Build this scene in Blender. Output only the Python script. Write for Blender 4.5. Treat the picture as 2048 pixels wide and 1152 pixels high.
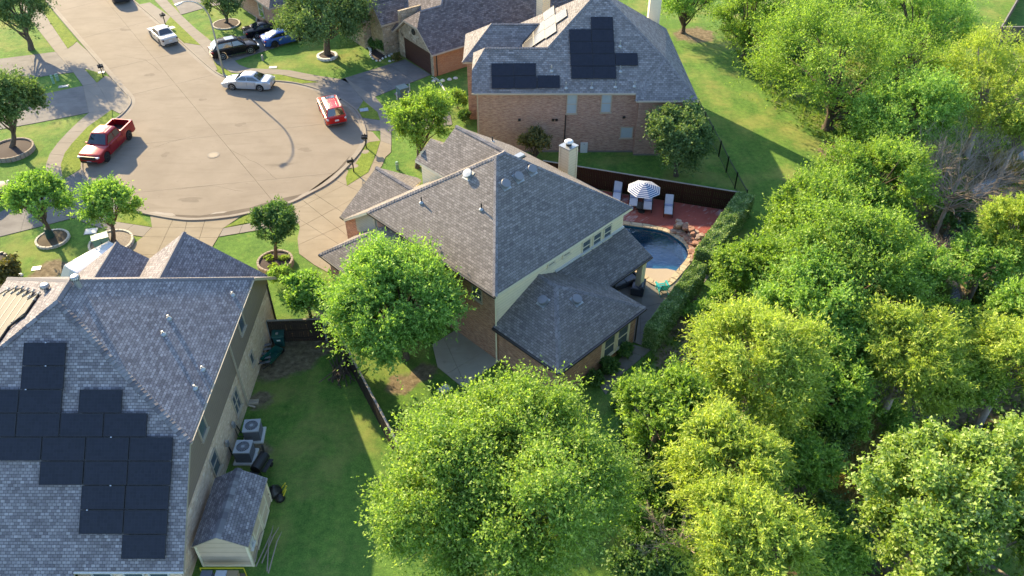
import bpy, bmesh, math, random
import numpy as np
from math import sin, cos, pi, radians, sqrt, atan2, hypot
from mathutils import Vector, Matrix
for o in list(bpy.data.objects): bpy.data.objects.remove(o)
sc = bpy.context.scene
COL = sc.collection
# ---------------------------------------------------------------- camera, sky, sun, exposure
cam_d = bpy.data.cameras.new('camera'); cam = bpy.data.objects.new('camera', cam_d); COL.objects.link(cam)
cam.location = (0, 0, 36.3); cam.rotation_euler = (radians(90-40.2), 0, 0)
cam_d.sensor_width = 36; cam_d.lens = 36*1620/2048; cam_d.clip_start = .5; cam_d.clip_end = 3000
sc.camera = cam
SUN_EL = radians(24.5)
SUN_DIR = Vector((-.615*cos(SUN_EL), .788*cos(SUN_EL), sin(SUN_EL)))      # towards the sun
w = bpy.data.worlds.new('World'); sc.world = w; w.use_nodes = True
wn = w.node_tree.nodes; wl = w.node_tree.links
sky = wn.new('ShaderNodeTexSky'); sky.sky_type = 'NISHITA'; sky.sun_disc = False
sky.sun_elevation = SUN_EL; sky.sun_rotation = atan2(SUN_DIR.x, SUN_DIR.y)
sky.air_density = 1.0; sky.dust_density = .8; sky.ozone_density = 2.4
bg = wn['Background']; bg.inputs['Strength'].default_value = .13
wl.new(sky.outputs[0], bg.inputs['Color'])
sun_d = bpy.data.lights.new('sun', 'SUN'); sun_d.energy = 4.4; sun_d.angle = radians(.6); sun_d.color = (1, .79, .47)
sun = bpy.data.objects.new('sun', sun_d); COL.objects.link(sun); sun.location = (-40, 60, 60)
sun.rotation_euler = SUN_DIR.to_track_quat('Z', 'Y').to_euler()
vs = sc.view_settings
sc.display_settings.display_device = 'sRGB'
vs.view_transform = 'Standard'; vs.look = 'None'; vs.gamma = 1; vs.use_curve_mapping = False
vs.exposure = 1.86
sc.cycles.max_bounces = 8; sc.cycles.diffuse_bounces = 4; sc.cycles.transmission_bounces = 4; sc.cycles.transparent_max_bounces = 8
sc.cycles.use_denoising = True
# ---------------------------------------------------------------- helpers
def lin(h):
    h = h.lstrip('#'); r = []
    for i in (0, 2, 4):
        c = int(h[i:i+2], 16)/255; r.append(c/12.92 if c <= .04045 else ((c+.055)/1.055)**2.4)
    return (*r, 1)
def empty(name, loc, label=None, cat=None, group=None, rz=0.):
    o = bpy.data.objects.new(name, None); COL.objects.link(o); o.location = loc if len(loc) == 3 else (*loc, 0); o.rotation_euler = (0, 0, rz)
    o.empty_display_size = .2
    tag(o, label, cat, group); return o
def tag(o, label=None, cat=None, group=None, kind=None):
    if label: o['label'] = label
    if cat: o['category'] = cat
    if group: o['group'] = group
    if kind: o['kind'] = kind
    return o
def link(name, me, parent=None, mats=(), loc=(0, 0, 0), rot=None):
    o = bpy.data.objects.new(name, me); COL.objects.link(o)
    if parent: o.parent = parent
    for m in mats if isinstance(mats, (list, tuple)) else [mats]:
        if m.name not in [x.name for x in me.materials if x]: me.materials.append(m)
    o.location = loc
    if rot: o.rotation_euler = rot
    return o
def wloc(p):
    v = Vector((0, 0, 0))
    while p is not None: v += p.location; p = p.parent
    return v
class MB:
    """collects polygons; build() links them as one mesh object"""
    def __init__(s): s.v = []; s.f = []; s.sm = False
    def poly(s, pts):
        i = len(s.v); s.v += [tuple(p) for p in pts]; s.f.append(list(range(i, i+len(pts)))); return s
    def box(s, c, d, rz=0., m=None):
        x, y, z = d[0]/2, d[1]/2, d[2]/2; i = len(s.v); ca, sa = cos(rz), sin(rz)
        for a, b, e in ((-x,-y,-z),(x,-y,-z),(x,y,-z),(-x,y,-z),(-x,-y,z),(x,-y,z),(x,y,z),(-x,y,z)):
            if m: p = m @ Vector((a, b, e)); s.v.append((c[0]+p.x, c[1]+p.y, c[2]+p.z))
            else: s.v.append((c[0]+a*ca-b*sa, c[1]+a*sa+b*ca, c[2]+e))
        s.f += [[i+k for k in q] for q in ((3,2,1,0),(4,5,6,7),(0,1,5,4),(1,2,6,5),(2,3,7,6),(3,0,4,7))]; return s
    def bar(s, a, b, wd, ht=None):
        a, b = Vector(a), Vector(b); d = b-a; L = d.length
        if L < 1e-6: return s
        q = d.to_track_quat('X', 'Z').to_matrix()
        return s.box((a+b)/2, (L, wd, ht or wd), m=q)
    def tube(s, path, rad, n=8, cap=True):
        path = [Vector(p) for p in path]; rr = rad if isinstance(rad, (list, tuple)) else [rad]*len(path)
        i0 = len(s.v); up = Vector((0, 0, 1)); ref = None
        for k, p in enumerate(path):
            d = (path[min(k+1, len(path)-1)]-path[max(k-1, 0)])
            d = d.normalized() if d.length > 1e-9 else up
            if ref is None: ref = Vector((1, 0, 0)) if abs(d.x) < .9 else Vector((0, 1, 0))
            u = (ref-d*ref.dot(d)).normalized(); ref = u; vv = d.cross(u)
            for j in range(n):
                a = 2*pi*j/n; s.v.append(tuple(p+(u*cos(a)+vv*sin(a))*rr[k]))
        for k in range(len(path)-1):
            for j in range(n):
                a = i0+k*n+j; b = i0+k*n+(j+1) % n; s.f.append([a, b, b+n, a+n])
        if cap:
            s.f.append([i0+j for j in range(n)][::-1]); e = i0+(len(path)-1)*n; s.f.append([e+j for j in range(n)])
        return s
    def cyl(s, c, r, h, n=16, r2=None):
        return s.tube([c, (c[0], c[1], c[2]+h)], [r, r if r2 is None else r2], n)
    def lathe(s, c, prof, n=20):
        return s.tube([(c[0], c[1], c[2]+z) for r, z in prof], [max(r, 1e-4) for r, z in prof], n)
    def prism(s, pts, z0, z1):
        """closed prism over a plan polygon"""
        n = len(pts); ar = sum(pts[k][0]*pts[(k+1) % n][1]-pts[(k+1) % n][0]*pts[k][1] for k in range(n))
        if ar < 0: pts = pts[::-1]
        i = len(s.v); s.v += [(p[0], p[1], z0) for p in pts]+[(p[0], p[1], z1) for p in pts]
        s.f.append([i+n+k for k in range(n)]); s.f.append([i+k for k in range(n)][::-1])
        for k in range(n): s.f.append([i+k, i+(k+1) % n, i+n+(k+1) % n, i+n+k])
        return s
    def build(s, name, mat, parent=None, uv=True, smooth=False, world=False, bevel=0):
        me = bpy.data.meshes.new(name)
        vv = s.v
        if world and parent is not None:
            L = wloc(parent); vv = [(p[0]-L.x, p[1]-L.y, p[2]-L.z) for p in vv]
        me.from_pydata(vv, [], s.f); me.update()
        if uv:
            ul = me.uv_layers.new(name='UVMap').data; V = me.vertices
            for p in me.polygons:
                n = p.normal
                if abs(n.z) > .999: t = Vector((1, 0, 0)); b = Vector((0, 1, 0))
                else: t = Vector((-n.y, n.x, 0)).normalized(); b = n.cross(t)
                for li in p.loop_indices:
                    c = Vector(s.v[me.loops[li].vertex_index]); ul[li].uv = (c.dot(t), c.dot(b))
        if smooth: me.polygons.foreach_set('use_smooth', [True]*len(me.polygons))
        o = link(name, me, parent, mat)
        if bevel:
            bm = o.modifiers.new('bevel', 'BEVEL'); bm.width = bevel; bm.segments = 2; bm.limit_method = 'ANGLE'
        return o
def copy_tree(o, parent=None):
    c = o.copy(); COL.objects.link(c)
    if parent: c.parent = parent
    for ch in o.children: copy_tree(ch, c)
    return c
# ---------------------------------------------------------------- materials
MATS = {}
class NT:
    def __init__(s, name):
        s.m = bpy.data.materials.new(name); s.m.use_nodes = True; s.t = s.m.node_tree; s.n = s.t.nodes
        s.b = s.n['Principled BSDF']; s.out = s.n['Material Output']; MATS[name] = s.m
    def new(s, typ, **kw):
        n = s.n.new('ShaderNode'+typ)
        for k, v in kw.items():
            if k.startswith('i_'): n.inputs[k[2:].replace('_', ' ')].default_value = v
            else: setattr(n, k, v)
        return n
    def ln(s, a, b): s.t.links.new(a, b)
    def noise(s, vec, scale, detail=4, rough=.55, dist=0):
        n = s.new('TexNoise'); n.inputs['Scale'].default_value = scale; n.inputs['Detail'].default_value = detail
        n.inputs['Roughness'].default_value = rough; n.inputs['Distortion'].default_value = dist
        if vec is not None: s.ln(vec, n.inputs['Vector'])
        return n.outputs['Fac']
    def ramp(s, fac, stops, interp='LINEAR'):
        n = s.new('ValToRGB'); n.color_ramp.interpolation = interp; e = n.color_ramp.elements
        while len(e) < len(stops): e.new(.5)
        for k, (p, c) in enumerate(stops): e[k].position = p; e[k].color = c if len(c) == 4 else (*c, 1)
        s.ln(fac, n.inputs['Fac']); return n.outputs['Color']
    def mix(s, fac, a, b, mode='MIX'):
        n = s.new('Mix', data_type='RGBA', blend_type=mode)
        for sock, v in ((n.inputs[0], fac), (n.inputs[6], a), (n.inputs[7], b)):
            if hasattr(v, 'is_linked') or hasattr(v, 'links'): s.ln(v, sock)
            else: sock.default_value = v if not isinstance(v, tuple) or len(v) == 4 else (*v, 1)
        return n.outputs[2]
    def math(s, op, a, b=0.):
        n = s.new('Math', operation=op)
        for sock, v in ((n.inputs[0], a), (n.inputs[1], b)):
            if hasattr(v, 'links'): s.ln(v, sock)
            else: sock.default_value = v
        return n.outputs[0]
    def bump(s, h, strength=.3, dist=.02):
        n = s.new('Bump'); n.inputs['Strength'].default_value = strength; n.inputs['Distance'].default_value = dist
        s.ln(h, n.inputs['Height']); s.ln(n.outputs[0], s.b.inputs['Normal'])
    def obj(s): return s.new('TexCoord').outputs['Object']
    def pos(s): return s.new('NewGeometry').outputs['Position']
    def uv(s): return s.new('TexCoord').outputs['UV']
    def mapv(s, vec, scale):
        n = s.new('Mapping'); n.inputs['Scale'].default_value = scale; s.ln(vec, n.inputs['Vector']); return n.outputs[0]
    def fin(s, col, rough=.8, spec=.3):
        if hasattr(col, 'links'): s.ln(col, s.b.inputs['Base Color'])
        else: s.b.inputs['Base Color'].default_value = col if len(col) == 4 else (*col, 1)
        s.b.inputs['Roughness'].default_value = rough; s.b.inputs['Specular IOR Level'].default_value = spec
        return s.m
KC, KR, KB, KP = .45, .76, .78, .72     # everyday albedo of concrete, shingle, masonry, trim
def sc3(c, k): return tuple(min(1, x*k) for x in c[:3])
def plain(name, col, rough=.6, metal=0., coat=0., spec=.4, var=.12, scale=6.):
    col = sc3(col, KP); t = NT(name); c = t.mix(t.noise(t.obj(), scale), (*sc3(col, 1-var), 1), (*sc3(col, 1+var), 1))
    t.fin(c, rough, spec); t.b.inputs['Metallic'].default_value = metal; t.b.inputs['Coat Weight'].default_value = coat
    t.b.inputs['Coat Roughness'].default_value = .06
    return t.m
def shingle(name, c1, c2, c3, wd=.24, ht=.145, mort=(.03, .03, .035), wear=.25):
    c1, c2, c3 = sc3(c1, KR), sc3(c2, KR), sc3(c3, KR); t = NT(name); uv = t.uv()
    def br(w_, h_, off, a, b, ms):
        n = t.new('TexBrick'); n.offset = off; n.inputs['Scale'].default_value = 1
        n.inputs['Brick Width'].default_value = w_; n.inputs['Row Height'].default_value = h_; n.inputs['Mortar Size'].default_value = ms
        n.inputs['Mortar Smooth'].default_value = .3
        n.inputs['Color1'].default_value = (*a, 1); n.inputs['Color2'].default_value = (*b, 1); n.inputs['Mortar'].default_value = (*mort, 1)
        t.ln(uv, n.inputs['Vector']); return n
    b1 = br(wd, ht, .5, c1, c2, .012); b2 = br(wd*1.7, ht, .37, (.72, .72, .72), (1.2, 1.2, 1.2), 0.)
    col = t.mix(.85, b1.outputs['Color'], b2.outputs['Color'], 'MULTIPLY')
    col = t.mix(t.ramp(t.noise(uv, .35, 5), [(.35, (0, 0, 0)), (.75, (1, 1, 1))]), col, t.mix(wear, col, (*c3, 1)))
    col = t.mix(t.math('MULTIPLY', t.noise(uv, 60, 2), .35), col, (*sc3(c3, 1.3), 1))
    h = t.math('ADD', t.math('MULTIPLY', b1.outputs['Fac'], -1), t.math('MULTIPLY', t.noise(uv, 40, 2), .3))
    t.fin(col, .9, .25); t.bump(h, .7, .02); return t.m
def brick(name, c1, c2, c3, mort, wd=.24, ht=.085, ms=.008, big=.8, tint=.55):
    c1, c2, c3, mort = sc3(c1, KB), sc3(c2, KB), sc3(c3, KB), sc3(mort, KB); t = NT(name); uv = t.uv(); n = t.new('TexBrick'); n.inputs['Scale'].default_value = 1
    n.inputs['Brick Width'].default_value = wd; n.inputs['Row Height'].default_value = ht; n.inputs['Mortar Size'].default_value = ms
    n.inputs['Color1'].default_value = (*c1, 1); n.inputs['Color2'].default_value = (*c2, 1); n.inputs['Mortar'].default_value = (*mort, 1)
    t.ln(uv, n.inputs['Vector'])
    st = t.noise(t.mapv(uv, (1.1, 5.5, 1)), 2.2, 3, .7)
    col = t.mix(t.ramp(st, [(.44, (0, 0, 0)), (.56, (1, 1, 1))]), n.outputs['Color'], t.mix(tint, n.outputs['Color'], (*c3, 1)))
    col = t.mix(t.math('MULTIPLY', t.noise(uv, big, 3), .3), col, (*sc3(mort, .9), 1))
    t.fin(col, .9, .2); t.bump(t.math('MULTIPLY', n.outputs['Fac'], -1), .6, .01); return t.m
def stone(name, cs, mort, sc=3.2, stretch=1.7):
    cs = [sc3(c, KB) for c in cs]; mort = sc3(mort, KB); t = NT(name); uv = t.mapv(t.uv(), (1, stretch, 1))
    v = t.new('TexVoronoi', feature='F1'); v.inputs['Scale'].default_value = sc; t.ln(uv, v.inputs['Vector'])
    e = t.new('TexVoronoi', feature='DISTANCE_TO_EDGE'); e.inputs['Scale'].default_value = sc; t.ln(uv, e.inputs['Vector'])
    sx = t.new('SeparateColor'); t.ln(v.outputs['Color'], sx.inputs[0])
    col = t.ramp(sx.outputs[0], [(k/(len(cs)-1), c) for k, c in enumerate(cs)])
    ed = t.ramp(e.outputs['Distance'], [(.008, (0, 0, 0)), (.04, (1, 1, 1))])
    col = t.mix(ed, (*mort, 1), col); col = t.mix(t.math('MULTIPLY', t.noise(uv, 9, 4), .28), col, (*sc3(mort, .7), 1))
    t.fin(col, .9, .2); t.bump(ed, .8, .03); return t.m
def siding(name, col, pitch=.2):
    col = sc3(col, KB); t = NT(name); uv = t.uv(); s = t.new('SeparateXYZ'); t.ln(uv, s.inputs[0])
    f = t.math('FRACT', t.math('DIVIDE', s.outputs[1], pitch)); g = t.ramp(f, [(0, (.0, 0, 0)), (.08, (1, 1, 1)), (1, (.8, .8, .8))])
    c = t.mix(t.noise(uv, 2, 4), (*sc3(col, .88), 1), (*sc3(col, 1.08), 1)); c = t.mix(t.math('SUBTRACT', 1, t.math('LESS_THAN', f, .93)), c, (*sc3(col, .6), 1))
    t.fin(c, .7, .3); t.bump(g, .4, .012); return t.m
def concrete(name, c, stain, rough=.9, sc=1.):
    c, stain = sc3(c, KC), sc3(stain, KC); t = NT(name); p = t.pos()
    col = t.mix(t.ramp(t.noise(p, .5*sc, 6, .6), [(.3, (0, 0, 0)), (.7, (1, 1, 1))]), (*c, 1), (*stain, 1))
    col = t.mix(t.ramp(t.noise(t.mapv(p, (.25, 1.1, 1)), 1.3*sc, 5, .6, 1.), [(.5, (0, 0, 0)), (.72, (.6, .6, .6))]), col, (*sc3(stain, .86), 1))
    col = t.mix(t.math('MULTIPLY', t.noise(p, 22, 4, .7), .22), col, (*sc3(c, .6), 1))
    col = t.mix(t.ramp(t.noise(p, 2.7, 3), [(.66, (0, 0, 0)), (.74, (.35, .35, .35))]), col, (*sc3(stain, .6), 1))
    t.fin(col, rough, .25); t.bump(t.noise(p, 30, 4), .15, .01); return t.m
def grass(name, g1, g2, dry, soil_attr=False, dryness=.48):
    t = NT(name); p = t.pos()
    f = t.math('ADD', t.math('MULTIPLY', t.noise(p, 13, 4, .8), .5), t.math('ADD', t.math('MULTIPLY', t.noise(p, 2.6, 4, .65), .3), t.math('MULTIPLY', t.noise(t.mapv(p, (1.2, .35, 1)), .8, 3, .6), .2)))
    col = t.ramp(f, [(.36, sc3(g1, .8)), (.5, tuple((a+b)/2 for a, b in zip(g1, g2))), (.62, sc3(g2, 1.12))])
    d = t.ramp(t.noise(p, .22, 5, .6), [(dryness, (0, 0, 0)), (dryness+.2, (.8, .8, .8))])
    d2 = t.ramp(t.noise(p, 1.7, 5, .7), [(.55, (0, 0, 0)), (.8, (.6, .6, .6))])
    col = t.mix(d, col, t.mix(.6, col, (*dry, 1))); col = t.mix(d2, col, t.mix(.5, col, (*dry, 1)))
    if soil_attr:
        a = t.new('Attribute', attribute_name='soil').outputs['Fac']
        ss = t.math('ADD', a, t.math('MULTIPLY', t.math('SUBTRACT', t.noise(p, .8, 5, .65), .5), .9))
        so = t.ramp(t.noise(p, 3, 6, .7), [(.3, (.085, .066, .042)), (.5, (.17, .135, .085)), (.75, (.32, .26, .17))])
        col = t.mix(t.ramp(ss, [(.4, (0, 0, 0)), (.62, (1, 1, 1))]), col, so)
    t.fin(col, .95, .12); t.bump(t.noise(p, 40, 4, .8), .9, .05); return t.m
def leafmat(name, stops, trans=.42, gloss=.06):
    gloss *= .3
    t = NT(name); t.n.remove(t.b); r = t.new('NewGeometry').outputs['Random Per Island']
    lf = t.noise(t.obj(), .55, 3)
    f = t.math('ADD', t.math('MULTIPLY', r, .62), t.math('MULTIPLY', lf, .42))
    col = t.ramp(f, [(k/(len(stops)-1), c) for k, c in enumerate(stops)])
    d = t.new('BsdfDiffuse'); tr = t.new('BsdfTranslucent'); gl = t.new('BsdfGlossy'); gl.inputs['Roughness'].default_value = .55
    t.ln(col, d.inputs['Color']); tc = t.mix(1, col, (1.35, 1.38, .6, 1), 'MULTIPLY'); t.ln(tc, tr.inputs['Color'])
    gl.inputs['Color'].default_value = (.9, .95, .85, 1)
    m1 = t.new('MixShader'); m1.inputs[0].default_value = trans; t.ln(d.outputs[0], m1.inputs[1]); t.ln(tr.outputs[0], m1.inputs[2])
    m2 = t.new('MixShader'); m2.inputs[0].default_value = gloss; t.ln(m1.outputs[0], m2.inputs[1]); t.ln(gl.outputs[0], m2.inputs[2])
    t.ln(m2.outputs[0], t.out.inputs['Surface']); return t.m
def wood(name, c1, c2, streak=(1, 9, 1), sc=3., rough=.8):
    t = NT(name); u = t.mapv(t.obj(), streak); r = t.new('ObjectInfo').outputs['Random']
    col = t.ramp(t.noise(u, sc, 5, .6), [(.3, c1), (.7, c2)])
    col = t.mix(t.math('MULTIPLY', r, .35), col, (*sc3(c1, .7), 1)); t.fin(col, rough, .25); t.bump(t.noise(u, sc*3, 3), .2, .006); return t.m
def paint(name, col, metal=.3, rough=.28):
    t = NT(name); t.fin(t.mix(t.noise(t.obj(), 3., 3), (*sc3(col, .94), 1), (*sc3(col, 1.05), 1)), rough, .5)
    t.b.inputs['Metallic'].default_value = metal; t.b.inputs['Coat Weight'].default_value = .35; t.b.inputs['Coat Roughness'].default_value = .08; return t.m

M_roof_blue = shingle('shingle_slate_blend', (.15, .135, .15), (.40, .375, .385), (.27, .25, .26), .21, .145, wear=.2)
M_roof_main = shingle('shingle_weathered_grey', (.15, .135, .125), (.31, .28, .26), (.24, .215, .195), .24, .15, wear=.3)
M_roof_back = shingle('shingle_grey_blue', (.155, .145, .145), (.35, .325, .32), (.26, .24, .23), .28, .18, wear=.3)
M_roof_far = shingle('shingle_brown_grey', (.095, .08, .08), (.27, .235, .23), (.17, .15, .145), .28, .18)
M_cap = shingle('shingle_cap', (.2, .19, .195), (.3, .28, .28), (.25, .23, .23), .4, .3)
M_brick_main = brick('brick_brown_red', (.52, .23, .135), (.70, .38, .24), (.15, .07, .05), (.66, .5, .39))
M_brick_back = brick('brick_mottled_pink', (.44, .225, .155), (.62, .37, .27), (.2, .1, .075), (.64, .5, .41), .26, .09)
M_brick_red = brick('brick_orange_red', (.46, .17, .08), (.6, .28, .14), (.4, .2, .12), (.6, .48, .34), .24, .085)
M_stone_cream = stone('stone_cream', [(.78, .56, .38), (1.05, .80, .58), (.92, .66, .45), (1.15, .95, .74)], (.74, .57, .42), 4.5, 2.2)
M_stone_tan = stone('stone_tan_rubble', [(.36, .28, .18), (.58, .47, .31), (.46, .37, .26), (.7, .6, .44)], (.26, .21, .15), 3.0, 1.4)
M_siding_cream = siding('siding_cream', (1.05, .90, .60), .22)
M_siding_tan = siding('siding_taupe', (.33, .25, .19), .22)
M_siding_beige = siding('siding_beige', (.74, .62, .43), .22)
M_siding_grey = siding('siding_sage_grey', (.50, .50, .41), .22)
M_siding_shed = siding('siding_shed_beige', (.72, .565, .41), .4)
M_trim_tan = plain('trim_tan', (.55, .46, .35), .6)
M_trim_cream = plain('trim_cream', (.95, .84, .6), .6)
M_trim_white = plain('trim_white', (.75, .74, .7), .5)
M_trim_dark = plain('gutter_dark_brown', (.05, .042, .04), .45)
M_trim_grey = plain('trim_grey', (.35, .33, .3), .5)
M_glass_win = NT('window_glass'); M_glass_win.fin(M_glass_win.mix(M_glass_win.noise(M_glass_win.obj(), 1.2, 2), (.05, .07, .09, 1), (.12, .15, .17, 1)), .06, .7); M_glass_win = M_glass_win.m
M_glass_blind = NT('window_glass_over_blinds'); M_glass_blind.fin(M_glass_blind.mix(M_glass_blind.noise(M_glass_blind.obj(), 1.2, 2), (.3, .36, .4, 1), (.42, .46, .47, 1)), .12, .6); M_glass_blind = M_glass_blind.m
M_street = concrete('street_concrete_tan', (.50, .425, .335), (.40, .335, .26), sc=.7)
M_curb = concrete('curb_concrete', (.56, .5, .42), (.46, .4, .33))
M_walk = concrete('sidewalk_concrete', (.5, .45, .385), (.42, .375, .32))
M_drive = concrete('driveway_concrete_warm', (.56, .48, .35), (.46, .385, .275))
M_drive_old = concrete('driveway_concrete_stained', (.42, .40, .375), (.27, .255, .245), sc=1.3)
M_patio = concrete('patio_concrete', (.42, .385, .33), (.34, .305, .255))
M_joint = plain('joint_tar', (.09, .075, .06), .9)
M_ground = grass('ground_grass', (.046, .114, .024), (.142, .248, .044), (.35, .30, .10), True)
M_verge = grass('verge_grass', (.085, .145, .022), (.20, .25, .04), (.28, .25, .07), False, .6)
M_dirt = concrete('bare_dirt', (.2, .155, .1), (.13, .1, .065), sc=2.)
M_mulch = plain('mulch', (.07, .05, .045), .95, var=.5, scale=25)
M_panel = NT('solar_cells'); _t = M_panel
_b = _t.new('TexBrick'); _b.offset = 0; _b.inputs['Scale'].default_value = 1; _b.inputs['Brick Width'].default_value = .16; _b.inputs['Row Height'].default_value = .16
_b.inputs['Mortar Size'].default_value = .004; _b.inputs['Color1'].default_value = (.012, .014, .022, 1); _b.inputs['Color2'].default_value = (.017, .019, .03, 1); _b.inputs['Mortar'].default_value = (.03, .032, .04, 1)
_t.ln(_t.uv(), _b.inputs['Vector']); _t.fin(_t.mix(_t.math('MULTIPLY', _t.noise(_t.pos(), 1.1, 5), .16), _b.outputs['Color'], (.045, .043, .04, 1)), .22, .28); M_panel = _t.m
M_panel_frame = plain('panel_frame_black', (.014, .014, .017), .45)
M_clamp = plain('clamp_aluminium', (.75, .75, .76), .3, metal=.8)
M_black = plain('black_metal', (.018, .018, .018), .45)
M_iron = plain('dark_iron', (.03, .028, .026), .6)
M_galv = plain('galvanised_steel', (.5, .52, .52), .38, metal=.55)
M_vent_grey = plain('vent_grey', (.24, .24, .255), .45)
M_white_metal = plain('white_metal', (.78, .78, .76), .35)
M_fence_dark = wood('fence_dark_stain', (.016, .005, .003), (.04, .011, .006), (9, 9, 1), 2.)
M_fence_brown = wood('fence_brown_black', (.022, .015, .012), (.05, .036, .028), (9, 9, 1), 2.)
M_fence_old = wood('fence_weathered', (.10, .075, .055), (.22, .18, .14), (9, 9, 1), 2.)
M_fence_cap = wood('fence_cap_grey', (.2, .18, .16), (.3, .27, .24), (1, 9, 1), 2.)
M_deck = wood('deck_red_stain', (.15, .034, .024), (.23, .058, .04), (.6, 6, 1), 2.2, .6)
_d = NT('deck_red_worn'); _r = _d.new('ObjectInfo').outputs['Random']; _o = _d.new('Vector' + 'Math', operation='ADD'); _cx = _d.new('CombineXYZ'); _d.ln(_d.math('MULTIPLY', _r, 40), _cx.inputs[2]); _d.ln(_d.pos(), _o.inputs[0]); _d.ln(_cx.outputs[0], _o.inputs[1])
_w = _d.noise(_o.outputs[0], .9, 5, .7); _g = _d.noise(_d.pos(), .28, 3)
_f = _d.ramp(_d.math('ADD', _d.math('MULTIPLY', _w, .6), _d.math('MULTIPLY', _g, .4)), [(.53, (0, 0, 0)), (.62, (.8, .8, .8))])
_c = _d.mix(_d.noise(_o.outputs[0], 3, 3), (.19, .042, .03, 1), (.27, .07, .05, 1)); _d.fin(_d.mix(_f, _c, (.33, .25, .235, 1)), .65, .3); M_deck = _d.m
M_deck_worn = wood('deck_worn_grey', (.22, .11, .09), (.42, .36, .34), (.9, 8, 1), 1.6, .7)
M_bark = wood('bark_brown', (.06, .045, .034), (.15, .12, .09), (3, 3, 1), 3., .95)
M_bark_pale = wood('bark_pale', (.2, .17, .14), (.36, .32, .28), (3, 3, 1), 3., .95)
M_twig = plain('dead_twig', (.36, .29, .235), .9)
M_rubber = plain('tyre_rubber', (.016, .016, .017), .75)
M_rim = plain('alloy_rim', (.62, .62, .62), .28, metal=.8)
M_rim_dark = plain('dark_rim', (.06, .06, .06), .4, metal=.5)
M_cargl = plain('car_glass', (.012, .016, .025), .04, spec=.8, coat=.6)
M_chrome = plain('chrome', (.7, .7, .7), .15, metal=1.)
M_red_lamp = plain('tail_lamp_red', (.45, .02, .015), .15, coat=.8)
M_clear_lamp = plain('head_lamp_clear', (.75, .77, .78), .12, coat=.8)
M_plate = plain('licence_plate', (.75, .76, .76), .4)
M_teal = plain('teal_plastic', (.02, .42, .4), .45)
M_green_box = plain('utility_green', (.24, .42, .3), .5)
M_transf = plain('transformer_green_grey', (.16, .23, .21), .5)
# ---------------------------------------------------------------- terrain, paving
CREEK = [(12.53,18.91),(15.38,22.29),(18.98,25.54),(21.47,28.00),(23.68,30.12),(26.62,33.41),(29.19,37.30),(30.74,41.69),(33.68,50.42),(39.13,57.51),(45.46,62.40),(53.89,70.84)]
def seg_dist(X, Y, pl):
    d = np.full(np.shape(X), 1e9)
    for (x0, y0), (x1, y1) in zip(pl, pl[1:]):
        dx, dy = x1-x0, y1-y0; t = np.clip(((X-x0)*dx+(Y-y0)*dy)/(dx*dx+dy*dy), 0, 1)
        d = np.minimum(d, np.hypot(X-x0-t*dx, Y-y0-t*dy))
    return d
def terrain(X, Y):
    d = seg_dist(X, Y, CREEK); t = np.clip(1-d/5.5, 0, 1); s = t*t*(3-2*t)
    return -1.9*s
def tz(x, y): return float(terrain(np.array([x]), np.array([y]))[0])
WILD = [(6.27,17.49),(6.46,34.23),(8.79,36.84),(13.61,42.21),(19.04,49.13),(25.44,54.17),(28.52,61.55),(24.78,67.38),(23.18,87.50),(28.78,103.19),(56.80,106.84),(52.15,87.50),(62.59,82.20),(35.79,17.49)]
def inpoly(x, y, P):
    r = False; j = len(P)-1
    for i in range(len(P)):
        if (P[i][1] > y) != (P[j][1] > y) and x < (P[j][0]-P[i][0])*(y-P[i][1])/(P[j][1]-P[i][1])+P[i][0]: r = not r
        j = i
    return r
BARE = [(-13.59,37.30)+(1.6,), (-15.67,37.99)+(1.5,), (-12.65,39.18)+(1.3,), (-6.81,33.82)+(.9,), (-5.38,34.86)+(.8,), (-6.40,29.94)+(.7,), (-12.31,37.30)+(1.2,),
        (12.31,40.66)+(1.6,), (11.97,36.84)+(1.3,), (8.53,32.60)+(1.8,), (10.99,38.70)+(.9,), (-15.04,32.60)+(.8,), (-14.53,28.69)+(1.,), (-14.57,35.95)+(1.8,), (-13.68,36.17)+(1.5,),
        (20.16,86.13)+(2.2,), (29.13,60.71)+(2.5,), (9.93,35.95)+(1.,), (-19.68,44.66)+(.5,), (-33.28,44.49)+(.9,), (-32.94,44.94)+(1.2,)]
POOL = [(8.53,50.42),(10.35,50.03),(11.68,49.52),(12.32,48.76),(12.85,47.89),(12.97,46.80),(12.67,46.10),(11.83,44.89),(11.01,43.72),(10.57,43.33),(10.13,43.44),(9.49,44.16),(8.98,44.89),(8.35,45.69),(7.89,46.80),(7.91,48.51),(8.21,49.90)]
PC = (sum(p[0] for p in POOL)/len(POOL), sum(p[1] for p in POOL)/len(POOL))
def off(P, d):
    """a convex outline moved outwards by d"""
    n = len(P); r = []
    for i in range(n):
        a, b, c = Vector(P[i-1]), Vector(P[i]), Vector(P[(i+1) % n])
        n1 = Vector(((b-a).y, -(b-a).x)).normalized(); n2 = Vector(((c-b).y, -(c-b).x)).normalized(); m = (n1+n2).normalized()
        if m.dot(b-Vector(PC)) < 0: m = -m
        r.append(tuple(b+m*d))
    return r
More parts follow.
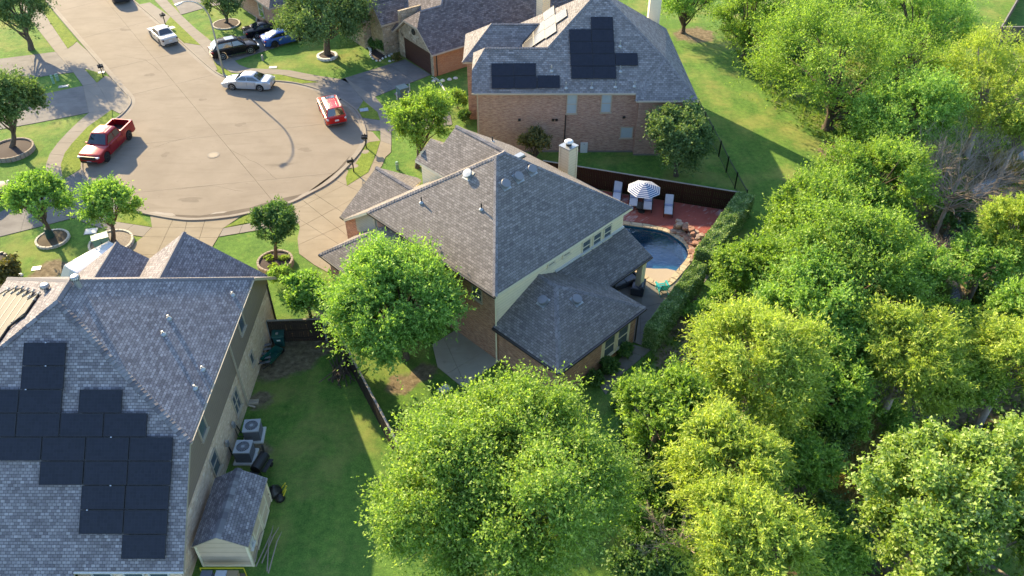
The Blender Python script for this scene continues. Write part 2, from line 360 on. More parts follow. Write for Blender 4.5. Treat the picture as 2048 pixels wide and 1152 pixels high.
def build_ground():
    xs = np.concatenate([[-900, -400, -180, -110], np.arange(-80, 80, .8), [110, 180, 400, 900]])
    ys = np.concatenate([[-300, -60, -10], np.arange(4, 120, .8), [150, 250, 500, 1200]])
    X, Y = np.meshgrid(xs, ys); Z = terrain(X, Y)
    nx, ny = len(xs), len(ys); hole = off(POOL, .75)
    xf, yf = X.ravel(), Y.ravel()
    soil = np.clip(1.25-seg_dist(xf, yf, CREEK)/5., 0, 1)
    wild = np.array([inpoly(a, b, WILD) for a, b in zip(xf, yf)], float)*.40
    soil = np.maximum(soil, wild)
    for bx, by, br in BARE:
        soil = np.maximum(soil, np.clip(1.25-np.hypot(xf-bx, yf-by)/br*.75, 0, .95))
    faces = []
    for j in range(ny-1):
        for i in range(nx-1):
            cx, cy = (xs[i]+xs[i+1])/2, (ys[j]+ys[j+1])/2
            if abs(cx-PC[0]) < 5 and abs(cy-PC[1]) < 6 and inpoly(cx, cy, hole): continue
            a = j*nx+i; faces.append((a, a+1, a+nx+1, a+nx))
    me = bpy.data.meshes.new('ground'); me.from_pydata(np.stack([xf, yf, Z.ravel()], 1).tolist(), [], faces)
    at = me.attributes.new('soil', 'FLOAT', 'POINT'); at.data.foreach_set('value', soil.astype(np.float32))
    me.polygons.foreach_set('use_smooth', [True]*len(me.polygons))
    return tag(link('ground', me, None, M_ground), kind='structure')
build_ground()
def prism_faces(poly, lines):
    bm = bmesh.new(); bm.faces.new([bm.verts.new((p[0], p[1], 0)) for p in poly])
    for (a, b) in lines:
        d = Vector((b[0]-a[0], b[1]-a[1], 0)); n = Vector((-d.y, d.x, 0)).normalized()
        bmesh.ops.bisect_plane(bm, geom=bm.verts[:]+bm.edges[:]+bm.faces[:], plane_co=(a[0], a[1], 0), plane_no=n)
    r = [[(v.co.x, v.co.y) for v in f.verts] for f in bm.faces]; bm.free(); return r
def inset(P, g):
    cx, cy = sum(p[0] for p in P)/len(P), sum(p[1] for p in P)/len(P); r = []
    for x, y in P:
        d = hypot(x-cx, y-cy); k = max(0, 1-g*1.35/max(d, 1e-6)); r.append((cx+(x-cx)*k, cy+(y-cy)*k))
    return r
def area(P): return abs(sum(P[i-1][0]*P[i][1]-P[i][0]*P[i-1][1] for i in range(len(P))))/2
def paving(name, poly, lines, mat, piece='slab', z=.004, th=.035, gap=.012, base=None, kind='structure', strips=()):
    """a base sheet that shows in the joints and, standing on it, each slab as a piece of its own"""
    b = MB(); b.prism(poly, z-.03, z) if th > .05 else b.poly([(x, y, z) for x, y in poly])
    root = b.build(name, base or M_joint); tag(root, kind=kind)
    for f in prism_faces(poly, lines):
        if area(f) < .02: continue
        MB().prism(inset(f, gap), z+.002, z+th).build(piece, mat, root)
    return root
def strip(name, L, R, mat, step=1.5, z=.004, th=.035, gap=.012, piece='slab'):
    """a path between two edge lines, cut into slabs every step metres"""
    def res(P, n):
        P = [Vector(p) for p in P]; ls = [0]
        for a, b in zip(P, P[1:]): ls.append(ls[-1]+(b-a).length)
        out = []
        for k in range(n+1):
            s = ls[-1]*k/n; i = max(j for j in range(len(ls)) if ls[j] <= s+1e-9); i = min(i, len(P)-2)
            out.append(tuple(P[i].lerp(P[i+1], (s-ls[i])/max(1e-9, ls[i+1]-ls[i]))))
        return out
    n = max(2, round(sum((Vector(b)-Vector(a)).length for a, b in zip(L, L[1:]))/step)); l, r = res(L, n), res(R, n)
    b = MB()
    for k in range(n): b.poly([(*l[k], z), (*l[k+1], z), (*r[k+1], z), (*r[k], z)])
    root = tag(b.build(name, M_joint), kind='structure')
    for k in range(n): MB().prism(inset([l[k], l[k+1], r[k+1], r[k]], gap), z+.002, z+th).build(piece, mat, root)
    return root
ROADL = [(-87.68,139.31),(-65.79,109.71),(-55.86,96.44),(-49.31,87.77),(-43.15,79.73),(-38.61,73.78),(-36.86,71.66),(-36.11,70.23),(-36.04,69.13),(-36.11,67.76),(-36.52,66.62),(-36.98,64.51),(-37.02,62.14),(-36.68,60.22),(-36.18,58.77),(-35.46,57.28),(-34.03,55.26),(-32.43,53.82),(-30.40,52.63),(-28.38,51.88),(-25.69,51.14),(-24.20,51.04),(-21.84,51.44),(-20.43,52.02),(-18.30,52.98),(-17.35,53.54),(-16.54,54.46),(-14.93,56.30),(-14.05,58.53),(-13.30,60.88),(-13.01,62.57),(-13.24,64.87),(-14.20,67.76),(-14.92,69.13),(-16.48,70.94),(-17.79,72.13),(-20.84,74.05),(-23.04,74.65),(-25.58,74.87),(-27.60,74.99),(-29.03,75.65),(-30.41,77.02),(-34.62,82.46),(-39.31,88.61),(-44.33,94.85),(-54.22,107.22),(-77.26,139.31)]
def smooth(P, it=1):
    for _ in range(it):
        Q = [P[0]]
        for a, b in zip(P, P[1:]): Q += [(a[0]*.75+b[0]*.25, a[1]*.75+b[1]*.25), (a[0]*.25+b[0]*.75, a[1]*.25+b[1]*.75)]
        P = Q+[P[-1]]
    return P
ROAD = smooth(ROADL, 2)
paving('street', ROAD, [((-36.70,71.87), (-30.71,75.77)), ((-30.05,69.52), (-24.52,61.55)), ((-47.58,84.79), (-39.83,91.06)), ((-60.05,101.44), (-48.26,110.70)), ((-41.46,77.36), (-34.01,82.20)), ((-53.10,92.55), (-45.13,99.73)), ((-36.70,61.55), (-13.76,66.90)), ((-33.76,54.17), (-13.95,57.90))], M_street, 'street_panel', z=.004, th=.03, gap=.011)
for wd, d0, h in ((.42, -.02, .07),):
    n = len(ROAD); segs = []
    for i in range(n):
        a, b = Vector(ROAD[max(i-1, 0)]), Vector(ROAD[min(i+1, n-1)]); t = (b-a).normalized(); nn = Vector((-t.y, t.x)); segs.append((Vector(ROAD[i]), nn))
    ar = sum(ROAD[k][0]*ROAD[(k+1) % n][1]-ROAD[(k+1) % n][0]*ROAD[k][1] for k in range(n)); sg = -1 if ar > 0 else 1
    b = MB(); rows = []
    for p, nn in segs:
        rows.append([(*(p+nn*sg*o), z) for o, z in ((-.32, .036), (-.02, .045), (.03, .125), (.17, .13), (.2, .045))])
    for r0, r1 in zip(rows, rows[1:]):
        for k in range(4): b.poly([r0[k], r0[k+1], r1[k+1], r1[k]])
    tag(b.build('kerb', M_curb), kind='structure')
SWA = [(-81.08,123.69),(-61.33,98.89),(-53.84,88.90),(-48.37,81.70),(-44.43,76.79),(-42.26,73.78),(-40.11,70.84),(-39.44,69.62),(-39.46,68.25),(-39.82,65.97),(-40.04,63.27),(-39.87,60.55),(-39.28,58.53),(-38.68,57.36)]
SWB = [(-82.51,128.57),(-56.19,95.17),(-52.40,89.61),(-47.37,82.46),(-43.65,77.60),(-41.13,74.43),(-39.11,71.87),(-37.53,69.82),(-37.53,68.83),(-38.50,65.51),(-38.68,62.66),(-38.63,60.96),(-38.17,59.08),(-37.01,56.75)]
strip('sidewalk', SWA[:6], SWB[:6], M_walk, 1.9)
strip('sidewalk', SWA[8:], SWB[8:], M_walk, 1.9)
paving('driveway', [(-44.43,76.79),(-48.37,81.70),(-47.37,82.46),(-47.15,84.26),(-43.15,79.73),(-41.36,77.36),(-41.17,76.33),(-43.65,77.60)], [((-44.43,76.79), (-43.65,77.60)), ((-48.37,81.70), (-44.43,76.79))], M_walk, z=.003)
paving('driveway', [(-48.37,81.70),(-53.42,79.97),(-58.78,78.30),(-55.59,72.39),(-50.75,74.43),(-47.83,75.65),(-44.43,76.79)], [((-54.00,80.09), (-51.24,74.43)), ((-50.62,80.71), (-47.37,75.77))], M_drive_old, z=.003)
paving('driveway', [(-42.26,73.78),(-41.13,74.43),(-40.89,75.99),(-40.21,75.65),(-38.13,73.14),(-36.47,70.84),(-36.17,69.23),(-36.49,68.05),(-37.53,68.83),(-39.46,68.25)], [((-41.13,74.43), (-37.53,68.83)), ((-42.26,73.78), (-37.53,68.83))], M_walk, z=.003)
paving('driveway', [(-42.26,73.78),(-45.05,72.18),(-51.11,69.32),(-53.41,68.34),(-50.44,62.83),(-48.46,64.15),(-43.60,66.25),(-39.46,68.25)], [((-45.05,72.18), (-43.60,66.25)), ((-48.76,70.33), (-46.22,65.05))], M_drive_old, z=.003)
paving('driveway', [(-38.68,57.36),(-37.01,56.75),(-36.31,58.45),(-35.75,57.90),(-34.09,55.41),(-32.35,53.82),(-30.58,52.70),(-30.74,50.42),(-31.65,50.29),(-32.65,50.62),(-33.80,51.34),(-38.41,48.88),(-40.83,47.77),(-42.55,51.08),(-39.96,52.08),(-38.56,54.17)], [((-38.68,57.36), (-31.65,50.29)), ((-38.56,54.17), (-37.03,49.13)), ((-33.80,51.34), (-37.01,56.75)), ((-34.03,55.26), (-33.80,51.34))], M_drive_old, z=.003)
strip('sidewalk', [(-32.65,50.62),(-29.90,49.39),(-27.68,48.88)], [(-31.95,51.08),(-30.10,50.75),(-27.42,50.09)], M_walk, 1.6, z=.006)
paving('driveway', [(-28.13,51.75),(-25.66,51.04),(-24.17,50.94),(-21.81,51.34),(-20.85,51.81),(-21.94,49.96),(-22.10,47.83),(-22.25,44.94),(-22.20,43.01),(-26.89,43.01),(-28.92,46.10),(-28.19,47.59),(-27.68,48.88),(-27.42,50.09)], [((-27.42,50.09), (-21.94,49.96)), ((-27.68,48.88), (-22.10,48.76)), ((-25.02,51.08), (-24.68,49.13)), ((-23.63,50.94), (-23.39,48.82)), ((-26.03,48.88), (-25.78,43.83)), ((-27.79,46.68), (-21.88,46.80))], M_drive, z=.003)
strip('sidewalk', [(-21.94,49.96),(-19.79,50.68),(-17.93,51.28),(-16.59,51.75)], [(-21.98,48.88),(-19.29,49.71),(-17.52,50.29),(-16.34,50.68)], M_walk, 1.5, z=.005)
MAIN_DRIVE = [(-18.98,52.49),(-17.88,53.05),(-17.30,53.50),(-16.49,54.42),(-14.88,56.26),(-14.00,58.49),(-13.69,58.14),(-13.73,57.05),(-13.46,55.85),(-11.99,57.90),(-11.72,60.71),(-11.63,63.09),(-10.58,62.40),(-10.47,61.13),(-10.85,60.30),(-10.98,58.92),(-11.84,56.22),(-12.11,54.39),(-12.50,52.42),(-12.10,48.51),(-12.09,46.10),(-13.11,44.66),(-14.18,45.46),(-15.56,46.80),(-16.04,48.63),(-16.15,50.09),(-16.89,51.88)]
paving('driveway', MAIN_DRIVE, [((-16.15,50.09), (-13.09,53.47)), ((-16.80,52.56), (-12.94,56.75)), ((-16.02,50.81), (-12.96,48.07)), ((-14.86,48.69), (-12.61,50.62)), ((-16.03,53.05), (-15.28,52.22)), ((-15.11,53.89), (-14.25,53.05)), ((-13.46,55.85), (-12.50,55.11)), ((-12.38,57.13), (-11.48,56.60)), ((-11.86,59.49), (-10.83,59.08))], M_drive, z=.003)
paving('pathway', [(-14.03,58.45),(-13.28,60.79),(-12.96,62.49),(-13.20,64.87),(-12.54,64.69),(-11.63,63.09),(-12.61,62.83),(-13.01,62.23),(-12.99,60.55),(-13.37,58.53)], [((-13.38,64.87), (-12.51,62.74)), ((-13.28,60.79), (-12.90,60.55))], M_drive, z=.006)
strip('sidewalk', [(-32.61,84.39),(-28.77,79.49),(-27.57,77.83),(-25.73,77.60),(-22.87,77.36),(-20.11,76.22),(-17.07,75.21)], [(-33.49,83.35),(-30.89,79.25),(-28.26,76.56),(-26.75,76.56),(-23.41,76.33),(-20.80,75.10),(-19.07,74.65)], M_walk, 1.5)
strip('sidewalk', [(-39.25,91.21),(-36.88,87.50),(-33.49,83.35)], [(-38.23,91.80),(-35.30,87.77),(-32.61,84.39)], M_walk, 1.5)
strip('sidewalk', [(-58.03,116.91),(-46.34,101.44),(-39.25,91.21)], [(-56.71,118.00),(-45.21,102.13),(-38.23,91.80)], M_walk, 1.6)
paving('driveway', [(-20.82,73.94),(-20.73,74.76),(-19.09,74.76),(-17.07,75.21),(-16.71,75.43),(-14.19,70.63),(-14.45,68.83),(-14.92,69.13),(-16.47,70.89),(-17.78,72.08)], [((-19.07,74.65), (-16.48,70.94))], M_drive_old, z=.003)
paving('driveway', [(-17.07,75.21),(-11.15,79.85),(-8.16,76.22),(-13.19,71.45)], [((-14.69,77.13), (-11.21,73.14)), ((-12.82,78.53), (-9.50,74.76)), ((-16.52,74.22), (-10.86,79.49))], M_drive_old, z=.003)
strip('sidewalk', [(-16.71,75.43),(-14.19,70.63),(-12.56,68.34),(-12.13,66.81),(-11.63,63.09)], [(-13.19,71.45),(-12.07,69.32),(-11.32,66.90),(-10.86,64.87),(-10.58,62.40)], M_walk, 1.5)
paving('driveway', [(-13.81,67.28),(-12.13,66.81),(-8.08,67.86),(-5.79,68.34),(-5.42,65.97),(-8.29,64.87),(-10.77,64.87),(-13.20,64.87),(-14.07,67.47)], [((-12.13,66.81), (-11.80,64.87)), ((-9.00,67.67), (-9.19,64.87))], M_drive_old, z=.003)
paving('driveway', [(-32.61,84.39),(-29.02,86.13),(-23.90,88.90),(-21.39,87.50),(-24.81,83.22),(-28.83,79.49)], [((-29.02,86.13), (-25.82,82.46)), ((-31.79,82.84), (-25.50,86.40))], M_drive_old, z=.003)
paving('driveway', [(-38.23,91.80),(-36.65,93.31),(-32.60,96.44),(-35.92,106.84),(-46.31,104.99),(-41.19,97.24)], [((-44.51,99.73), (-34.28,100.57))], M_drive_old, z=.003)
paving('driveway', [(-35.41,84.00),(-33.49,83.35),(-30.89,79.25),(-30.00,77.36),(-30.23,76.90),(-32.48,79.73),(-34.56,82.46)], [], M_walk, z=.003)
paving('driveway', [(-44.27,94.85),(-43.12,95.64),(-39.25,91.21),(-39.15,88.61),(-39.36,88.76)], [], M_walk, z=.003)
def verge(P, z=.012):
    b = MB(); b.prism(P, z-.012, z+.045); return tag(b.build('grass_verge', M_verge), kind='structure')
verge([(-56.06,95.01),(-54.91,94.70),(-47.20,84.39),(-47.20,83.48),(-47.37,82.46),(-52.40,89.61)])
verge([(-43.65,77.60),(-41.17,76.33),(-40.89,75.99),(-41.13,74.43)])
verge([(-37.53,68.83),(-38.50,65.51),(-38.68,62.66),(-38.63,60.96),(-38.17,59.08),(-37.01,56.75),(-36.24,58.29),(-36.64,59.89),(-37.03,62.06),(-37.03,64.42),(-36.62,66.53)])
verge([(-30.10,50.75),(-27.42,50.09),(-28.99,51.75),(-30.03,52.15)])
verge([(-21.94,49.96),(-19.35,51.08),(-16.89,51.88),(-18.27,52.84),(-20.40,51.91)])
verge([(-13.69,58.14),(-13.37,58.53),(-12.99,60.55),(-13.01,62.23),(-12.60,62.74),(-11.63,63.09),(-11.72,60.71),(-11.99,57.90),(-13.46,55.85),(-13.73,57.05)])
verge([(-14.19,70.63),(-14.45,68.83),(-13.81,67.28),(-12.13,66.81),(-12.56,68.34)])
verge([(-26.46,76.45),(-23.38,76.22),(-20.77,74.99),(-19.15,74.54),(-20.87,74.22),(-23.07,74.76),(-25.61,74.99),(-27.69,75.32),(-29.56,76.67),(-30.38,78.18),(-29.97,78.18),(-28.23,76.45)])
verge([(-39.25,91.21),(-33.49,83.35),(-35.41,84.00),(-39.15,88.61)])
# pool, coping, deck, patio
S_X, S_Y = -.98, 35.38
def ML(a, b, z=None):
    x, y = S_X+(-a+b)*.70711, S_Y+(a+b)*.70711; return (x, y) if z is None else (x, y, z)
POOLS = smooth(POOL+[POOL[0]], 1)[:-1]
b = MB(); n = len(POOLS)
for k in range(n):
    p, q = POOLS[k], POOLS[(k+1) % n]; b.poly([(*p, .06), (*q, .06), (*q, -1.5), (*p, -1.5)])
b.poly([(*p, -1.5) for p in POOLS])
t = NT('pool_plaster'); t.fin(t.mix(t.ramp(t.noise(t.pos(), 1.3, 4), [(.3, (0, 0, 0)), (.7, (1, 1, 1))]), (.018, .085, .15, 1), (.035, .145, .23, 1)), .7, .2)
pool = tag(b.build('pool', t.m), kind='structure')
t = NT('pool_shelf_pebble'); t.fin(t.mix(t.noise(t.pos(), 14, 4), (.30, .25, .19, 1), (.40, .33, .25, 1)), .8, .2)
b = MB(); SH = [(8.35,45.69),(8.98,44.89),(9.49,44.16),(10.13,43.44),(10.57,43.33),(11.01,43.72),(11.83,44.89),(11.12,45.17),(10.16,45.17),(9.35,45.29)]; b.prism([(x*.98+PC[0]*.02, y*.98+PC[1]*.02) for x, y in SH], -1.45, -.084); b.build('shelf', t.m, pool)
t = NT('pool_water'); t.n.remove(t.b); tr = t.new('BsdfTransparent'); tr.inputs[0].default_value = (.42, .76, .90, 1)
gl = t.new('BsdfGlossy'); gl.inputs['Roughness'].default_value = .03; fr = t.new('Fresnel'); fr.inputs['IOR'].default_value = 1.2
bp = t.new('Bump'); bp.inputs['Strength'].default_value = .3; bp.inputs['Distance'].default_value = .03; t.ln(t.noise(t.pos(), 4.5, 3, .5, .6), bp.inputs['Height'])
t.ln(bp.outputs[0], gl.inputs['Normal']); t.ln(bp.outputs[0], fr.inputs['Normal'])
mx = t.new('MixShader'); t.ln(fr.outputs[0], mx.inputs[0]); t.ln(tr.outputs[0], mx.inputs[1]); t.ln(gl.outputs[0], mx.inputs[2]); t.ln(mx.outputs[0], t.out.inputs['Surface'])
b = MB(); b.poly([(*p, -.09) for p in POOLS]); tag(b.build('pool_water', t.m), kind='structure')
cp = off(POOLS, .42); rr = off(POOLS, 2.1)
b = MB()
for k in range(n):
    q = (k+1) % n; b.poly([(*cp[k], .012), (*cp[q], .012), (*rr[q], .012), (*rr[k], .012)])
    b.poly([(*POOLS[k], .02), (*POOLS[q], .02), (*cp[q], .02), (*cp[k], .02)])
surround = tag(b.build('pool_surround', M_patio), kind='structure')
M_coping = stone('coping_flagstone', [(.5, .40, .25), (.62, .52, .36), (.56, .40, .24)], (.3, .25, .2), 1.6, 1.)
M_rocks = [plain('ledge_rock', (.33, .175, .12), .9, var=.4, scale=5), plain('ledge_rock_pale', (.46, .33, .25), .9, var=.35, scale=5)]
inner = off(POOLS, -.06)
for k in range(n):
    q = (k+1) % n; MB().prism(inset([inner[k], inner[q], cp[q], cp[k]], .012), .03, .11).build('coping_stone', M_coping, surround)
DECK = [(5.13,55.63),(17.61,51.95),(15.63,49.01),(14.18,47.65),(13.48,48.51),(12.58,49.20),(11.73,49.87),(10.40,50.39),(8.57,50.81),(7.76,51.21),(5.61,53.68)]
da = [((-p[0]+S_X)+(p[1]-S_Y))*.70711 for p in DECK]
deck = paving('deck', DECK, [(ML(a, 0), ML(a, 1)) for a in np.arange(min(da), max(da), .145)], M_deck, 'plank', z=.1, th=.03, gap=.005, base=M_black)
rng = random.Random(5)
for ch in deck.children:
    c = sum((Vector(v.co) for v in ch.data.vertices), Vector())/len(ch.data.vertices); aa = ((-c.x+S_X)+(c.y-S_Y))*.70711; bb = ((c.x-S_X)+(c.y-S_Y))*.70711
    if False: ch.data.materials.clear(); ch.data.materials.append(M_deck_worn)
PATIO = [(6.47,39.67),(7.10,41.69),(6.60,43.83),(7.82,46.10),(8.56,45.63),(9.65,43.50),(10.42,42.74),(11.15,43.01),(12.97,45.52),(13.61,46.10),(12.93,43.83),(9.15,39.67),(8.86,36.93),(6.11,33.82),(5.49,33.61),(5.28,34.86),(8.84,37.30),(7.89,39.67)]
paving('patio', [(6.53,43.83),(8.55,45.52),(9.62,43.28),(10.42,42.53),(11.33,43.50),(12.81,45.63),(13.54,46.10),(12.93,43.83),(10.40,41.43),(9.22,39.67),(8.85,36.84),(7.45,37.76),(7.87,39.42),(6.56,42.21)], [((8.12,41.69), (9.55,42.21)), ((7.74,40.41), (9.69,41.17)), ((7.81,38.94), (9.22,39.67)), ((8.80,41.69), (8.20,37.30)), ((7.98,38.13), (9.12,38.94)), ((11.22,44.66), (12.97,42.47))], M_patio, z=.022, th=.03)
strip('garden_path', [(8.85,36.84),(7.86,35.77),(6.64,34.57),(5.64,33.00)], [(7.82,37.30),(7.23,36.61),(6.16,35.29),(5.21,33.90)], M_patio, .8, z=.006)
paving('side_patio', [(-5.10,37.30),(-2.62,39.67),(-0.44,36.17),(-3.00,33.61),(-4.63,35.29)], [((-3.68,34.99), (-1.56,36.84)), ((-4.71,38.70), (-2.86,33.82))], concrete('slab_concrete_pale', (.92, .84, .69), (.74, .66, .53)), 'slab', z=.01, th=.05)
bw = MB()
cr = smooth(CREEK, 2)
for k in range(len(cr)-1):
    a, c = Vector(cr[max(k-1, 0)]), Vector(cr[min(k+2, len(cr)-1)]); t_ = (c-a).normalized(); nn = Vector((-t_.y, t_.x))
    w0, w1 = .42+.22*sin(k*1.7), .42+.22*sin((k+1)*1.7)
    p, q = Vector(cr[k]), Vector(cr[k+1]); bw.poly([(*(p-nn*w0), -1.62), (*(q-nn*w1), -1.62), (*(q+nn*w1), -1.62), (*(p+nn*w0), -1.62)])
t = NT('creek_water'); t.fin(t.mix(t.noise(t.pos(), 3, 4), (.03, .032, .035, 1), (.06, .065, .07, 1)), .12, .6); t.bump(t.noise(t.pos(), 6, 3), .25, .03)
tag(bw.build('creek', t.m), kind='structure')

# damp gutter along the near kerb, and an oil-dark patch
M_damp = concrete('street_concrete_damp', (.29, .235, .185), (.2, .165, .13), .95, 1.4); M_silt = concrete('dried_silt', (.72, .66, .58), (.56, .49, .4))
for P_, m_, z_ in (([(-28.25,52.08),(-26.39,51.75),(-24.21,51.61),(-22.40,52.08),(-20.60,52.70),(-19.05,53.68),(-18.15,54.10),(-17.41,54.39),(-16.86,54.68),(-17.35,53.75),(-18.33,53.12),(-20.48,52.22),(-21.89,51.64),(-24.26,51.24),(-25.75,51.34),(-27.71,51.88)], M_damp, .0385), ([(-28.36,52.05),(-27.79,51.88),(-26.52,51.54),(-26.07,51.61),(-26.45,51.95),(-27.05,51.98),(-27.80,52.15)], M_silt, .0425), ([(-23.47,51.75),(-23.04,51.88),(-22.48,51.95),(-22.22,52.15),(-22.65,52.15),(-23.16,52.02)], M_silt, .0425), ([(-17.23,53.54),(-15.67,55.85),(-14.64,58.29),(-13.94,60.55),(-14.13,59.08),(-15.04,56.98),(-16.31,54.97)], M_damp, .0385)):
    tag(MB().poly([(*p, z_) for p in P_]).build('gutter_stain', m_), kind='structure')

def crack(P, w, seed, z=.0372):
    rr = random.Random(seed); b = MB(); Q = []
    for a, c in zip(P, P[1:]):
        for k in range(6): Q.append((a[0]+(c[0]-a[0])*k/6+rr.uniform(-.07, .07), a[1]+(c[1]-a[1])*k/6+rr.uniform(-.07, .07)))
    for a, c in zip(Q, Q[1:]):
        d = Vector((c[0]-a[0], c[1]-a[1])); n = Vector((-d.y, d.x)).normalized()*w*rr.uniform(.3, .7); b.poly([(a[0]-n.x, a[1]-n.y, z), (c[0]-n.x, c[1]-n.y, z), (c[0]+n.x, c[1]+n.y, z), (a[0]+n.x, a[1]+n.y, z)])
    tag(b.build('street_crack', M_joint), kind='structure')
for i, (P_, w_) in enumerate((([(-31.70,61.55),(-30.16,62.83),(-27.90,64.15)], .022), ([(-24.52,61.55),(-21.33,59.08),(-19.04,56.37)], .03), ([(-27.31,55.26),(-24.64,55.85),(-21.14,54.89)], .022), ([(-41.79,80.95),(-38.21,79.73),(-34.98,76.22)], .025))): crack(P_, w_, i)
M_oil = concrete('street_oil_stain', (.41, .345, .27), (.35, .295, .23), .95, 2.)
def blot(p, r, seed, m, sq=1.):
    rr = random.Random(seed); b = MB(); ph = [rr.uniform(0, 6) for _ in range(3)]
    b.poly([(p[0]+r*(1+.3*sin(2*a+ph[0])+.18*sin(3*a+ph[1])+.1*sin(7*a+ph[2]))*cos(a), p[1]+r*sq*(1+.3*sin(2*a+ph[0])+.18*sin(3*a+ph[1])+.1*sin(7*a+ph[2]))*sin(a), .0385+seed*.0002) for a in np.linspace(0, 2*pi, 28)[:-1]]); tag(b.build('street_stain', m), kind='structure')
for i, (q, r, sq) in enumerate((((-29.90,60.71), .35, 1), ((-19.64,59.08), .9, .3), ((-24.79,65.97), .5, .6), ((-36.49,76.22), .4, 1), ((-29.63,70.84), .3, 1), ((-18.00,61.55), .6, .5), ((-25.66,53.82), 1.1, .25), ((-43.12,87.50), .5, .7))): blot(q, r, i, M_oil, sq)
# ---------------------------------------------------------------- houses
def roof(parent, polys, mat, fascia, th=.2, name='roof'):
    b = MB(); edges = {}
    K = lambda p: tuple(round(c, 2) for c in p)
    for P in polys:
        n = Vector((0, 0, 0))
        for i in range(len(P)):
            a, c = Vector(P[i-1]), Vector(P[i]); n += a.cross(c)
        if n.z < 0: P = P[::-1]
        b.poly(P)
        for i in range(len(P)):
            a, c = P[i-1], P[i]
            if (K(c), K(a)) in edges: del edges[(K(c), K(a))]
            else: edges[(K(a), K(c))] = (a, c)
    r = b.build(name, mat, parent, world=True)
    f = MB()
    for a, c in edges.values():
        f.poly([(a[0], a[1], a[2]-.012), (a[0], a[1], a[2]-th), (c[0], c[1], c[2]-th), (c[0], c[1], c[2]-.012)])
    fo = f.build('fascia', fascia, parent, world=True)
    s = MB()
    for P in polys: s.poly([(p[0], p[1], p[2]-th) for p in P])
    s.build('soffit', fascia, parent, world=True)
    return r
def caps(parent, p0, p1, mat, w=.3, step=.2, single=False, name='ridge_cap'):
    """bent shingles along a hip or ridge, either as one strip or each a piece"""
    p0, p1 = Vector(p0), Vector(p1); d = p1-p0; L = d.length; d.normalize(); side = d.cross(Vector((0, 0, 1))).normalized(); up = side.cross(d)
    if up.z < 0: up = -up
    n = max(1, int(L/step)); mb = MB(); me = None; rr = random.Random(int(L*100))
    for k in range(n):
        m = mb if not single else MB(); c = p0+d*(k+.5)*L/n if not single else Vector((0, 0, 0)); hl = step*.62
        dr = w*.5*(.55+.0*rr.random())
        t0, t1 = up*.02, up*.055
        A = [c-d*hl+side*w/2-up*dr+t0, c-d*hl+t0, c-d*hl-side*w/2-up*dr+t0]; B = [c+d*hl+side*w/2-up*dr+t1, c+d*hl+t1, c+d*hl-side*w/2-up*dr+t1]
        m.poly([A[0], A[1], B[1], B[0]]); m.poly([A[1], A[2], B[2], B[1]]); lo = up*-.06
        m.poly([B[0], B[1], B[1]+lo, B[0]+lo]); m.poly([B[1], B[2], B[2]+lo, B[1]+lo])
        if single:
            if me is None: o0 = m.build(name, mat[0] if isinstance(mat, list) else mat, parent); me = o0.data; o = o0
            else: o = link(name, me, parent)
            pos = p0+d*(k+.5)*L/n-wloc(parent); o.location = pos+up*rr.uniform(-.008, .008)
            if isinstance(mat, list):
                if k == 0: pass
                o.material_slots[0].link = 'OBJECT'; o.material_slots[0].material = rr.choice(mat)
    if not single: return mb.build(name, mat, parent, world=True)
def wall(parent, polys, mat, name='wall'):
    b = MB()
    for P in polys: b.poly(P)
    return b.build(name, mat, parent, world=True)
def quadwall(a, c, z0, z1): return [(*a, z0), (*c, z0), (*c, z1), (*a, z1)]
def window(parent, p, t, nrm, w, h, z, frame=None, pane=None, style='sash', name='window', arch=False):
    """frame with its pane: p = plan point at the middle of the wall line, t = direction along the wall, nrm = outwards"""
    p = Vector((*p, z)); t = Vector((*t, 0)).normalized(); n = Vector((*nrm, 0)).normalized(); u = Vector((0, 0, 1)); f = .07; frame = frame or M_trim_white
    q = Matrix((t, n, u)).transposed(); b = MB()
    for cx, cz, dx, dz in ((0, h/2-f/2, w, f), (0, -h/2+f/2, w, f), (-w/2+f/2, 0, f, h-2*f), (w/2-f/2, 0, f, h-2*f)):
        b.box(p+t*cx+u*cz+n*.03, (dx, .10, dz), m=q)
    if style in ('sash', 'cross'): b.box(p+n*.025, (w-2*f, .07, .05), m=q)
    if style in ('cross', 'pair'): b.box(p+n*.025, (.05, .068, h-2*f), m=q)
    b.box(p-u*(h/2+.03)+n*.05, (w+.12, .16, .06), m=q)
    fr = b.build(name, frame, parent, world=True)
    g = MB(); g.box(p+n*.012, (w-2*f+.01, .02, h-2*f+.01), m=q)
    L = wloc(parent)
    g.v = [(v[0]-L.x, v[1]-L.y, v[2]-L.z) for v in g.v]
    g.build('pane', pane or M_glass_win, fr); return fr
def gutter(parent, pts, name='gutter', mat=None, r=.065):
    b = MB()
    for a, c in zip(pts, pts[1:]): b.bar(a, c, r*2, r*2)
    return b.build(name, mat or M_trim_dark, parent, world=True)
def downspout(parent, x, y, z0, z1, mat, out=(0, 0)):
    b = MB(); b.box((x, y, (z0+z1)/2+.1), (.09, .09, z1-z0-.2)); b.bar((x, y, z0+.2), (x+out[0], y+out[1], z0+.06), .09, .07)
    return b.build('downspout', mat, parent, world=True)
def pipe_vent(name_label, p, h=.45, mat=None):
    t = empty('pipe_vent', p, name_label, 'roof vent', 'plumbing vent pipes on the roofs')
    MB().tube([(0, 0, -.1), (0, 0, h)], .045, 8).build('pipe', mat or M_iron, t)
    MB().lathe((0, 0, -.06), [(.17, 0), (.16, .06), (.06, .17)], 10).build('flashing', M_galv, t)
    return t
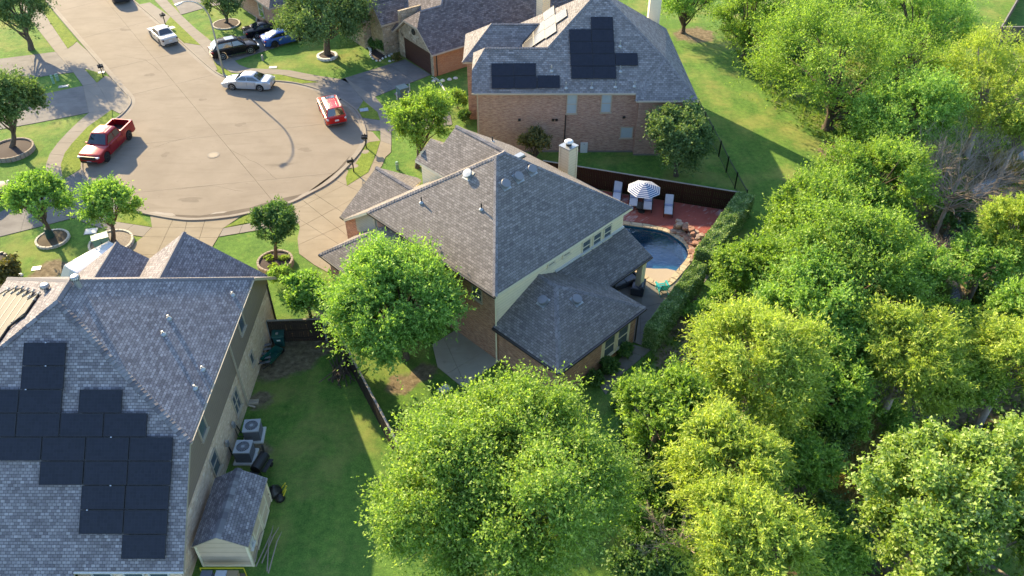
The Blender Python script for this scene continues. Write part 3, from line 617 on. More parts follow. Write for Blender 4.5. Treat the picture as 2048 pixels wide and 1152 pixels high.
def turbine(label, p, z, r=.19):
    t = empty('turbine_vent', (p[0], p[1], z), label, 'roof vent', 'whirlybird vents')
    MB().tube([(0, 0, -.4), (0, 0, .12)], r*.75, 14).build('base', M_galv, t)
    MB().lathe((0, 0, .1), [(r*.8, 0), (r*1.15, .07), (r*1.25, .14), (r*1.12, .21), (r*.7, .26), (.01, .27)], 16).build('turbine', M_galv, t)
    b = MB()
    for k in range(14):
        a = 2*pi*k/14; b.bar((r*1.2*cos(a), r*1.2*sin(a), .12), (r*1.16*cos(a+.2), r*1.16*sin(a+.2), .33), .02)
    o = b.build('vane', M_iron, t); o['kind'] = 'stuff'
    return t
def dome_vent(label, p, nrm, group='round grey roof vents', mat=None):
    """a round low vent: flange, neck and lid on a sloping roof"""
    t = empty('roof_vent', p, label, 'roof vent', group); q = Vector(nrm).to_track_quat('Z', 'Y'); t.rotation_mode = 'QUATERNION'; t.rotation_quaternion = q
    MB().box((0, -.03, .015), (.62, .68, .03)).build('flange', M_galv, t)
    t.rotation_mode = 'QUATERNION'
    MB().lathe((0, 0, .02), [(.2, 0), (.2, .16)], 18).build('neck', M_vent_grey, t)
    MB().lathe((0, 0, .15), [(.27, 0), (.31, .02), (.31, .10), (.29, .13), (.01, .15)], 22).build('lid', mat or M_vent_grey, t, smooth=False)
    return t
def vents_frame(parent_label): pass
# ---- house at lower left, roof covered with black solar panels
LH = empty('house', (-21.9, 30.1, 0), 'large house with slate-grey hip roof carrying black solar panels, cream stone side wall', 'house', 'houses of the cul-de-sac')
xe, xw, yS, yN, ze = -15.15, -29.5, 24.4, 36.6, 6.15
RS, RN = (-21.9, 29.4, 10.7), (-21.9, 30.9, 10.7); kS, kN = 4.55/5.0, 4.55/5.7
SEc, NEc, SWc, NWc = (xe, yS, ze), (xe, yN, ze), (xw, yS, ze), (xw, yN, ze)
Sb, Nb = 20.1, 40.2; zs, zn = ze-kS*(yS-Sb), ze-kN*(Nb-yN)
roof(LH, [[SEc, NEc, RN, RS], [SWc, SEc, RS], [NWc, SWc, RS, RN], [NEc, NWc, RN],
          [(xw, 17.5, ze-kS*(yS-17.5)), (-20.2, 17.5, ze-kS*(yS-17.5)), (-20.2, Sb, zs), (xe, Sb, zs), SEc, SWc], [NEc, (xe, Nb, zn), (xw, Nb, zn), NWc]], M_roof_blue, M_trim_tan, .22)
CAPM = [plain('cap_shingle_light', (.27, .26, .27), .9), plain('cap_shingle_mid', (.2, .19, .2), .9), plain('cap_shingle_dark', (.15, .14, .155), .9)]
caps(LH, RS, SEc, CAPM, .36, .2, True, 'cap_shingle'); caps(LH, RS, SWc, CAPM, .36, .2, True, 'cap_shingle')
caps(LH, RN, NEc, CAPM[1], .3, .2); caps(LH, RN, NWc, CAPM[1], .3, .2); caps(LH, RS, RN, CAPM[1], .34, .2)
wx, wxw, wS, wN = -15.62, -29.0, 24.85, 36.1
zm = 2.95
wall(LH, [quadwall((wx, wS), (wx, wN), zm, ze-.2), quadwall((wx, wN), (wxw, wN), zm, ze-.2), quadwall((wxw, wN), (wxw, wS), zm, ze-.2), quadwall((wxw, wS), (wx, wS), zm, ze-.2),
          [(wx, 20.95, zm), (wx, wS, zm), (wx, wS, ze-.0)], [(wx, wN, zm), (wx, 39.8, zm), (wx, 39.8, zn+.25), (wx, wN, ze+.1)]], M_siding_tan)
wall(LH, [[(wx-.03, 20.55, 0), (wx-.03, 39.8, 0), (wx-.03, 39.8, zn+.15), (wx-.03, 39.2, zm), (wx-.03, 21.4, zm), (wx-.03, 20.55, zs+.2)], quadwall((wx-.03, 39.8), (wxw, 39.8), 0, zn+.1), quadwall((wxw, 39.8), (wxw, 17.9), 0, zm), quadwall((wxw, 17.9), (-20.6, 17.9), 0, .35), quadwall((-20.6, 20.55), (wx-.03, 20.55), 0, zs+.1)], M_stone_cream, 'stone_wall')
for x_ in (-19.4, -17.9, -16.7): window(LH, (x_, 20.55), (1, 0), (0, -1), 1.0, 1.3, 1.35)
east = ((0, 1), (1, 0))
for y_, z_, w_, h_, pn in ((34.3, 4.75, .95, 1.35, None), (26.6, 4.75, .95, 1.35, None)): window(LH, (wx, y_), *east, w_, h_, z_, M_trim_tan, pn, 'plain')
for y_, z_, w_, h_, st in ((34.4, 1.7, .6, .9, 'plain'), (30.9, 1.75, 1.0, 1.5, 'cross'), (26.6, 1.75, .95, 1.5, 'sash')): window(LH, (wx-.03, y_), *east, w_, h_, z_, M_trim_tan, None, st)
downspout(LH, wx+.06, 32.0, 0, 6.0, M_trim_tan, (.4, 0)); downspout(LH, wx+.03, 39.5, 0, 3.2, M_trim_dark)
gutter(LH, [(xe+.05, yS, ze-.08), (xe+.05, yN, ze-.08)], mat=M_trim_tan, r=.035); gutter(LH, [(xe, Sb-.05, zs-.08), (-20.2, Sb-.05, zs-.08)], mat=M_trim_white, r=.04)
for gx, gz, hw in ((-20.7, 6.0, 4.6), (-25.2, 5.2, 3.3)):
    k = .76
    roof(LH, [[(gx, 34, gz), (gx, 41.3, gz), (gx+hw, 41.3, gz-k*hw), (gx+hw, 34, gz-k*hw)], [(gx, 34, gz), (gx, 41.3, gz), (gx-hw, 41.3, gz-k*hw), (gx-hw, 34, gz-k*hw)]], M_roof_blue, M_trim_tan, name='garage_roof')
    wall(LH, [[(gx-hw+.4, 40.9, 0), (gx+hw-.4, 40.9, 0), (gx+hw-.4, 40.9, gz-k*(hw-.4)-.2), (gx, 40.9, gz-.2), (gx-hw+.4, 40.9, gz-k*(hw-.4)-.2)]], M_stone_cream, 'garage_wall')
    caps(LH, (gx, 36, gz), (gx, 41.3, gz), CAPM[1], .3, .2)
# solar array on its camera-side slope: every module a part
def on_s(x, d):                        # d metres down the south slope from the ridge end
    L = sqrt(1+kS*kS); return Vector((x, 29.4-d/L, 10.7-d*kS/L))
nS = Vector((0, -kS, 1)).normalized(); tS = Vector((0, -1, -kS)).normalized(); qS = Matrix((Vector((1, 0, 0)), -tS, nS)).transposed()
def module(parent, c, q, w, h, lift=.13):
    L = wloc(parent); cc = Vector(c)-L
    u, v, n = q.col[0], q.col[1], q.col[2]
    b = MB(); fo = .03; e = .035
    for (du, dv, sx, sy) in ((0, h/2-fo/2, w, fo), (0, -h/2+fo/2, w, fo), (-w/2+fo/2, 0, fo, h-2*fo), (w/2-fo/2, 0, fo, h-2*fo)):
        b.box(cc+u*du+v*dv+n*lift, (sx, sy, e), m=q)
    g = MB(); g.box(cc+n*lift, (w-2*fo, h-2*fo, e*.7), m=q)
    p = g.build('solar_panel', M_panel, parent)
    b.build('frame', M_panel_frame, p); return p
def clamp(parent, c, q, lift=.17):
    L = wloc(parent); b = MB(); b.box(Vector(c)-L+q.col[2]*lift, (.07, .05, .04), m=q); b.build('clamp', M_clamp, parent)
arr = empty('solar_array', (-20.5, 24.0, 6.4), 'broad black solar array stepping down the grey roof at lower left', 'solar panels', 'solar arrays')
PW, PH = 2.0, 1.16; rng = random.Random(3)
for row, xs in enumerate(([-23.25], [-23.25], [-25.33, -23.28, -20.44], [-25.35, -23.3, -21.25, -19.2], [-24.08, -22.03, -19.98, -17.93], [-22.04, -19.98, -17.93], [-20.03, -17.97], [-20.03, -17.98], [-18.0])):
    for x in xs:
        d = 2.06+1.108*row; module(arr, on_s(x+1.02, d+.545), qS, 2.02, 1.08)
        if rng.random() < .4: clamp(arr, on_s(x+rng.uniform(.3, 1.7), d), qS)
def on_e(x, y, up=0): return (x, y, ze+4.55/6.75*(xe-x)+up)
def on_w(x, y, up=0): return (x, y, ze+4.55/7.6*(x-xw)+up)
for lab, x, y in (('pipe vent near the far right corner of the grey roof', -15.75, 34.6), ('middle pipe vent on the right slope of the grey roof, the further of two', -17.83, 31.1), ('middle pipe vent on the right slope of the grey roof, the nearer of two', -17.76, 29.96),
                  ('pipe vent by the right eave of the grey roof, the further of two', -15.75, 28.8), ('pipe vent by the right eave of the grey roof, the nearer of two', -15.75, 27.5)):
    pipe_vent(lab, on_e(x, y), .22, M_galv)
turbine('whirlybird vent on the sunny tan slope beside the pool heating mats', (-23.6, 31.3), 9.75)
turbine('whirlybird vent just right of the ridge on the slate roof', (-21.5, 30.75), 10.75)
ph = empty('pool_heating_array', on_w(-25.5, 31.5), 'long matte tan pool heating mats with black header pipes on the sunny slope', 'solar heater')
Lp = wloc(ph); kW = 4.55/7.6; lW = sqrt(1+kW*kW); dW = Vector((-1, 0, -kW))/lW; nW_ = Vector((-kW, 0, 1))/lW
M_mat = plain('heater_mat', (.15, .13, .105), .55, var=.08)
def wpt(s, y, lift=.0): return Vector(on_w(-21.9, y))+dW*s+nW_*lift-Lp
qW = Matrix((dW, nW_.cross(dW), nW_)).transposed()
for i, (xu, ya, yb_) in enumerate(((-23.95, 31.25, 29.6), (-24.75, 32.0, 28.35), (-25.55, 32.7, 27.75), (-26.35, 33.4, 27.1), (-27.15, 34.0, 26.5), (-27.95, 34.4, 26.0))):
    s0 = (-21.9-xu)*lW; b = MB(); b.box(wpt(s0+.46, (ya+yb_)/2, .07), (.90, ya-yb_, .04), m=qW); b.build('mat', M_mat, ph)
    b = MB()
    for y_ in (ya+.06, yb_-.06): b.tube([wpt(s0-.02, y_, .09), wpt(s0+.94, y_, .09)], .045, 8)
    b.build('header_pipe', M_black, ph)
    for y_ in (ya-.02, ya-.5): MB().box(wpt(s0+.02, y_, .12), (.1, .16, .1), m=qW).build('bracket', M_galv, ph)
    MB().bar(wpt(s0+.95, ya, .1), wpt(s0+.95, yb_, .1), .03).build('strap', M_trim_tan, ph)
b = MB(); b.tube([wpt(2.42, 31.2, .1), wpt(2.42, 29.7, .1), wpt(3.35, 29.2, .1), wpt(3.35, 28.3, .1), wpt(4.3, 27.7, .1), wpt(5.2, 27.0, .1)], .06, 8); b.build('supply_pipe', M_black, ph)
# ---- main house in the middle
MH = empty('house', (S_X-.35, S_Y+9, 0), 'two-storey brown brick house with big grey hip roof beside the pool', 'house', 'houses of the cul-de-sac')
zE, ks = 5.8, .70
P1, P2 = ML(6, 6, 10.0), ML(6, 6.7, 10.0); W2 = ML(6.71, 7.4, 9.5); V2 = ML(9.5, 4.6, 7.54)
def fz(a): return zE+ks*(12-a)
roof(MH, [[ML(0, 0, zE), ML(12, 0, zE), P1], [ML(0, 0, zE), P1, P2, ML(0, 12.7, zE)],
          [ML(0, 12.7, zE), P2, W2, ML(11.3, 7.4, 9.5), ML(11.3, 12.7, zE)],
          [ML(12, 0, zE), P1, P2, W2, V2, ML(12, 4.6, zE)], [ML(12, 0, zE), ML(12, 4.6, zE), ML(15.2, 4.6, fz(15.2)), ML(15.2, 0, fz(15.2))],
          [W2, V2, ML(12.5, 4.6, 7.54), ML(12.5, 6.1, 8.59), ML(11.3, 6.1, 8.59), ML(11.3, 7.4, 9.5)],
          [ML(11.3, 6.1, 8.59), ML(12.5, 6.1, 8.59), ML(12.5, 7.6, 7.54), ML(11.3, 7.6, 7.54)],
          [ML(12, 3.8, 5.8), ML(16, 3.8, 5.8), ML(16, .3, 3.35), ML(15.5, .3, 3.35)], [ML(12, 3.8, 5.8), ML(16, 3.8, 5.8), ML(16, 7.3, 3.35), ML(15.5, 7.3, 3.35)]], M_roof_main, M_trim_cream)
caps(MH, ML(0, 0, zE), P1, M_cap, .3, .2); caps(MH, ML(12, 0, zE), P1, M_cap, .3, .2); caps(MH, P1, P2, M_cap, .3, .2); caps(MH, P2, W2, M_cap, .3, .2); caps(MH, W2, ML(11.3, 7.4, 9.5), M_cap, .3, .2)
caps(MH, ML(0, 12.7, zE), P2, M_cap, .3, .2); caps(MH, ML(12, 3.8, 5.8), ML(16, 3.8, 5.8), M_cap, .3, .2)
roof(MH, [[ML(13.9, -3, 2.9), ML(10.5, .4, 5.28), ML(7, .4, 5.28), ML(7, -3, 2.9)], [ML(13.9, -3, 2.9), ML(10.5, .4, 5.28), ML(13.9, .4, 2.9)]], M_roof_main, M_trim_cream, name='side_roof')
caps(MH, ML(13.9, -3, 2.9), ML(10.5, .4, 5.28), M_cap, .3, .2)
kw = .45; zr = 3+kw*3.95
roof(MH, [[ML(.4, .15, 3), ML(-5, .15, 3), ML(-1.05, 4.1, zr), ML(.4, 4.1, zr)], [ML(-5, .15, 3), ML(-5, 8.1, 3), ML(-1.05, 4.1, zr)],
          [ML(-5, 8.1, 3), ML(-2.1, 8.1, 3), ML(.4, 5.6, 4.125), ML(.4, 4.1, zr), ML(-1.05, 4.1, zr)], [ML(-2.1, 8.1, 3), ML(-2.1, 12.5, 3), ML(.4, 12.5, 4.125), ML(.4, 5.6, 4.125)]], M_roof_main, M_trim_dark, .16, 'rear_roof')
caps(MH, ML(-5, .15, 3), ML(-1.05, 4.1, zr), M_cap, .34, .22); caps(MH, ML(-5, 8.1, 3), ML(-1.05, 4.1, zr), M_cap, .34, .22); caps(MH, ML(-1.05, 4.1, zr), ML(.4, 4.1, zr), M_cap, .34, .22)
def mq(a0, b0, a1, b1, z0, z1): return quadwall(ML(a0, b0), ML(a1, b1), z0, z1)
A0, A1, B0, B1 = .4, 11.7, .4, 12.3
wall(MH, [mq(A0, B0, A1, B0, 0, zE-.2)], M_brick_main, 'brick_wall')
wall(MH, [mq(A0, B0, A0, B1, 2.6, zE-.2), mq(A0, B1, 11.0, B1, 2.6, zE-.2), mq(12.3, 4.95, 9.0, 4.95, 3, 7.4), mq(12.3, 4.95, 12.3, 6.1, 3, 8.1), [ML(11.05, 6.1, 5), ML(11.05, 12.3, 5), ML(11.05, 12.3, 5.7), ML(11.05, 7.4, 9.2), ML(11.05, 6.1, 8.3)], mq(A0, B0+.5, A0, B0, 4.0, 4.1)], M_siding_cream, 'siding_wall')
wall(MH, [[ML(A1, B0, 2.9), ML(14.3, B0, 2.9), ML(14.3, B0, fz(14.3)-.2), ML(A1, B0, fz(11.7)-.25)]], M_siding_grey, 'gable_siding')
wall(MH, [mq(A1, B0, 15.0, B0, 0, 2.9), [ML(14.3, B0, 2.9), ML(15.0, B0, 2.9), ML(15.0, B0, 3.45), ML(14.3, B0, fz(14.3)-.2)], mq(15.0, B0, 15.7, B0, 0, 3.3), mq(15.7, B0, 15.7, 7.0, 0, 3.2), [ML(15.7, .6, 3.2), ML(15.7, 7.0, 3.2), ML(15.7, 3.8, 5.5)], mq(A0, B1, 11.0, B1, 0, 2.6), mq(12.3, 7.0, 12.3, B1, 0, 3), mq(A0, B0, A0, B1, 0, 2.6)], M_brick_main, 'brick_wall')
wall(MH, [mq(13.5, -2.6, 13.5, B0, 0, 2.8), mq(13.5, -2.6, 7.4, -2.6, 0, 2.8), mq(7.4, -2.6, 7.4, B0, 0, 2.8), [ML(7.2, B0, 2.8), ML(7.2, -2.7, 2.8), ML(7.2, B0, 4.95)]], M_brick_main, 'side_wing_wall')
wall(MH, [mq(.4, .5, -4.65, .5, 0, 2.85), mq(-4.65, .5, -4.65, 7.75, 0, 2.85), mq(-4.65, 7.75, .4, 7.75, 0, 2.85)], M_brick_main, 'rear_wing_wall')
r_ = .70711; out_a, along_b, out_b, along_a = (r_, -r_), (r_, r_), (-r_, -r_), (-r_, r_)
for bc, w_ in ((8.53, .86), (9.6, .86), (10.65, .82)): window(MH, ML(A0, bc), along_b, out_a, w_, 1.05, 4.62, M_trim_cream, None, 'sash')
b = MB()
for i in range(9):
    x0 = -.41+.82*i/9; x1 = -.41+.82*(i+1)/9
    q = lambda x, z: ML(A0-.05, 10.65+x, z)
    b.poly([q(x0, 5.14), q(x1, 5.14), q(x1, 5.14+.28*sqrt(max(0, 1-(x1/.41)**2))), q(x0, 5.14+.28*sqrt(max(0, 1-(x0/.41)**2)))])
b.build('arched_window_head', M_glass_win, MH, world=True)
for bc in (5.2, 6.6): window(MH, ML(A0, bc), along_b, out_a, .7, .26, 5.05, M_trim_cream, None, 'plain')
b = MB(); b.bar(ML(.35, 12.35, 4.22), ML(.35, 5.6, 4.22), .16, .12); b.build('flashing', M_trim_white, MH, world=True)
window(MH, ML(1.95, B0), along_a, out_b, .9, 1.0, 4.58, M_trim_tan, None, 'sash')
for bc in (5.15, 6.45): window(MH, ML(-4.65, bc), along_b, out_a, 1.1, 1.6, 1.45, M_trim_cream, None, 'sash')
b = MB(); b.box((*ML(-4.652, 5.8), 1.45), (2.75, .03, 1.9), rz=pi/4); b.build('window_surround', M_trim_cream, MH, world=True)
b = MB(); b.box((*ML(-1.75, 12.0), 1.4), (.42, .42, 2.8), rz=pi/4); b.box((*ML(-1.75, 12.0), .15), (.54, .54, .3), rz=pi/4); b.build('porch_post', M_trim_cream, MH, world=True)
b = MB(); b.bar(ML(-1.75, 8.1, 2.72), ML(-1.75, 12.3, 2.72), .3, .25); b.build('porch_beam', M_trim_cream, MH, world=True)
gutter(MH, [ML(-.05, -.05, zE-.1), ML(12, -.05, zE-.1)]); gutter(MH, [ML(.4, .1, 2.9), ML(-5.06, .1, 2.9), ML(-5.06, 8.1, 2.9)]); gutter(MH, [ML(-2.14, 8.1, 2.9), ML(-2.14, 12.5, 2.9)]); gutter(MH, [ML(13.95, -3.05, 2.8), ML(7, -3.05, 2.8)])
gutter(MH, [ML(16, .25, 3.25), ML(15.3, .25, 3.25)])
for p in (ML(.3, .32), ML(-4.7, 7.85), ML(11.9, .33)): downspout(MH, *p, 0, 2.9 if p[0] > 2 else zE-.1, M_trim_cream if p[0] < 2 else M_trim_dark)
ch = empty('chimney', ML(6.35, 13.3), 'cream sided chimney with white round cap behind the grey ridge, beside the pool fence', 'chimney')
MB().box((0, 0, 3.77), (.86, .86, 7.54), rz=pi/4).build('shaft', M_siding_beige, ch); MB().box((0, 0, 7.58), (.98, .98, .08), rz=pi/4).build('chase_cover', M_galv, ch)
b = MB()
for sx, sy in ((1, 1), (1, -1), (-1, 1), (-1, -1)): b.box((.41*(sx*r_-sy*r_), .41*(sx*r_+sy*r_), 3.76), (.12, .12, 7.5), rz=pi/4)
b.build('corner_trim', M_siding_beige, ch)
MB().lathe((0, 0, 7.6), [(.2, 0), (.2, .28)], 14).build('flue', M_iron, ch); MB().lathe((0, 0, 7.85), [(.3, 0), (.31, .1), (.2, .18), (.01, .2)], 16).build('flue_cap', M_white_metal, ch)
nL = Vector((*( -ks*.70711, -ks*.70711), 1)); nR = Vector((ks*.70711, -ks*.70711, 1))
def on_main(face, a, b): return ML(a, b, zE+ks*(b if face == 'L' else a))
dome_vent('round grey vent alone on the sunlit left slope of the middle house', on_main('L', 6.9, 4.45), nL, mat=M_galv)
for lab, b_ in (('leftmost of three round vents below the peak of the middle roof', 5.22), ('middle of three round vents below the peak of the middle roof', 6.37), ('rightmost of three round vents below the peak of the middle roof', 7.57)): dome_vent(lab, on_main('R', 4.48, b_), nR)
dome_vent('left round vent on the low rear roof, on the slope facing the trees', ML(-1.12, 2.94, 3+kw*2.79), Vector((-.45*r_, -.45*r_, 1))); dome_vent('right round vent on the low rear roof, next to its hip ridge', ML(-2.39, 4.46, 3+kw*2.61), Vector((.45*r_, -.45*r_, 1)))
dome_vent('round vent on the low side roof behind the big green tree', ML(10.3, -.7, 4.5), nL, mat=M_galv)
pipe_vent('dark pipe vent on the sunlit slope of the middle house, nearer the street', on_main('L', 8.71, 1.95), .42); pipe_vent('dark pipe vent on the sunlit slope of the middle house, nearer the peak', on_main('L', 4.5, 3.25), .42)
pipe_vent('short pipe vent on the far slope left of the middle chimney', ML(9.5, 9.0, 8.35), .4)
bx = empty('box_vent', ML(5.6, 7.6, 9.4), 'low box vent just behind the peak of the middle roof', 'roof vent'); MB().box((0, 0, .08), (.7, .4, .16), rz=pi/4).build('hood', M_galv, bx); MB().box((0, 0, 0), (.85, .55, .04), rz=pi/4).build('flange', M_iron, bx)
# ---- house behind the pool
BH = empty('house', (6, 66, 0), 'two-storey pinkish brick house with steep grey roof and black solar panels', 'house', 'houses of the cul-de-sac')
kb, yb = .715, 60.75
def sz(y): return 5.8+kb*(y-yb)
AP = (7.4, 68.55, 11.38); J0, J1 = (-3.3, 62.4, 7.0), (-2.24, 64.1, 8.2); RL = (2.94, 64.1, 8.2)
yN2 = 73.9
roof(BH, [[(-3.3, yb, 5.8), (10.1, yb, 5.8), (12.65, 63.3, 7.62), AP, RL, J1, J0], [(-3.3, 67.5, 5.8), (-3.3, 65.8, 7.0), J1, RL, (-.4, 67.5, 5.8)], [J0, J1, (-3.3, 65.8, 7.0)],
          [RL, AP, (-.4, yN2, 5.8), (-.4, 67.44, 5.8)], [(15.2, 60.2, 5.4), (12.65, 63.3, 7.62), AP, (14.5, yN2, 5.8)], [AP, (14.5, yN2, 5.8), (-.4, yN2, 5.8)],
          [(10.1, 60.2, 5.4), (15.2, 60.2, 5.4), (12.65, 63.3, 7.62)], [(10.1, 60.2, 5.4), (12.65, 63.3, 7.62), (10.1, yb, 5.8)],
          [(-4.3, 66.6, 5.8), (-1.8, 69.6, 8.0), (2.6, 69.6, 8.0), (-.4, 66.6, 5.8)], [(-4.3, 66.6, 5.8), (-1.8, 69.6, 8.0), (-4.3, 72.6, 5.8)], [(-4.3, 72.6, 5.8), (-1.8, 69.6, 8.0), (2.6, 69.6, 8.0), (-.4, 72.6, 5.8)]], M_roof_back, M_trim_tan)
for a_, c_ in ((RL, AP), ((15.2, 60.2, 5.4), (12.65, 63.3, 7.62)), ((12.65, 63.3, 7.62), AP), ((10.1, 60.2, 5.4), (12.65, 63.3, 7.62)), (J1, RL), ((-4.3, 66.6, 5.8), (-1.8, 69.6, 8.0)), ((-1.8, 69.6, 8.0), (2.6, 69.6, 8.0))): caps(BH, a_, c_, M_cap, .3, .22)
yw, yp = 61.25, 60.72
wall(BH, [quadwall((-2.95, yw), (10.45, yw), -.3, 5.7), quadwall((10.45, yw), (10.45, yp), -.3, 5.4), quadwall((10.45, yp), (14.85, yp), -.3, 5.3), quadwall((14.85, yp), (14.15, 73.5), -.3, 5.6), quadwall((14.15, 73.5), (-2.95, 73.5), -.3, 5.6), quadwall((-2.95, 73.5), (-2.95, yw), -.3, 5.6), [(-3.0, yw, 5.6), (-3.0, 67, 5.6), (-3.0, 65.7, 6.9), (-3.0, 62.5, 6.9)], quadwall((-3.95, 67), (-3.95, 72.2), -.3, 5.7), quadwall((-3.95, 67), (-2.9, 67), -.3, 5.7)], M_brick_back, 'brick_wall')
b = MB(); b.box((3.75, yw-.03, -.05), (13.4, .08, .35)); b.box((12.65, yp-.03, -.05), (4.46, .08, .35)); b.build('plinth', M_patio, BH, world=True)
for x_, z_, w_, h_, st in ((4.97, 4.56, .9, 1.78, 'sash'), (7.82, 4.64, .9, 1.72, 'sash'), (9.75, 1.9, 1.1, 1.1, 'plain')): window(BH, (x_, yw), (1, 0), (0, -1), w_, h_, z_, M_trim_tan, M_glass_blind, st)
gutter(BH, [(-3.3, yb-.05, 5.72), (10.1, yb-.05, 5.72)], mat=M_trim_tan, r=.05); gutter(BH, [(10.1, 60.15, 5.32), (15.2, 60.15, 5.32)], mat=M_trim_tan, r=.05)
downspout(BH, -2.85, yw-.06, -.2, 5.6, M_trim_tan); downspout(BH, 4.5, yw-.05, -.2, 3.6, M_iron)
b = MB()
for x_ in (0.62, 3.45, 3.75, 9.4): b.box((x_, yw-.06, 3.1 if x_ < 9 else 3.35), (.22, .12, .18))
b.build('wall_fixture', M_iron, BH, world=True)
mt = empty('meter_panel', (6.2, yw-.1, 0), 'flat white panel box on the brick wall behind the pool chimney', 'utility box'); MB().box((0, 0, .35), (.62, .14, 1.2)).build('cabinet', M_white_metal, mt); MB().box((-.5, .02, .5), (.2, .1, .35)).build('meter', M_iron, mt); MB().box((0, -.075, .85), (.08, .03, .05)).build('latch', M_iron, mt)
ch = empty('chimney', (13.25, 74.4), 'tall pale chimney at the far right corner of the solar-panelled brick house', 'chimney'); MB().box((0, 0, 5.9), (1.05, .95, 11.8)).build('shaft', M_trim_cream, ch); MB().box((0, 0, 11.85), (1.2, 1.1, .1)).build('chase_cover', M_galv, ch); MB().lathe((0, 0, 11.85), [(.2, 0), (.2, .4)], 12).build('flue', M_iron, ch)
lB = sqrt(1+kb*kb); nB = Vector((0, -kb, 1))/lB; tB_ = Vector((0, 1, kb))/lB; qB = Matrix((Vector((1, 0, 0)), tB_, nB)).transposed()
def on_b(x, d): return (x, yb+d/lB, 5.8+kb*d/lB)
a1 = empty('solar_array', on_b(1, 1.4), 'five black panels low on the left of the steep grey roof', 'solar panels', 'solar arrays')
for x, d in ((-1.7, 2.02), (.13, 2.05), (-1.66, .88), (.18, .9), (2.08, .93)): module(a1, on_b(x+.92, d), qB, 1.83, 1.12)
a2 = empty('solar_array', on_b(7.5, 3.5), 'ten black panels in a stepped block right of centre on the steep grey roof', 'solar panels', 'solar arrays')
for x, d in ((6.58, 6.33), (4.74, 5.19), (6.6, 5.19), (4.78, 4.06), (6.63, 4.06), (4.82, 2.93), (6.66, 2.93), (8.52, 2.98), (4.86, 1.78), (6.7, 1.78)): module(a2, on_b(x+.92, d), qB, 1.84, 1.12)
for ar_, pts_ in ((a1, ((-.8, 2.62), (1, 2.62), (2.8, 1.52), (3.5, 1.52))), (a2, ((7.0, 6.93), (8.1, 6.95), (5.3, 5.78), (9.2, 3.6), (9.9, 3.6)))):
    for x, d in pts_: clamp(ar_, on_b(x, d), qB)
a3 = empty('solar_array', (3.0, 68, 8.3), 'glaring pale panels on the sunny side slope of the steep grey roof', 'solar panels', 'solar arrays')
nW2 = Vector((-kb, 0, 1))/lB; tW2 = Vector((1, 0, kb))/lB; qW2 = Matrix((Vector((0, -1, 0)), tW2, nW2)).transposed()
for y, d in ((66.9, 2.3), (68.8, 2.3), (66.9, 3.45), (68.8, 3.45), (66.7, 4.6), (68.6, 4.6), (70.5, 4.6), (68.3, 5.75)): module(a3, (-.4+d/lB, y, 5.8+kb*d/lB), qW2, 1.84, 1.12)
for i, (x, d) in enumerate(((8.95, 4.26), (3.25, 1.99), (8.9, 1.95), (4.41, .45), (6.51, .48), (8.44, .54), (10.0, .61))):
    pipe_vent(('white pipe vent right of the upper panels on the steep grey roof', 'white pipe vent between the two panel blocks on the steep grey roof', 'white pipe vent at the lower right corner of the stepped panel block', 'white pipe vent by the eave, first from the left on the steep roof', 'white pipe vent by the eave, second from the left on the steep roof', 'white pipe vent by the eave, third from the left on the steep roof', 'white pipe vent by the eave, nearest the corner valley of the steep roof')[i], on_b(x, d), .5, M_galv)
# ---- one-storey house with the brown garage door
GH = empty('house', (-7.78, 75.77, 0), 'low stone-fronted house with a dark brown garage door beyond the red car', 'house', 'houses of the cul-de-sac')
def GL(p, q, z=None):
    x, y = -7.78-.605*p+.796*q, 75.77+.796*p+.605*q; return (x, y) if z is None else (x, y, z)
kg, zg = .8, 2.55
def gz(p): return zg+kg*(p+.4)
roof(GH, [[GL(-.4, -.4, zg), GL(-.4, 22, zg), GL(7.5, 22, gz(7.5)), GL(7.5, 7.5, gz(7.5)), GL(3.3, 3.3, gz(3.3)), GL(3.3, .9, gz(3.3)), GL(2.0, -.4, gz(2.0))],
          [GL(7.5, 22, gz(7.5)), GL(7.5, 7.5, gz(7.5)), GL(15.4, -.4, zg), GL(15.4, 22, zg)], [GL(3.3, 3.3, gz(3.3)), GL(7.5, 7.5, gz(7.5)), GL(15.4, -.4, zg), GL(7.0, -.4, zg)],
          [GL(3.3, 3.3, gz(3.3)), GL(3.3, .9, gz(3.3)), GL(4.6, -.4, gz(2.0)), GL(7.0, -.4, zg)], [GL(2.0, -.4, gz(2.0)), GL(3.3, .9, gz(3.3)), GL(4.6, -.4, gz(2.0))]], M_roof_far, M_trim_tan)
caps(GH, GL(3.3, .9, gz(3.3)), GL(3.3, 3.3, gz(3.3)), M_cap, .3, .22); caps(GH, GL(3.3, 3.3, gz(3.3)), GL(7.5, 7.5, gz(7.5)), M_cap, .3, .22)
def gq(p0, q0, p1, q1, z0, z1): return quadwall(GL(p0, q0), GL(p1, q1), z0, z1)
wall(GH, [gq(0, 0, 0, 21.6, 0, 2.7)], M_brick_red, 'brick_wall')
wall(GH, [gq(0, 0, .5, 0, 0, 2.8), gq(5.5, 0, 6.6, 0, 0, 2.6), [GL(.0, 0, 2.3), GL(6.6, 0, 2.3), GL(6.6, 0, 2.65), GL(4.6, 0, gz(2.0)-.25), GL(2.0, 0, gz(2.0)-.25), GL(0, 0, 2.75)], gq(6.6, 0, 6.6, 3, 0, 2.6), gq(6.6, 1.5, 15, 1.5, 0, 2.6), gq(15, 1.5, 15, 21, 0, 2.6)], M_stone_tan, 'stone_wall')
b = MB()
for i in range(4): b.bar(GL(.5, .06, .29+.575*i), GL(5.5, .06, .29+.575*i), .06, .555)
gd = b.build('garage_door', plain('garage_door_brown', (.075, .032, .024), .5), GH, world=True)
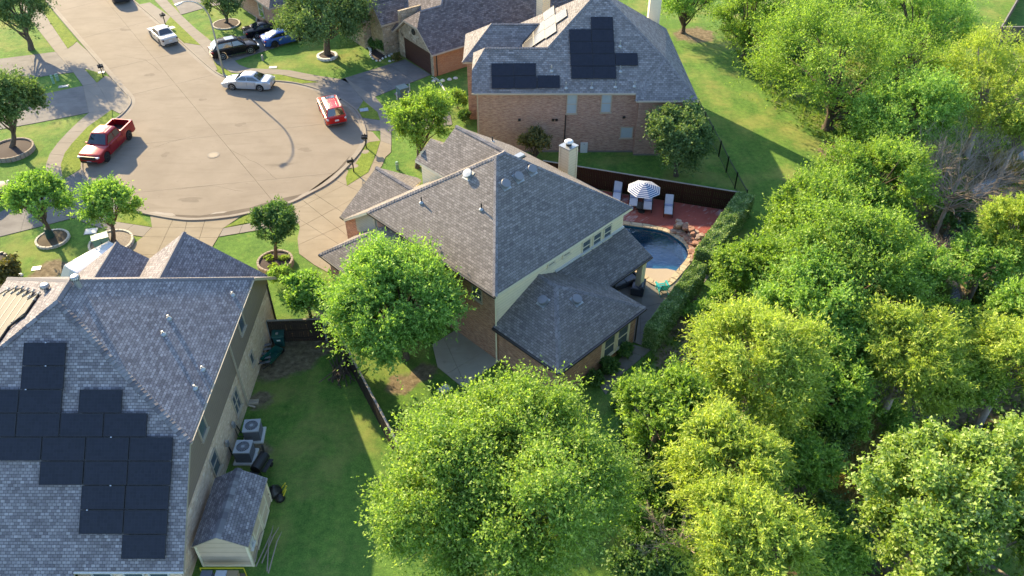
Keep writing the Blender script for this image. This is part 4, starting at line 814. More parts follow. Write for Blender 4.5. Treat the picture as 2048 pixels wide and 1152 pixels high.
b = MB(); c_ = Vector(GL(3.4, -.04, 3.55)); b.tube([c_, c_-Vector((.796, .605, 0))*.06], .33, 8); b.build('gable_vent', M_iron, GH, world=True)
for p_ in ((-.05, .35), (6.65, .3)): downspout(GH, *GL(*p_), 0, 2.5, M_trim_dark)
gutter(GH, [GL(-.45, -.4, 2.45), GL(-.45, 21, 2.45)], mat=M_trim_tan, r=.05)
mb_ = MB(); mb_.box((*GL(-.1, 4.3), 1.4), (.5, .3, .9), rz=.65); mb_.build('meter_box', M_galv, GH, world=True)
# entry gables to the left of the garage
for p0, q0, hw, zt, zb_ in ((8.6, -1.6, 1.5, 5.0, 3.4), (12.5, -2.4, 2.6, 5.6, 3.0)):
    roof(GH, [[GL(p0, q0, zt), GL(p0, 6, zt), GL(p0-hw, 6, zb_), GL(p0-hw, q0, zb_)], [GL(p0, q0, zt), GL(p0, 6, zt), GL(p0+hw, 6, zb_), GL(p0+hw, q0, zb_)]], M_roof_far, M_trim_tan, name='entry_roof')
    wall(GH, [[GL(p0-hw+.2, q0+.2, 0), GL(p0+hw-.2, q0+.2, 0), GL(p0+hw-.2, q0+.2, zb_), GL(p0, q0+.2, zt-.2), GL(p0-hw+.2, q0+.2, zb_)], gq(p0-hw+.2, q0+.2, p0-hw+.2, 4, 0, zb_)], M_stone_tan, 'entry_wall')
b = MB(); b.prism([GL(5.9, -.1), GL(5.9, 3.2), GL(6.15, 3.2), GL(6.15, -.1)], 2.4, 4.9); b.build('parapet_gable', M_stone_tan, GH, world=True)
ds = empty('satellite_dish', GL(-.3, 8.3, 2.75), 'small dark satellite dish on the eave of the stone-fronted house', 'satellite dish'); MB().tube([(0, 0, -.3), (0, 0, .4)], .03, 6).build('mast', M_galv, ds); MB().tube([(0, -.1, .45), (.02, -.18, .47)], [.05, .32], 14).build('dish', M_iron, ds)
ch = empty('chimney', (3.2, 82.0, 0), 'square pale chimney beside the roof of the stone-fronted house, behind the pale panels', 'chimney'); MB().box((0, 0, 3.6), (1.0, 1.0, 7.2), rz=.65).build('shaft', M_siding_cream, ch); MB().box((0, 0, 7.24), (1.15, 1.15, .1), rz=.65).build('chase_cover', M_galv, ch)
# ---- house mostly behind the street oak
FH = empty('house', (-23, 96, 0), 'brick house mostly hidden behind the large street oak', 'house', 'houses of the cul-de-sac')
def FL(p, q, z=None):
    o = (-26.24,87.22); x, y = o[0]+.63*p-.78*q*0+.776*q*.0+.777*q*0, o[1]; x = o[0]+.776*p-.63*q; y = o[1]+.63*p+.776*q; return (x, y) if z is None else (x, y, z)
roof(FH, [[FL(-.5, -.5, 2.8), FL(12, -.5, 2.8), FL(7, 6, 7), FL(4.5, 6, 7)], [FL(-.5, -.5, 2.8), FL(4.5, 6, 7), FL(-.5, 13, 2.8)], [FL(12, -.5, 2.8), FL(7, 6, 7), FL(12, 13, 2.8)], [FL(-.5, 13, 2.8), FL(4.5, 6, 7), FL(7, 6, 7), FL(12, 13, 2.8)]], M_roof_far, M_trim_tan)
wall(FH, [quadwall(FL(0, 0), FL(11.5, 0), 0, 2.8), quadwall(FL(0, 0), FL(0, 12.5), 0, 2.8), quadwall(FL(11.5, 0), FL(11.5, 12.5), 0, 2.8), quadwall(FL(0, 12.5), FL(11.5, 12.5), 0, 2.8)], M_brick_back, 'brick_wall')
for p_ in (3, 7): window(FH, FL(p_, 0), (.776, .63), (.63, -.776), 1.4, 1.5, 1.5, M_trim_white)
window(FH, FL(0, 3), (-.63, .776), (-.776, -.63), 1.2, 1.5, 1.5, M_trim_white)
# ---------------------------------------------------------------- vehicles
def interp(tab, x): return float(np.interp(x, [t[0] for t in tab], [t[1] for t in tab]))
def loft(rings, close=True):
    b = MB(); n = len(rings[0])
    for r in rings: b.v += [tuple(p) for p in r]
    for k in range(len(rings)-1):
        for j in range(n-1): b.f.append([k*n+j, k*n+j+1, (k+1)*n+j+1, (k+1)*n+j])
    if close:
        b.f.append(list(range(n))[::-1]); b.f.append([(len(rings)-1)*n+j for j in range(n)])
    return b
def smooth_by_angle(o, a=35):
    me = o.data; me.polygons.foreach_set('use_smooth', [True]*len(me.polygons)); me.set_sharp_from_angle(angle=radians(a))
def fixn(o):
    bm = bmesh.new(); bm.from_mesh(o.data); bmesh.ops.remove_doubles(bm, verts=bm.verts, dist=.0005); bmesh.ops.recalc_face_normals(bm, faces=bm.faces); bm.to_mesh(o.data); bm.free()
def wheel(parent, r, wd, locs, rim):
    t = MB(); t.tube([(0, -wd/2, 0), (0, -wd/2+.03, 0), (0, wd/2-.03, 0), (0, wd/2, 0)], [r*.92, r, r, r*.92], 20)
    d = MB()
    for s in (-1, 1):
        y = s*(wd/2+.004); d.tube([(0, y-.012, 0), (0, y+.012, 0)], r*.22, 10)
        for k in range(16):
            a0, a1 = 2*pi*k/16, 2*pi*(k+1)/16; R0, R1 = r*.56, r*.68
            d.poly([(R0*cos(a0), y, R0*sin(a0)), (R1*cos(a0), y, R1*sin(a0)), (R1*cos(a1), y, R1*sin(a1)), (R0*cos(a1), y, R0*sin(a1))])
        for k in range(5):
            a = 2*pi*k/5+.3; d.bar((r*.1*cos(a), y, r*.1*sin(a)), (r*.62*cos(a), y, r*.62*sin(a)), .07, .02)
    t0 = rim0 = None
    for p in locs:
        e = bpy.data.objects.new('wheel', None); COL.objects.link(e); e.parent = parent; e.location = p
        if t0 is None: t0 = t.build('tyre', M_rubber, e); rim0 = d.build('rim', rim, e)
        else: link('tyre', t0.data, e); link('rim', rim0.data, e)
def car(name, label, cat, loc, head, pt, L, W, H, wb, wr, top, cabin, beltz, group, rim=None, bed=None, ground=.2, rear_lamp=None, extra=None, chrome=False):
    """top: hood and deck height along x; cabin: windscreen foot, windscreen top, roof end, rear glass foot, roof half-width, rear glass kind"""
    root = empty(name, loc, label, cat, group, head); h = W/2; rim = rim or M_rim
    xa, xb, xc, xd, yr, ym = cabin; axf, axr = wb/2, -wb/2; ra = wr+.07
    def wid(x):
        e = min(1, max(0, (L/2-abs(x))/.55)); return h*(.80+.20*sqrt(e*(2-e)))
    def zb(x):
        z = ground+.10*max(0, abs(x)-L/2+.5)
        for ax in (axf, axr):
            d = abs(x-ax)
            if d < ra: z = max(z, wr+sqrt(ra*ra-d*d)*.98)
        return z
    xs = sorted(set([round(v, 3) for v in list(np.linspace(-L/2, L/2, 30))+[ax+ra*k for ax in (axf, axr) for k in (-1.001, -.96, -.8, -.5, 0, .5, .8, .96, 1.001)]]))
    def ring(x, full=True):
        w_ = wid(x); z0 = zb(x); zt = interp(top, x); be = min(beltz, zt-.04); zm = min(max(.58*beltz+.1, z0+.10), be-.02)
        z0_ = min(z0, zm-.06)
        half = [(w_*.88, z0_), (w_*.985, z0_+.03), (w_, zm), (w_*.965, be), (w_*.86, zt)]
        return [(x, -a, z) for a, z in half]+[(x, 0, zt+.025)]+[(x, a, z) for a, z in half[::-1]]+[(x, 0, z0_)]
    if bed is None: rings = [ring(x) for x in xs]
    else: rings = [ring(x) for x in xs if x >= bed-.001] if bed in xs else [ring(bed)]+[ring(x) for x in xs if x > bed]
    rings = [r+[r[0]] for r in rings]
    bo = loft(rings, True).build('body', pt, root); fixn(bo); smooth_by_angle(bo)
    if bed is not None:
        xr = [x for x in xs if x < bed]+[bed]; zt = interp(top, bed-.3); zf = .78; rr_ = []
        for x in xr:
            w_ = h*.97; z0 = min(zb(x), .9); zm = max(.75, z0+.06)
            o_ = [(w_*.9, z0), (w_*.985, z0+.03), (w_, zm), (w_*.97, zt-.04), (w_*.95, zt), (w_*.84, zt), (w_*.83, zf)]
            rr_.append([(x, -a, z) for a, z in o_]+[(x, a, z) for a, z in o_[::-1]])
        bb = loft([r+[r[0]] for r in rr_], False).build('cargo_bed', pt, root); fixn(bb); smooth_by_angle(bb)
        MB().box((-L/2+.03, 0, (zt+.45)/2), (.07, W*.93, zt-.45)).build('tailgate', pt, root)
        MB().box(((bed-L/2)/2, 0, zf+.012), (bed+L/2-.1, W*.8, .02)).build('bed_liner', M_black, root)
        MB().box((-L/2-.04, 0, .5), (.12, W*.92, .16)).build('bumper', M_chrome, root)
    # cabin
    zA, zD = interp(top, xa), interp(top, xd); yb = h*.90
    def czl(x):
        if x >= xb: return zA+(H-zA)*(xa-x)/(xa-xb)
        if x >= xc: return H+.03*sin(pi*(xb-x)/(xb-xc))
        return zD+(H-zD)*(x-xd)/(xc-xd)
    cr_ = []
    for x in sorted(set([xa, (xa+xb)/2, xb, xb-.12, (xb+xc)/2, xc+.12, xc, (xc+xd)/2, xd])):
        z = czl(x); zl = interp(top, x)-.06; f = max(0, min(1, (z-zl)/(H-zl))); y = yb+(yr-yb)*f
        half = [(yb, zl), (y+.015, max(zl+.005, z-.07)), (y-.09, z-.005)]
        cr_.append([(x, -a, q) for a, q in half]+[(x, 0, z+.02)]+[(x, a, q) for a, q in half[::-1]])
    ca = loft(cr_, False).build('cabin', pt, root); fixn(ca); smooth_by_angle(ca, 40)
    def pane(nm, x0, z0, x1, z1, lo, hi, inset_=.1):
        b = MB(); d = Vector((x1-x0, 0, z1-z0)); n_ = Vector((-d.z, 0, d.x)).normalized()
        if n_.z < 0: n_ = -n_
        P = []
        for t_, in ((lo,), (hi,)):
            y = yb+(yr-yb)*t_-inset_*(.7+.5*t_); c_ = Vector((x0, 0, z0))+d*t_+n_*.022
            P.append([(c_.x, y*s, c_.z+.018*(1-abs(s))) for s in (-1, -.5, 0, .5, 1)])
        for k in range(4): b.poly([P[0][k], P[0][k+1], P[1][k+1], P[1][k]])
        o = b.build(nm, M_cargl, root); fixn(o); return o
    pane('windshield', xa, zA, xb, H, .1, .93); pane('rear_window', xd, zD, xc, H, .14 if xc-xd > .3 else .12, .9)
    zl = beltz+.02
    for s in (-1, 1):
        for (x0, x1) in ([(ym+.04, 9), (-9, ym-.04)] if ym is not None else [(-9, 9)]):
            P = []
            for t_, dr in ((.16, 0), (.8, 0)):
                z = zl+(H-zl)*t_; y = yb+(yr-yb)*t_+.03
                fx = xa+(xb-xa)*max(0, (z-zA)/(H-zA))-.16; rx = xd+(xc-xd)*max(0, (z-zD)/(H-zD))+.16
                P.append((min(fx, x1), max(rx, x0), y, z))
            (f0, r0, y0, z0), (f1, r1, y1, z1) = P
            if f0-r0 < .1: continue
            b = MB(); b.poly([(f0, s*y0, z0), (r0, s*y0, z0), (max(r1, r0 if x0 > -9 else r1), s*y1, z1), (min(f1, f0 if x1 < 9 else f1), s*y1, z1)]); b.build('side_window', M_cargl, root)
    # lamps, grille, plates, mirrors, handles, seams
    zf_, zr_ = interp(top, L/2-.25), interp(top, -L/2+.1)
    for s in (-1, 1):
        w_ = wid(L/2-.1); MB().box((L/2-.10, s*(w_-.17), zf_-.15), (.24, .36, .13), rz=-s*.3).build('headlight', M_clear_lamp, root, bevel=.03)
        w_ = wid(-L/2+.08); MB().box((-L/2+.09, s*(w_-.12), zr_-.16), (.2, .26, .17 if bed is None else .34), rz=s*.25).build('tail_light', rear_lamp or M_red_lamp, root, bevel=.02)
        b = MB(); b.box((xa-.32, s*(h+.07), beltz+.07), (.12, .2, .13)); b.build('mirror', M_black if extra == 'dark' else pt, root, bevel=.03)
        for hx in ([.15, -.75] if ym is not None else [-.1]): MB().box((hx+(ym or 0)*.3, s*(h*.99), beltz-.12), (.17, .03, .03)).build('door_handle', M_chrome if chrome else pt, root)
        b = MB()
        for hx in ((xa-.22, (ym or -.45), max(axr+ra+.05, xd+.55)) if bed is None else (xa-.25, ym, bed+.05)): b.box((hx, s*(h*.992), beltz*.5+.22), (.014, .02, beltz*.72-.2))
        b.build('door_seam', M_black, root)
    MB().box((L/2-.015, 0, zf_-.22), (.06, W*.5 if bed is None else W*.62, .16 if bed is None else .3)).build('grille', M_black, root)
    MB().box((L/2+.012, 0, ground+.16), (.03, .4, .13)).build('licence_plate', M_plate, root); MB().box((-L/2-(.012 if bed is None else .12), 0, zr_-.3 if bed is None else .5), (.03, .36, .16)).build('licence_plate', M_plate, root)
    MB().box((L/2-.02, 0, ground+.12), (.1, W*.72, .16)).build('bumper', M_chrome if chrome else M_black, root); MB().box((-L/2+.02, 0, ground+.14), (.1, W*.78, .13)).build('bumper', M_chrome if chrome else M_black, root)
    ty = h-.12
    wheel(root, wr, .23, [(axf, ty, wr), (axf, -ty, wr), (axr, ty, wr), (axr, -ty, wr)], rim)
    return root
def park(front, rear, side, half):
    """place a vehicle from where the two wheels of one side stand (side +1: its left)"""
    f, r = Vector(front), Vector(rear); d = (f-r).normalized(); left = Vector((-d.y, d.x)); c = (f+r)/2-left*side*half; return (c.x, c.y, .035), atan2(d.y, d.x)
CG = 'vehicles parked on the cul-de-sac'
P_red = paint('paint_red_metallic', (.24, .006, .014), .35); P_bright = paint('paint_bright_red', (.42, .008, .006), .1); P_silver = paint('paint_silver', (.42, .44, .46), .45, .32)
P_beige = paint('paint_pearl_beige', (.52, .47, .41), .25); P_black = paint('paint_black', (.006, .006, .009), 0., .25); P_black.node_tree.nodes['Principled BSDF'].inputs['Coat Weight'].default_value = .1; P_black.node_tree.nodes['Principled BSDF'].inputs['Specular IOR Level'].default_value = .2; P_blue = paint('paint_blue', (.03, .09, .36), .4); P_white = paint('paint_white', (.58, .58, .58), 0, .3)
sedan_top = [(-2.45, .86), (-2.25, 1.0), (-1.35, 1.03), (-.4, .98), (1.0, .98), (1.75, .88), (2.3, .70), (2.45, .58)]
l, hd = park((-34.41,59.65), (-33.88,63.27), 1, .86)
tk = car('pickup_truck', 'red crew-cab pickup truck with an open bed at the left kerb', 'pickup truck', l, hd, P_red, 5.9, 2.03, 1.95, 3.7, .42, [(-2.95, 1.36), (-.75, 1.36), (-.7, 1.2), (1.0, 1.2), (1.6, 1.2), (2.75, 1.06), (2.95, .92)], (1.42, .62, -.72, -1.0, .74, .05), 1.14, CG, M_rim_dark, bed=-.98, ground=.34)
b = MB()
for k in range(5): b.box((-.05, -.5+.25*k, 1.972), (1.1, .07, .03))
b.build('roof_rib', P_red, tk)
l, hd = park((-27.24,72.87), (-24.44,72.60), 1, .78)
car('silver_sedan', 'silver four-door sedan parked at the far kerb below the lamp post', 'car', l, hd, P_silver, 4.85, 1.8, 1.46, 2.78, .33, sedan_top, (1.15, .35, -.75, -1.6, .6, -.15), .92, CG, rear_lamp=M_clear_lamp)
l, hd = park((-17.89,68.64), (-16.80,65.88), 1, .8)
sv = car('red_suv', 'bright red boxy SUV seen from behind at the right kerb', 'car', l, hd, P_bright, 4.7, 1.93, 1.82, 2.79, .38, [(-2.35, 1.02), (-2.2, 1.08), (.9, 1.08), (1.7, 1.06), (2.2, .98), (2.35, .75)], (1.15, .5, -1.95, -2.27, .68, -.2), 1.05, CG, ground=.3, rear_lamp=M_clear_lamp, extra='dark')
MB().box((.15, 0, 1.85), (.5, .9, .03)).build('sunroof', M_cargl, sv)
for s in (-1, 1): MB().bar((.3, s*.62, 1.88), (-1.9, s*.62, 1.88), .06, .05).build('roof_rail', M_galv, sv)
b = MB()
for k in (-.3, -.1, .1, .3): b.box((-.95, k, 1.855), (1.5, .04, .02))
b.build('roof_rib', P_bright, sv)
MB().box((-2.37, 0, .46), (.06, 1.7, .06)).build('bumper_trim', M_chrome, sv)
l, hd = park((-39.47,85.59), (-37.54,83.16), 1, .78)
car('beige_sedan', 'pearl white four-door sedan parked on the right side of the street', 'car', l, hd, P_beige, 4.8, 1.82, 1.46, 2.8, .33, sedan_top, (1.15, .35, -.75, -1.6, .6, -.15), .92, CG, rear_lamp=plain('tail_lamp_dark', (.08, .02, .02), .2))
l, hd = park((-27.56,81.20), (-30.00,79.79), -1, .82)
bs_ = car('black_suv', 'black SUV with chrome window trim pulled into a driveway behind the lamp post', 'car', l, hd, P_black, 4.9, 1.93, 1.75, 2.9, .38, [(-2.45, 1.0), (-2.3, 1.1), (.9, 1.06), (1.7, 1.02), (2.25, .88), (2.45, .66)], (1.2, .4, -1.6, -2.25, .66, -.25), 1.04, CG, ground=.26)
for s in (-1, 1): MB().bar((.75, s*.945, 1.09), (-1.9, s*.945, 1.12), .02, .03).build('window_trim', M_chrome, bs_); MB().bar((1.0, s*.96, .34), (-1.0, s*.96, .34), .05, .05).build('sill_trim', M_chrome, bs_)
MB().box((-.3, 0, 1.79), (.9, .85, .02)).build('sunroof', M_cargl, bs_)
l, hd = park((-22.79,84.39), (-25.55,82.71), -1, .8)
car('blue_coupe', 'bright blue fastback coupe half under the street oak', 'car', l, hd, P_blue, 4.75, 1.9, 1.4, 2.72, .35, [(-2.37, .9), (-2.2, 1.02), (-1.5, 1.03), (.9, .96), (1.8, .9), (2.25, .75), (2.37, .6)], (.85, .1, -.8, -1.95, .58, None), .93, CG, M_rim_dark)
l, hd = park((-25.01,86.67), (-27.96,84.92), -1, .8)
car('black_coupe', 'old black coupe with chrome bumpers nosed up the driveway', 'car', l, hd, P_black, 5.2, 1.93, 1.36, 2.95, .34, [(-2.6, .86), (-2.45, .98), (-1.2, 1.0), (.7, .98), (2.3, .93), (2.6, .8)], (.55, -.05, -.95, -1.75, .6, None), .94, CG, chrome=True)
l, hd = park((-51.71,101.78), (-48.48,96.44), 1, .82)
l = ((-46.05,94.85)[0]-1.2, (-46.05,94.85)[1]+2.2, .035)
car('dark_pickup', 'dark grey vehicle cut off by the top edge of the street', 'car', l, atan2(.86, -.5), paint('paint_charcoal', (.03, .035, .045), .4), 4.95, 2.0, 1.72, 2.9, .38, [(-2.47, 1.0), (-2.3, 1.08), (.9, 1.06), (1.7, 1.02), (2.25, .88), (2.47, .66)], (1.2, .4, -1.6, -2.25, .66, -.25), 1.04, CG, ground=.26)
v = (-28.93,42.96); v0, v1 = (-28.19,43.84), (-29.50,42.04)
vn = car('white_van', 'white van with dark windshield parked behind the small garage gable', 'van', (v[0], v[1], .035), atan2(v1[1]-v0[1], v1[0]-v0[0]), P_white, 5.2, 2.0, 2.3, 3.1, .36, [(-2.6, 1.15), (1.2, 1.15), (1.9, 1.08), (2.45, .95), (2.6, .7)], (1.85, .95, -2.35, -2.55, .82, .3), 1.12, CG, ground=.28)
e_ = (-40.57,53.68); car('parked_car', 'black car at the left edge mostly hidden by a street tree', 'car', (e_[0]-1.2, e_[1]+.2, .035), .35, P_black, 4.8, 1.85, 1.46, 2.8, .33, sedan_top, (1.15, .35, -.75, -1.6, .6, -.15), .92, CG)
# ---------------------------------------------------------------- fences
def board_fence(label, P, h, mat, rails=1, cap=True, step=.142, group='board fences', capm=None, post=True, z=0.):
    """pickets along a line; rails = side of the line the rails and posts are on"""
    root = empty('wooden_fence', (*P[0], z), label, 'fence', group)
    pk = None; rr = random.Random(len(label)); O = Vector((*P[0], 0))
    for a, c in zip(P, P[1:]):
        a, c = Vector((*a, 0))-O, Vector((*c, 0))-O; d = c-a; L = d.length; d.normalize(); ang = atan2(d.y, d.x); nn = Vector((-d.y, d.x, 0)); n = int(L/step)
        if pk is None: pk = MB().box((0, 0, h/2), (step-.006, .02, h)).build('picket', mat, root); pk.location = a+d*step/2; pk.rotation_euler = (0, 0, ang); k0 = 1
        else: k0 = 0
        for k in range(k0, n):
            o = link('picket', pk.data, root); o.location = a+d*(k+.5)*L/n+nn*rr.uniform(-.006, .006); o.location.z = rr.uniform(-.03, .0); o.rotation_euler = (0, 0, ang)
        for zz in (.3, h*.52, h-.25): MB().bar(a+nn*rails*.035+Vector((0, 0, zz)), c+nn*rails*.035+Vector((0, 0, zz)), .045, .09).build('rail', mat, root)
        if post:
            m = max(1, round(L/2.4))
            for k in range(m+1): p = a+d*L*k/m+nn*rails*.085; MB().tube([(p.x, p.y, -.2), (p.x, p.y, h-.02)], .04, 8).build('post', M_galv if post == 'metal' else mat, root)
        if cap: MB().bar(a+Vector((0, 0, h+.025)), c+Vector((0, 0, h+.025)), .12, .045).build('cap_rail', capm or M_fence_cap, root)
    return root
pf0, pf1 = (2.51,56.75), (17.71,52.05)
board_fence('tall dark stained fence with pale cap along the red pool deck', [pf0, pf1], 1.82, M_fence_dark, 1)
board_fence('dark backyard fence with pale cap running between the two lower yards', [(-10.52,36.12),(-9.14,33.49),(-7.41,30.23),(-5.19,26.02)], 1.85, M_fence_brown, 1, post='metal')
board_fence('short dark fence behind the green rubbish bin, with metal posts', [(-15.45, 37.55), (-11.9, 37.75), (-10.55,36.30)], 1.85, M_fence_brown, -1, post='metal')
board_fence('weathered fence corner far off at the upper right', [(56.95,84.26), (52.40,84.26), (65.51,103.19)], 1.7, M_fence_old, 1)
def iron_fence(label, P, h):
    root = empty('iron_fence', (*P[0], 0), label, 'fence'); O = Vector((*P[0], 0)); b = MB()
    for a, c in zip(P, P[1:]):
        a, c = Vector((*a, 0))-O, Vector((*c, 0))-O; L = (c-a).length; m = max(1, round(L/2.3))
        for k in range(m+1):
            p = a.lerp(c, k/m); MB().box((p.x, p.y, h/2+.04), (.08, .08, h+.1)).build('post', M_black, root)
        for z in (.12, h-.12, h): MB().bar(a+Vector((0, 0, z)), c+Vector((0, 0, z)), .03, .03).build('rail', M_black, root)
        n = int(L/.12)
        for k in range(n): p = a.lerp(c, (k+.5)/n); b.tube([(p.x, p.y, .06), (p.x, p.y, h)], .008, 3, False)
    o = b.build('baluster', M_black, root); o['kind'] = 'stuff'
iron_fence('thin black metal fence along the shady lawn edge', [(17.18,68.05), (17.75,60.46), (17.87,57.90), (18.08,55.48), (18.30,52.98)], 1.45)
# ---------------------------------------------------------------- street furniture
lp = empty('street_lamp', (-28.92,75.99), 'tall curved-arm street lamp beside the black SUV', 'street lamp')
hx, hy = (-30.38,73.53); bx_, by_ = (-28.92,75.99); dx, dy = hx-bx_, hy-by_
path = [(0, 0, 0), (0, 0, 3.0), (0, 0, 5.6)]+[(dx*(1-cos(a)), dy*(1-cos(a)), 5.6+2.75*sin(a)) for a in np.linspace(.2, pi/2, 9)]
MB().tube(path, [.1, .085, .075]+[.07-.003*k for k in range(9)], 10).build('pole', M_galv, lp, smooth=True)
MB().lathe((0, 0, 0), [(.24, 0), (.24, .05), (.15, .1), (.11, .3)], 12).build('base', M_galv, lp)
ang = atan2(dy, dx); b = MB(); b.box((dx*1.0+cos(ang)*.25, dy+sin(ang)*.25, 8.33), (.75, .34, .12), rz=ang); b.build('lamp_head', M_galv, lp, bevel=.05); MB().box((dx+cos(ang)*.33, dy+sin(ang)*.33, 8.26), (.4, .24, .04), rz=ang).build('lens', M_clear_lamp, lp)
def mailbox(label, p, rz, double=False):
    t = empty('mailbox', p, label, 'mailbox', 'kerbside mailboxes', rz); MB().box((0, 0, .65), (.09, .09, 1.3)).build('post', M_black, t)
    MB().tube([(0, 0, 1.3), (0, 0, 1.38), (0, 0, 1.5)], [.05, .06, .005], 8).build('finial', M_black, t); MB().bar((.05, 0, .75), (.32, 0, 1.0), .04).build('brace', M_black, t)
    for y in ((-.16, .16) if double else (0,)):
        pr = [(-.1, 0), (-.1, .12)]+[(-.1*cos(a), .12+.1*sin(a)) for a in np.linspace(.3, pi-.3, 6)]+[(.1, .12), (.1, 0)]
        b = MB(); x0, x1 = (-.1, .45) if not double else (-.22, .3); n = len(pr)
        b.poly([(x1, y+q, 1.06+z) for q, z in pr]); b.poly([(x0, y+q, 1.06+z) for q, z in pr][::-1])
        for k in range(n): q0, q1 = pr[k], pr[(k+1) % n]; b.poly([(x0, y+q0[0], 1.06+q0[1]), (x1, y+q0[0], 1.06+q0[1]), (x1, y+q1[0], 1.06+q1[1]), (x0, y+q1[0], 1.06+q1[1])])
        bo = b.build('box', M_black, t); MB().box((x1-.1, y-.115, 1.2), (.04, .015, .12)).build('flag', M_iron, t)
mailbox('black mailbox on the kerb strip in front of the middle driveway, nearer one', (-13.20,57.90), radians(205)); mailbox('black mailbox beside the red SUV at the grass tip', (-12.69,61.80), radians(185), True)
mailbox('double black mailbox on the small grass triangle at the left kerb', (-41.00,75.77), radians(30), True); mailbox('black mailbox behind the pearl white sedan', (-39.09,88.97), radians(215), True)
def disc(name, label, p, r, mat, cat='cover', z=.045, group=None, ring=None):
    t = empty(name, (*p, z), label, cat, group); MB().lathe((0, 0, 0), [(r, 0), (r, .012), (.001, .014)], 20).build('lid', mat, t)
    if ring: MB().lathe((0, 0, 0), [(r*1.35, -.004), (r*1.35, .008), (r*1.03, .01)], 24).build('collar', ring, t)
    return t
M_cast = plain('cast_iron_cover', (.22, .18, .14), .7, var=.3, scale=20)
disc('manhole_cover', 'round iron manhole cover in the middle of the cul-de-sac', (-25.70,60.63), .38, M_cast, 'manhole', ring=M_walk)
disc('utility_cover', 'round utility cover in the kerb walk nearer the red SUV', (-12.71,61.17), .33, M_cast, group='round covers in the kerb walk'); disc('utility_cover', 'round utility cover beside the nearer black mailbox', (-13.30,58.85), .33, M_cast, group='round covers in the kerb walk')
def pedestal(label, p, h, r=.11, mat=None, group='green utility pedestals'):
    t = empty('utility_pedestal', p, label, 'utility pedestal', group); MB().lathe((0, 0, 0), [(r, 0), (r, h-.06), (r*.8, h), (.001, h+.01)], 12).build('post', mat or M_green_box, t); MB().lathe((0, 0, h*.72), [(r*1.04, 0), (r*1.04, .05)], 12, ).build('band', M_trim_white, t)
pedestal('leftmost of two pale green cylinders on the shaded lawn patch', (-45.35,74.32), .9); pedestal('rightmost of two pale green cylinders on the shaded lawn patch', (-45.23,74.99), .7, .15)
pedestal('pale green cylinder on the lawn under the young tree beside the middle house', (-9.61,58.37), .75, .13); pedestal('pale pedestal on the lawn below the black SUV', (-25.89,79.61), .6, .12, M_trim_grey); pedestal('teal utility post at the left edge by the hidden black car', (-40.26,54.97), 1.1, .09)
def box_thing(name, label, cat, p, d, rz, mat, lid=None, pad=None, z=0., legs=()):
    t = empty(name, (*p, z), label, cat, None, rz)
    if pad: MB().box((0, 0, .04), (d[0]+.35, d[1]+.35, .1)).build('pad', M_patio, t)
    MB().box((0, 0, d[2]/2+.05), d).build('cabinet', mat, t, bevel=.02); MB().box((0, 0, d[2]+.09), (d[0]+.07, d[1]+.07, .09)).build('lid', lid or mat, t, bevel=.02)
    b = MB(); b.box((d[0]/2+.006, 0, d[2]/2+.05), (.012, d[1]*.06, d[2]*.75)); b.box((0, -d[1]/2-.006, d[2]/2+.05), (d[0]*.04, .012, d[2]*.75)); b.build('door_gap', M_iron, t)
    return t
tf = box_thing('transformer', 'grey-green transformer cabinet on the lawn corner by the stained driveway', 'transformer', (-10.54,71.87), (.95, .9, .75), .6, M_transf, pad=True)
for q in ((-.9, -.5), (.15, -.95), (.95, .35)): MB().tube([(q[0], q[1], 0), (q[0], q[1], .75)], .06, 8).build('bollard', M_trim_white, tf)
box_thing('utility_box', 'pale green utility box beside the rock bed of the small kerbside tree', 'utility box', (-30.28,47.83), (1.1, .75, .72), .5, M_green_box)
def flat_lid(label, p, d, rz, mat, z=.02):
    t = empty('ground_lid', (*p, z), label, 'ground lid', 'flat utility lids in the lawns', rz); MB().box((0, 0, 0), (d[0], d[1], .05)).build('lid', mat, t, bevel=.01); MB().box((0, 0, -.005), (d[0]+.12, d[1]+.12, .04)).build('rim', M_trim_grey, t); MB().box((0, d[1]*.3, .03), (.1, .04, .012)).build('handle', M_iron, t)
flat_lid('pale blue lid on the grass wedge beside the red SUV', (-13.87,68.73), (.7, .55), .3, plain('lid_blue', (.35, .45, .52)), .08); flat_lid('pale flat lid on the lawn near the silver sedan', (-24.48,77.95), (.7, .4), .1, M_trim_white)
flat_lid('pale lid on the shaded lawn patch by two green cylinders', (-44.13,73.67), (.8, .4), .3, M_galv); flat_lid('pale round-edged lid on the lawn left of the green utility box', (-31.86,49.58), (.8, .65), .2, M_trim_white)
flat_lid('white lid on the dark grass right of the backyard fence', (-4.08,33.49), (.6, .5), .8, M_trim_white); flat_lid('pale meter lid on the grass triangle at the left mailbox', (-41.55,76.67), (.5, .3), .3, M_trim_white, .07)
flat_lid('pale lid in the grass strip beside the pearl white sedan', (-38.24,87.91), (.9, .6), .8, M_trim_white, .05)
flat_lid('small pale lid on the dark lawn near the kerbside planter', (-33.98,45.11), (.5, .35), .2, M_galv)
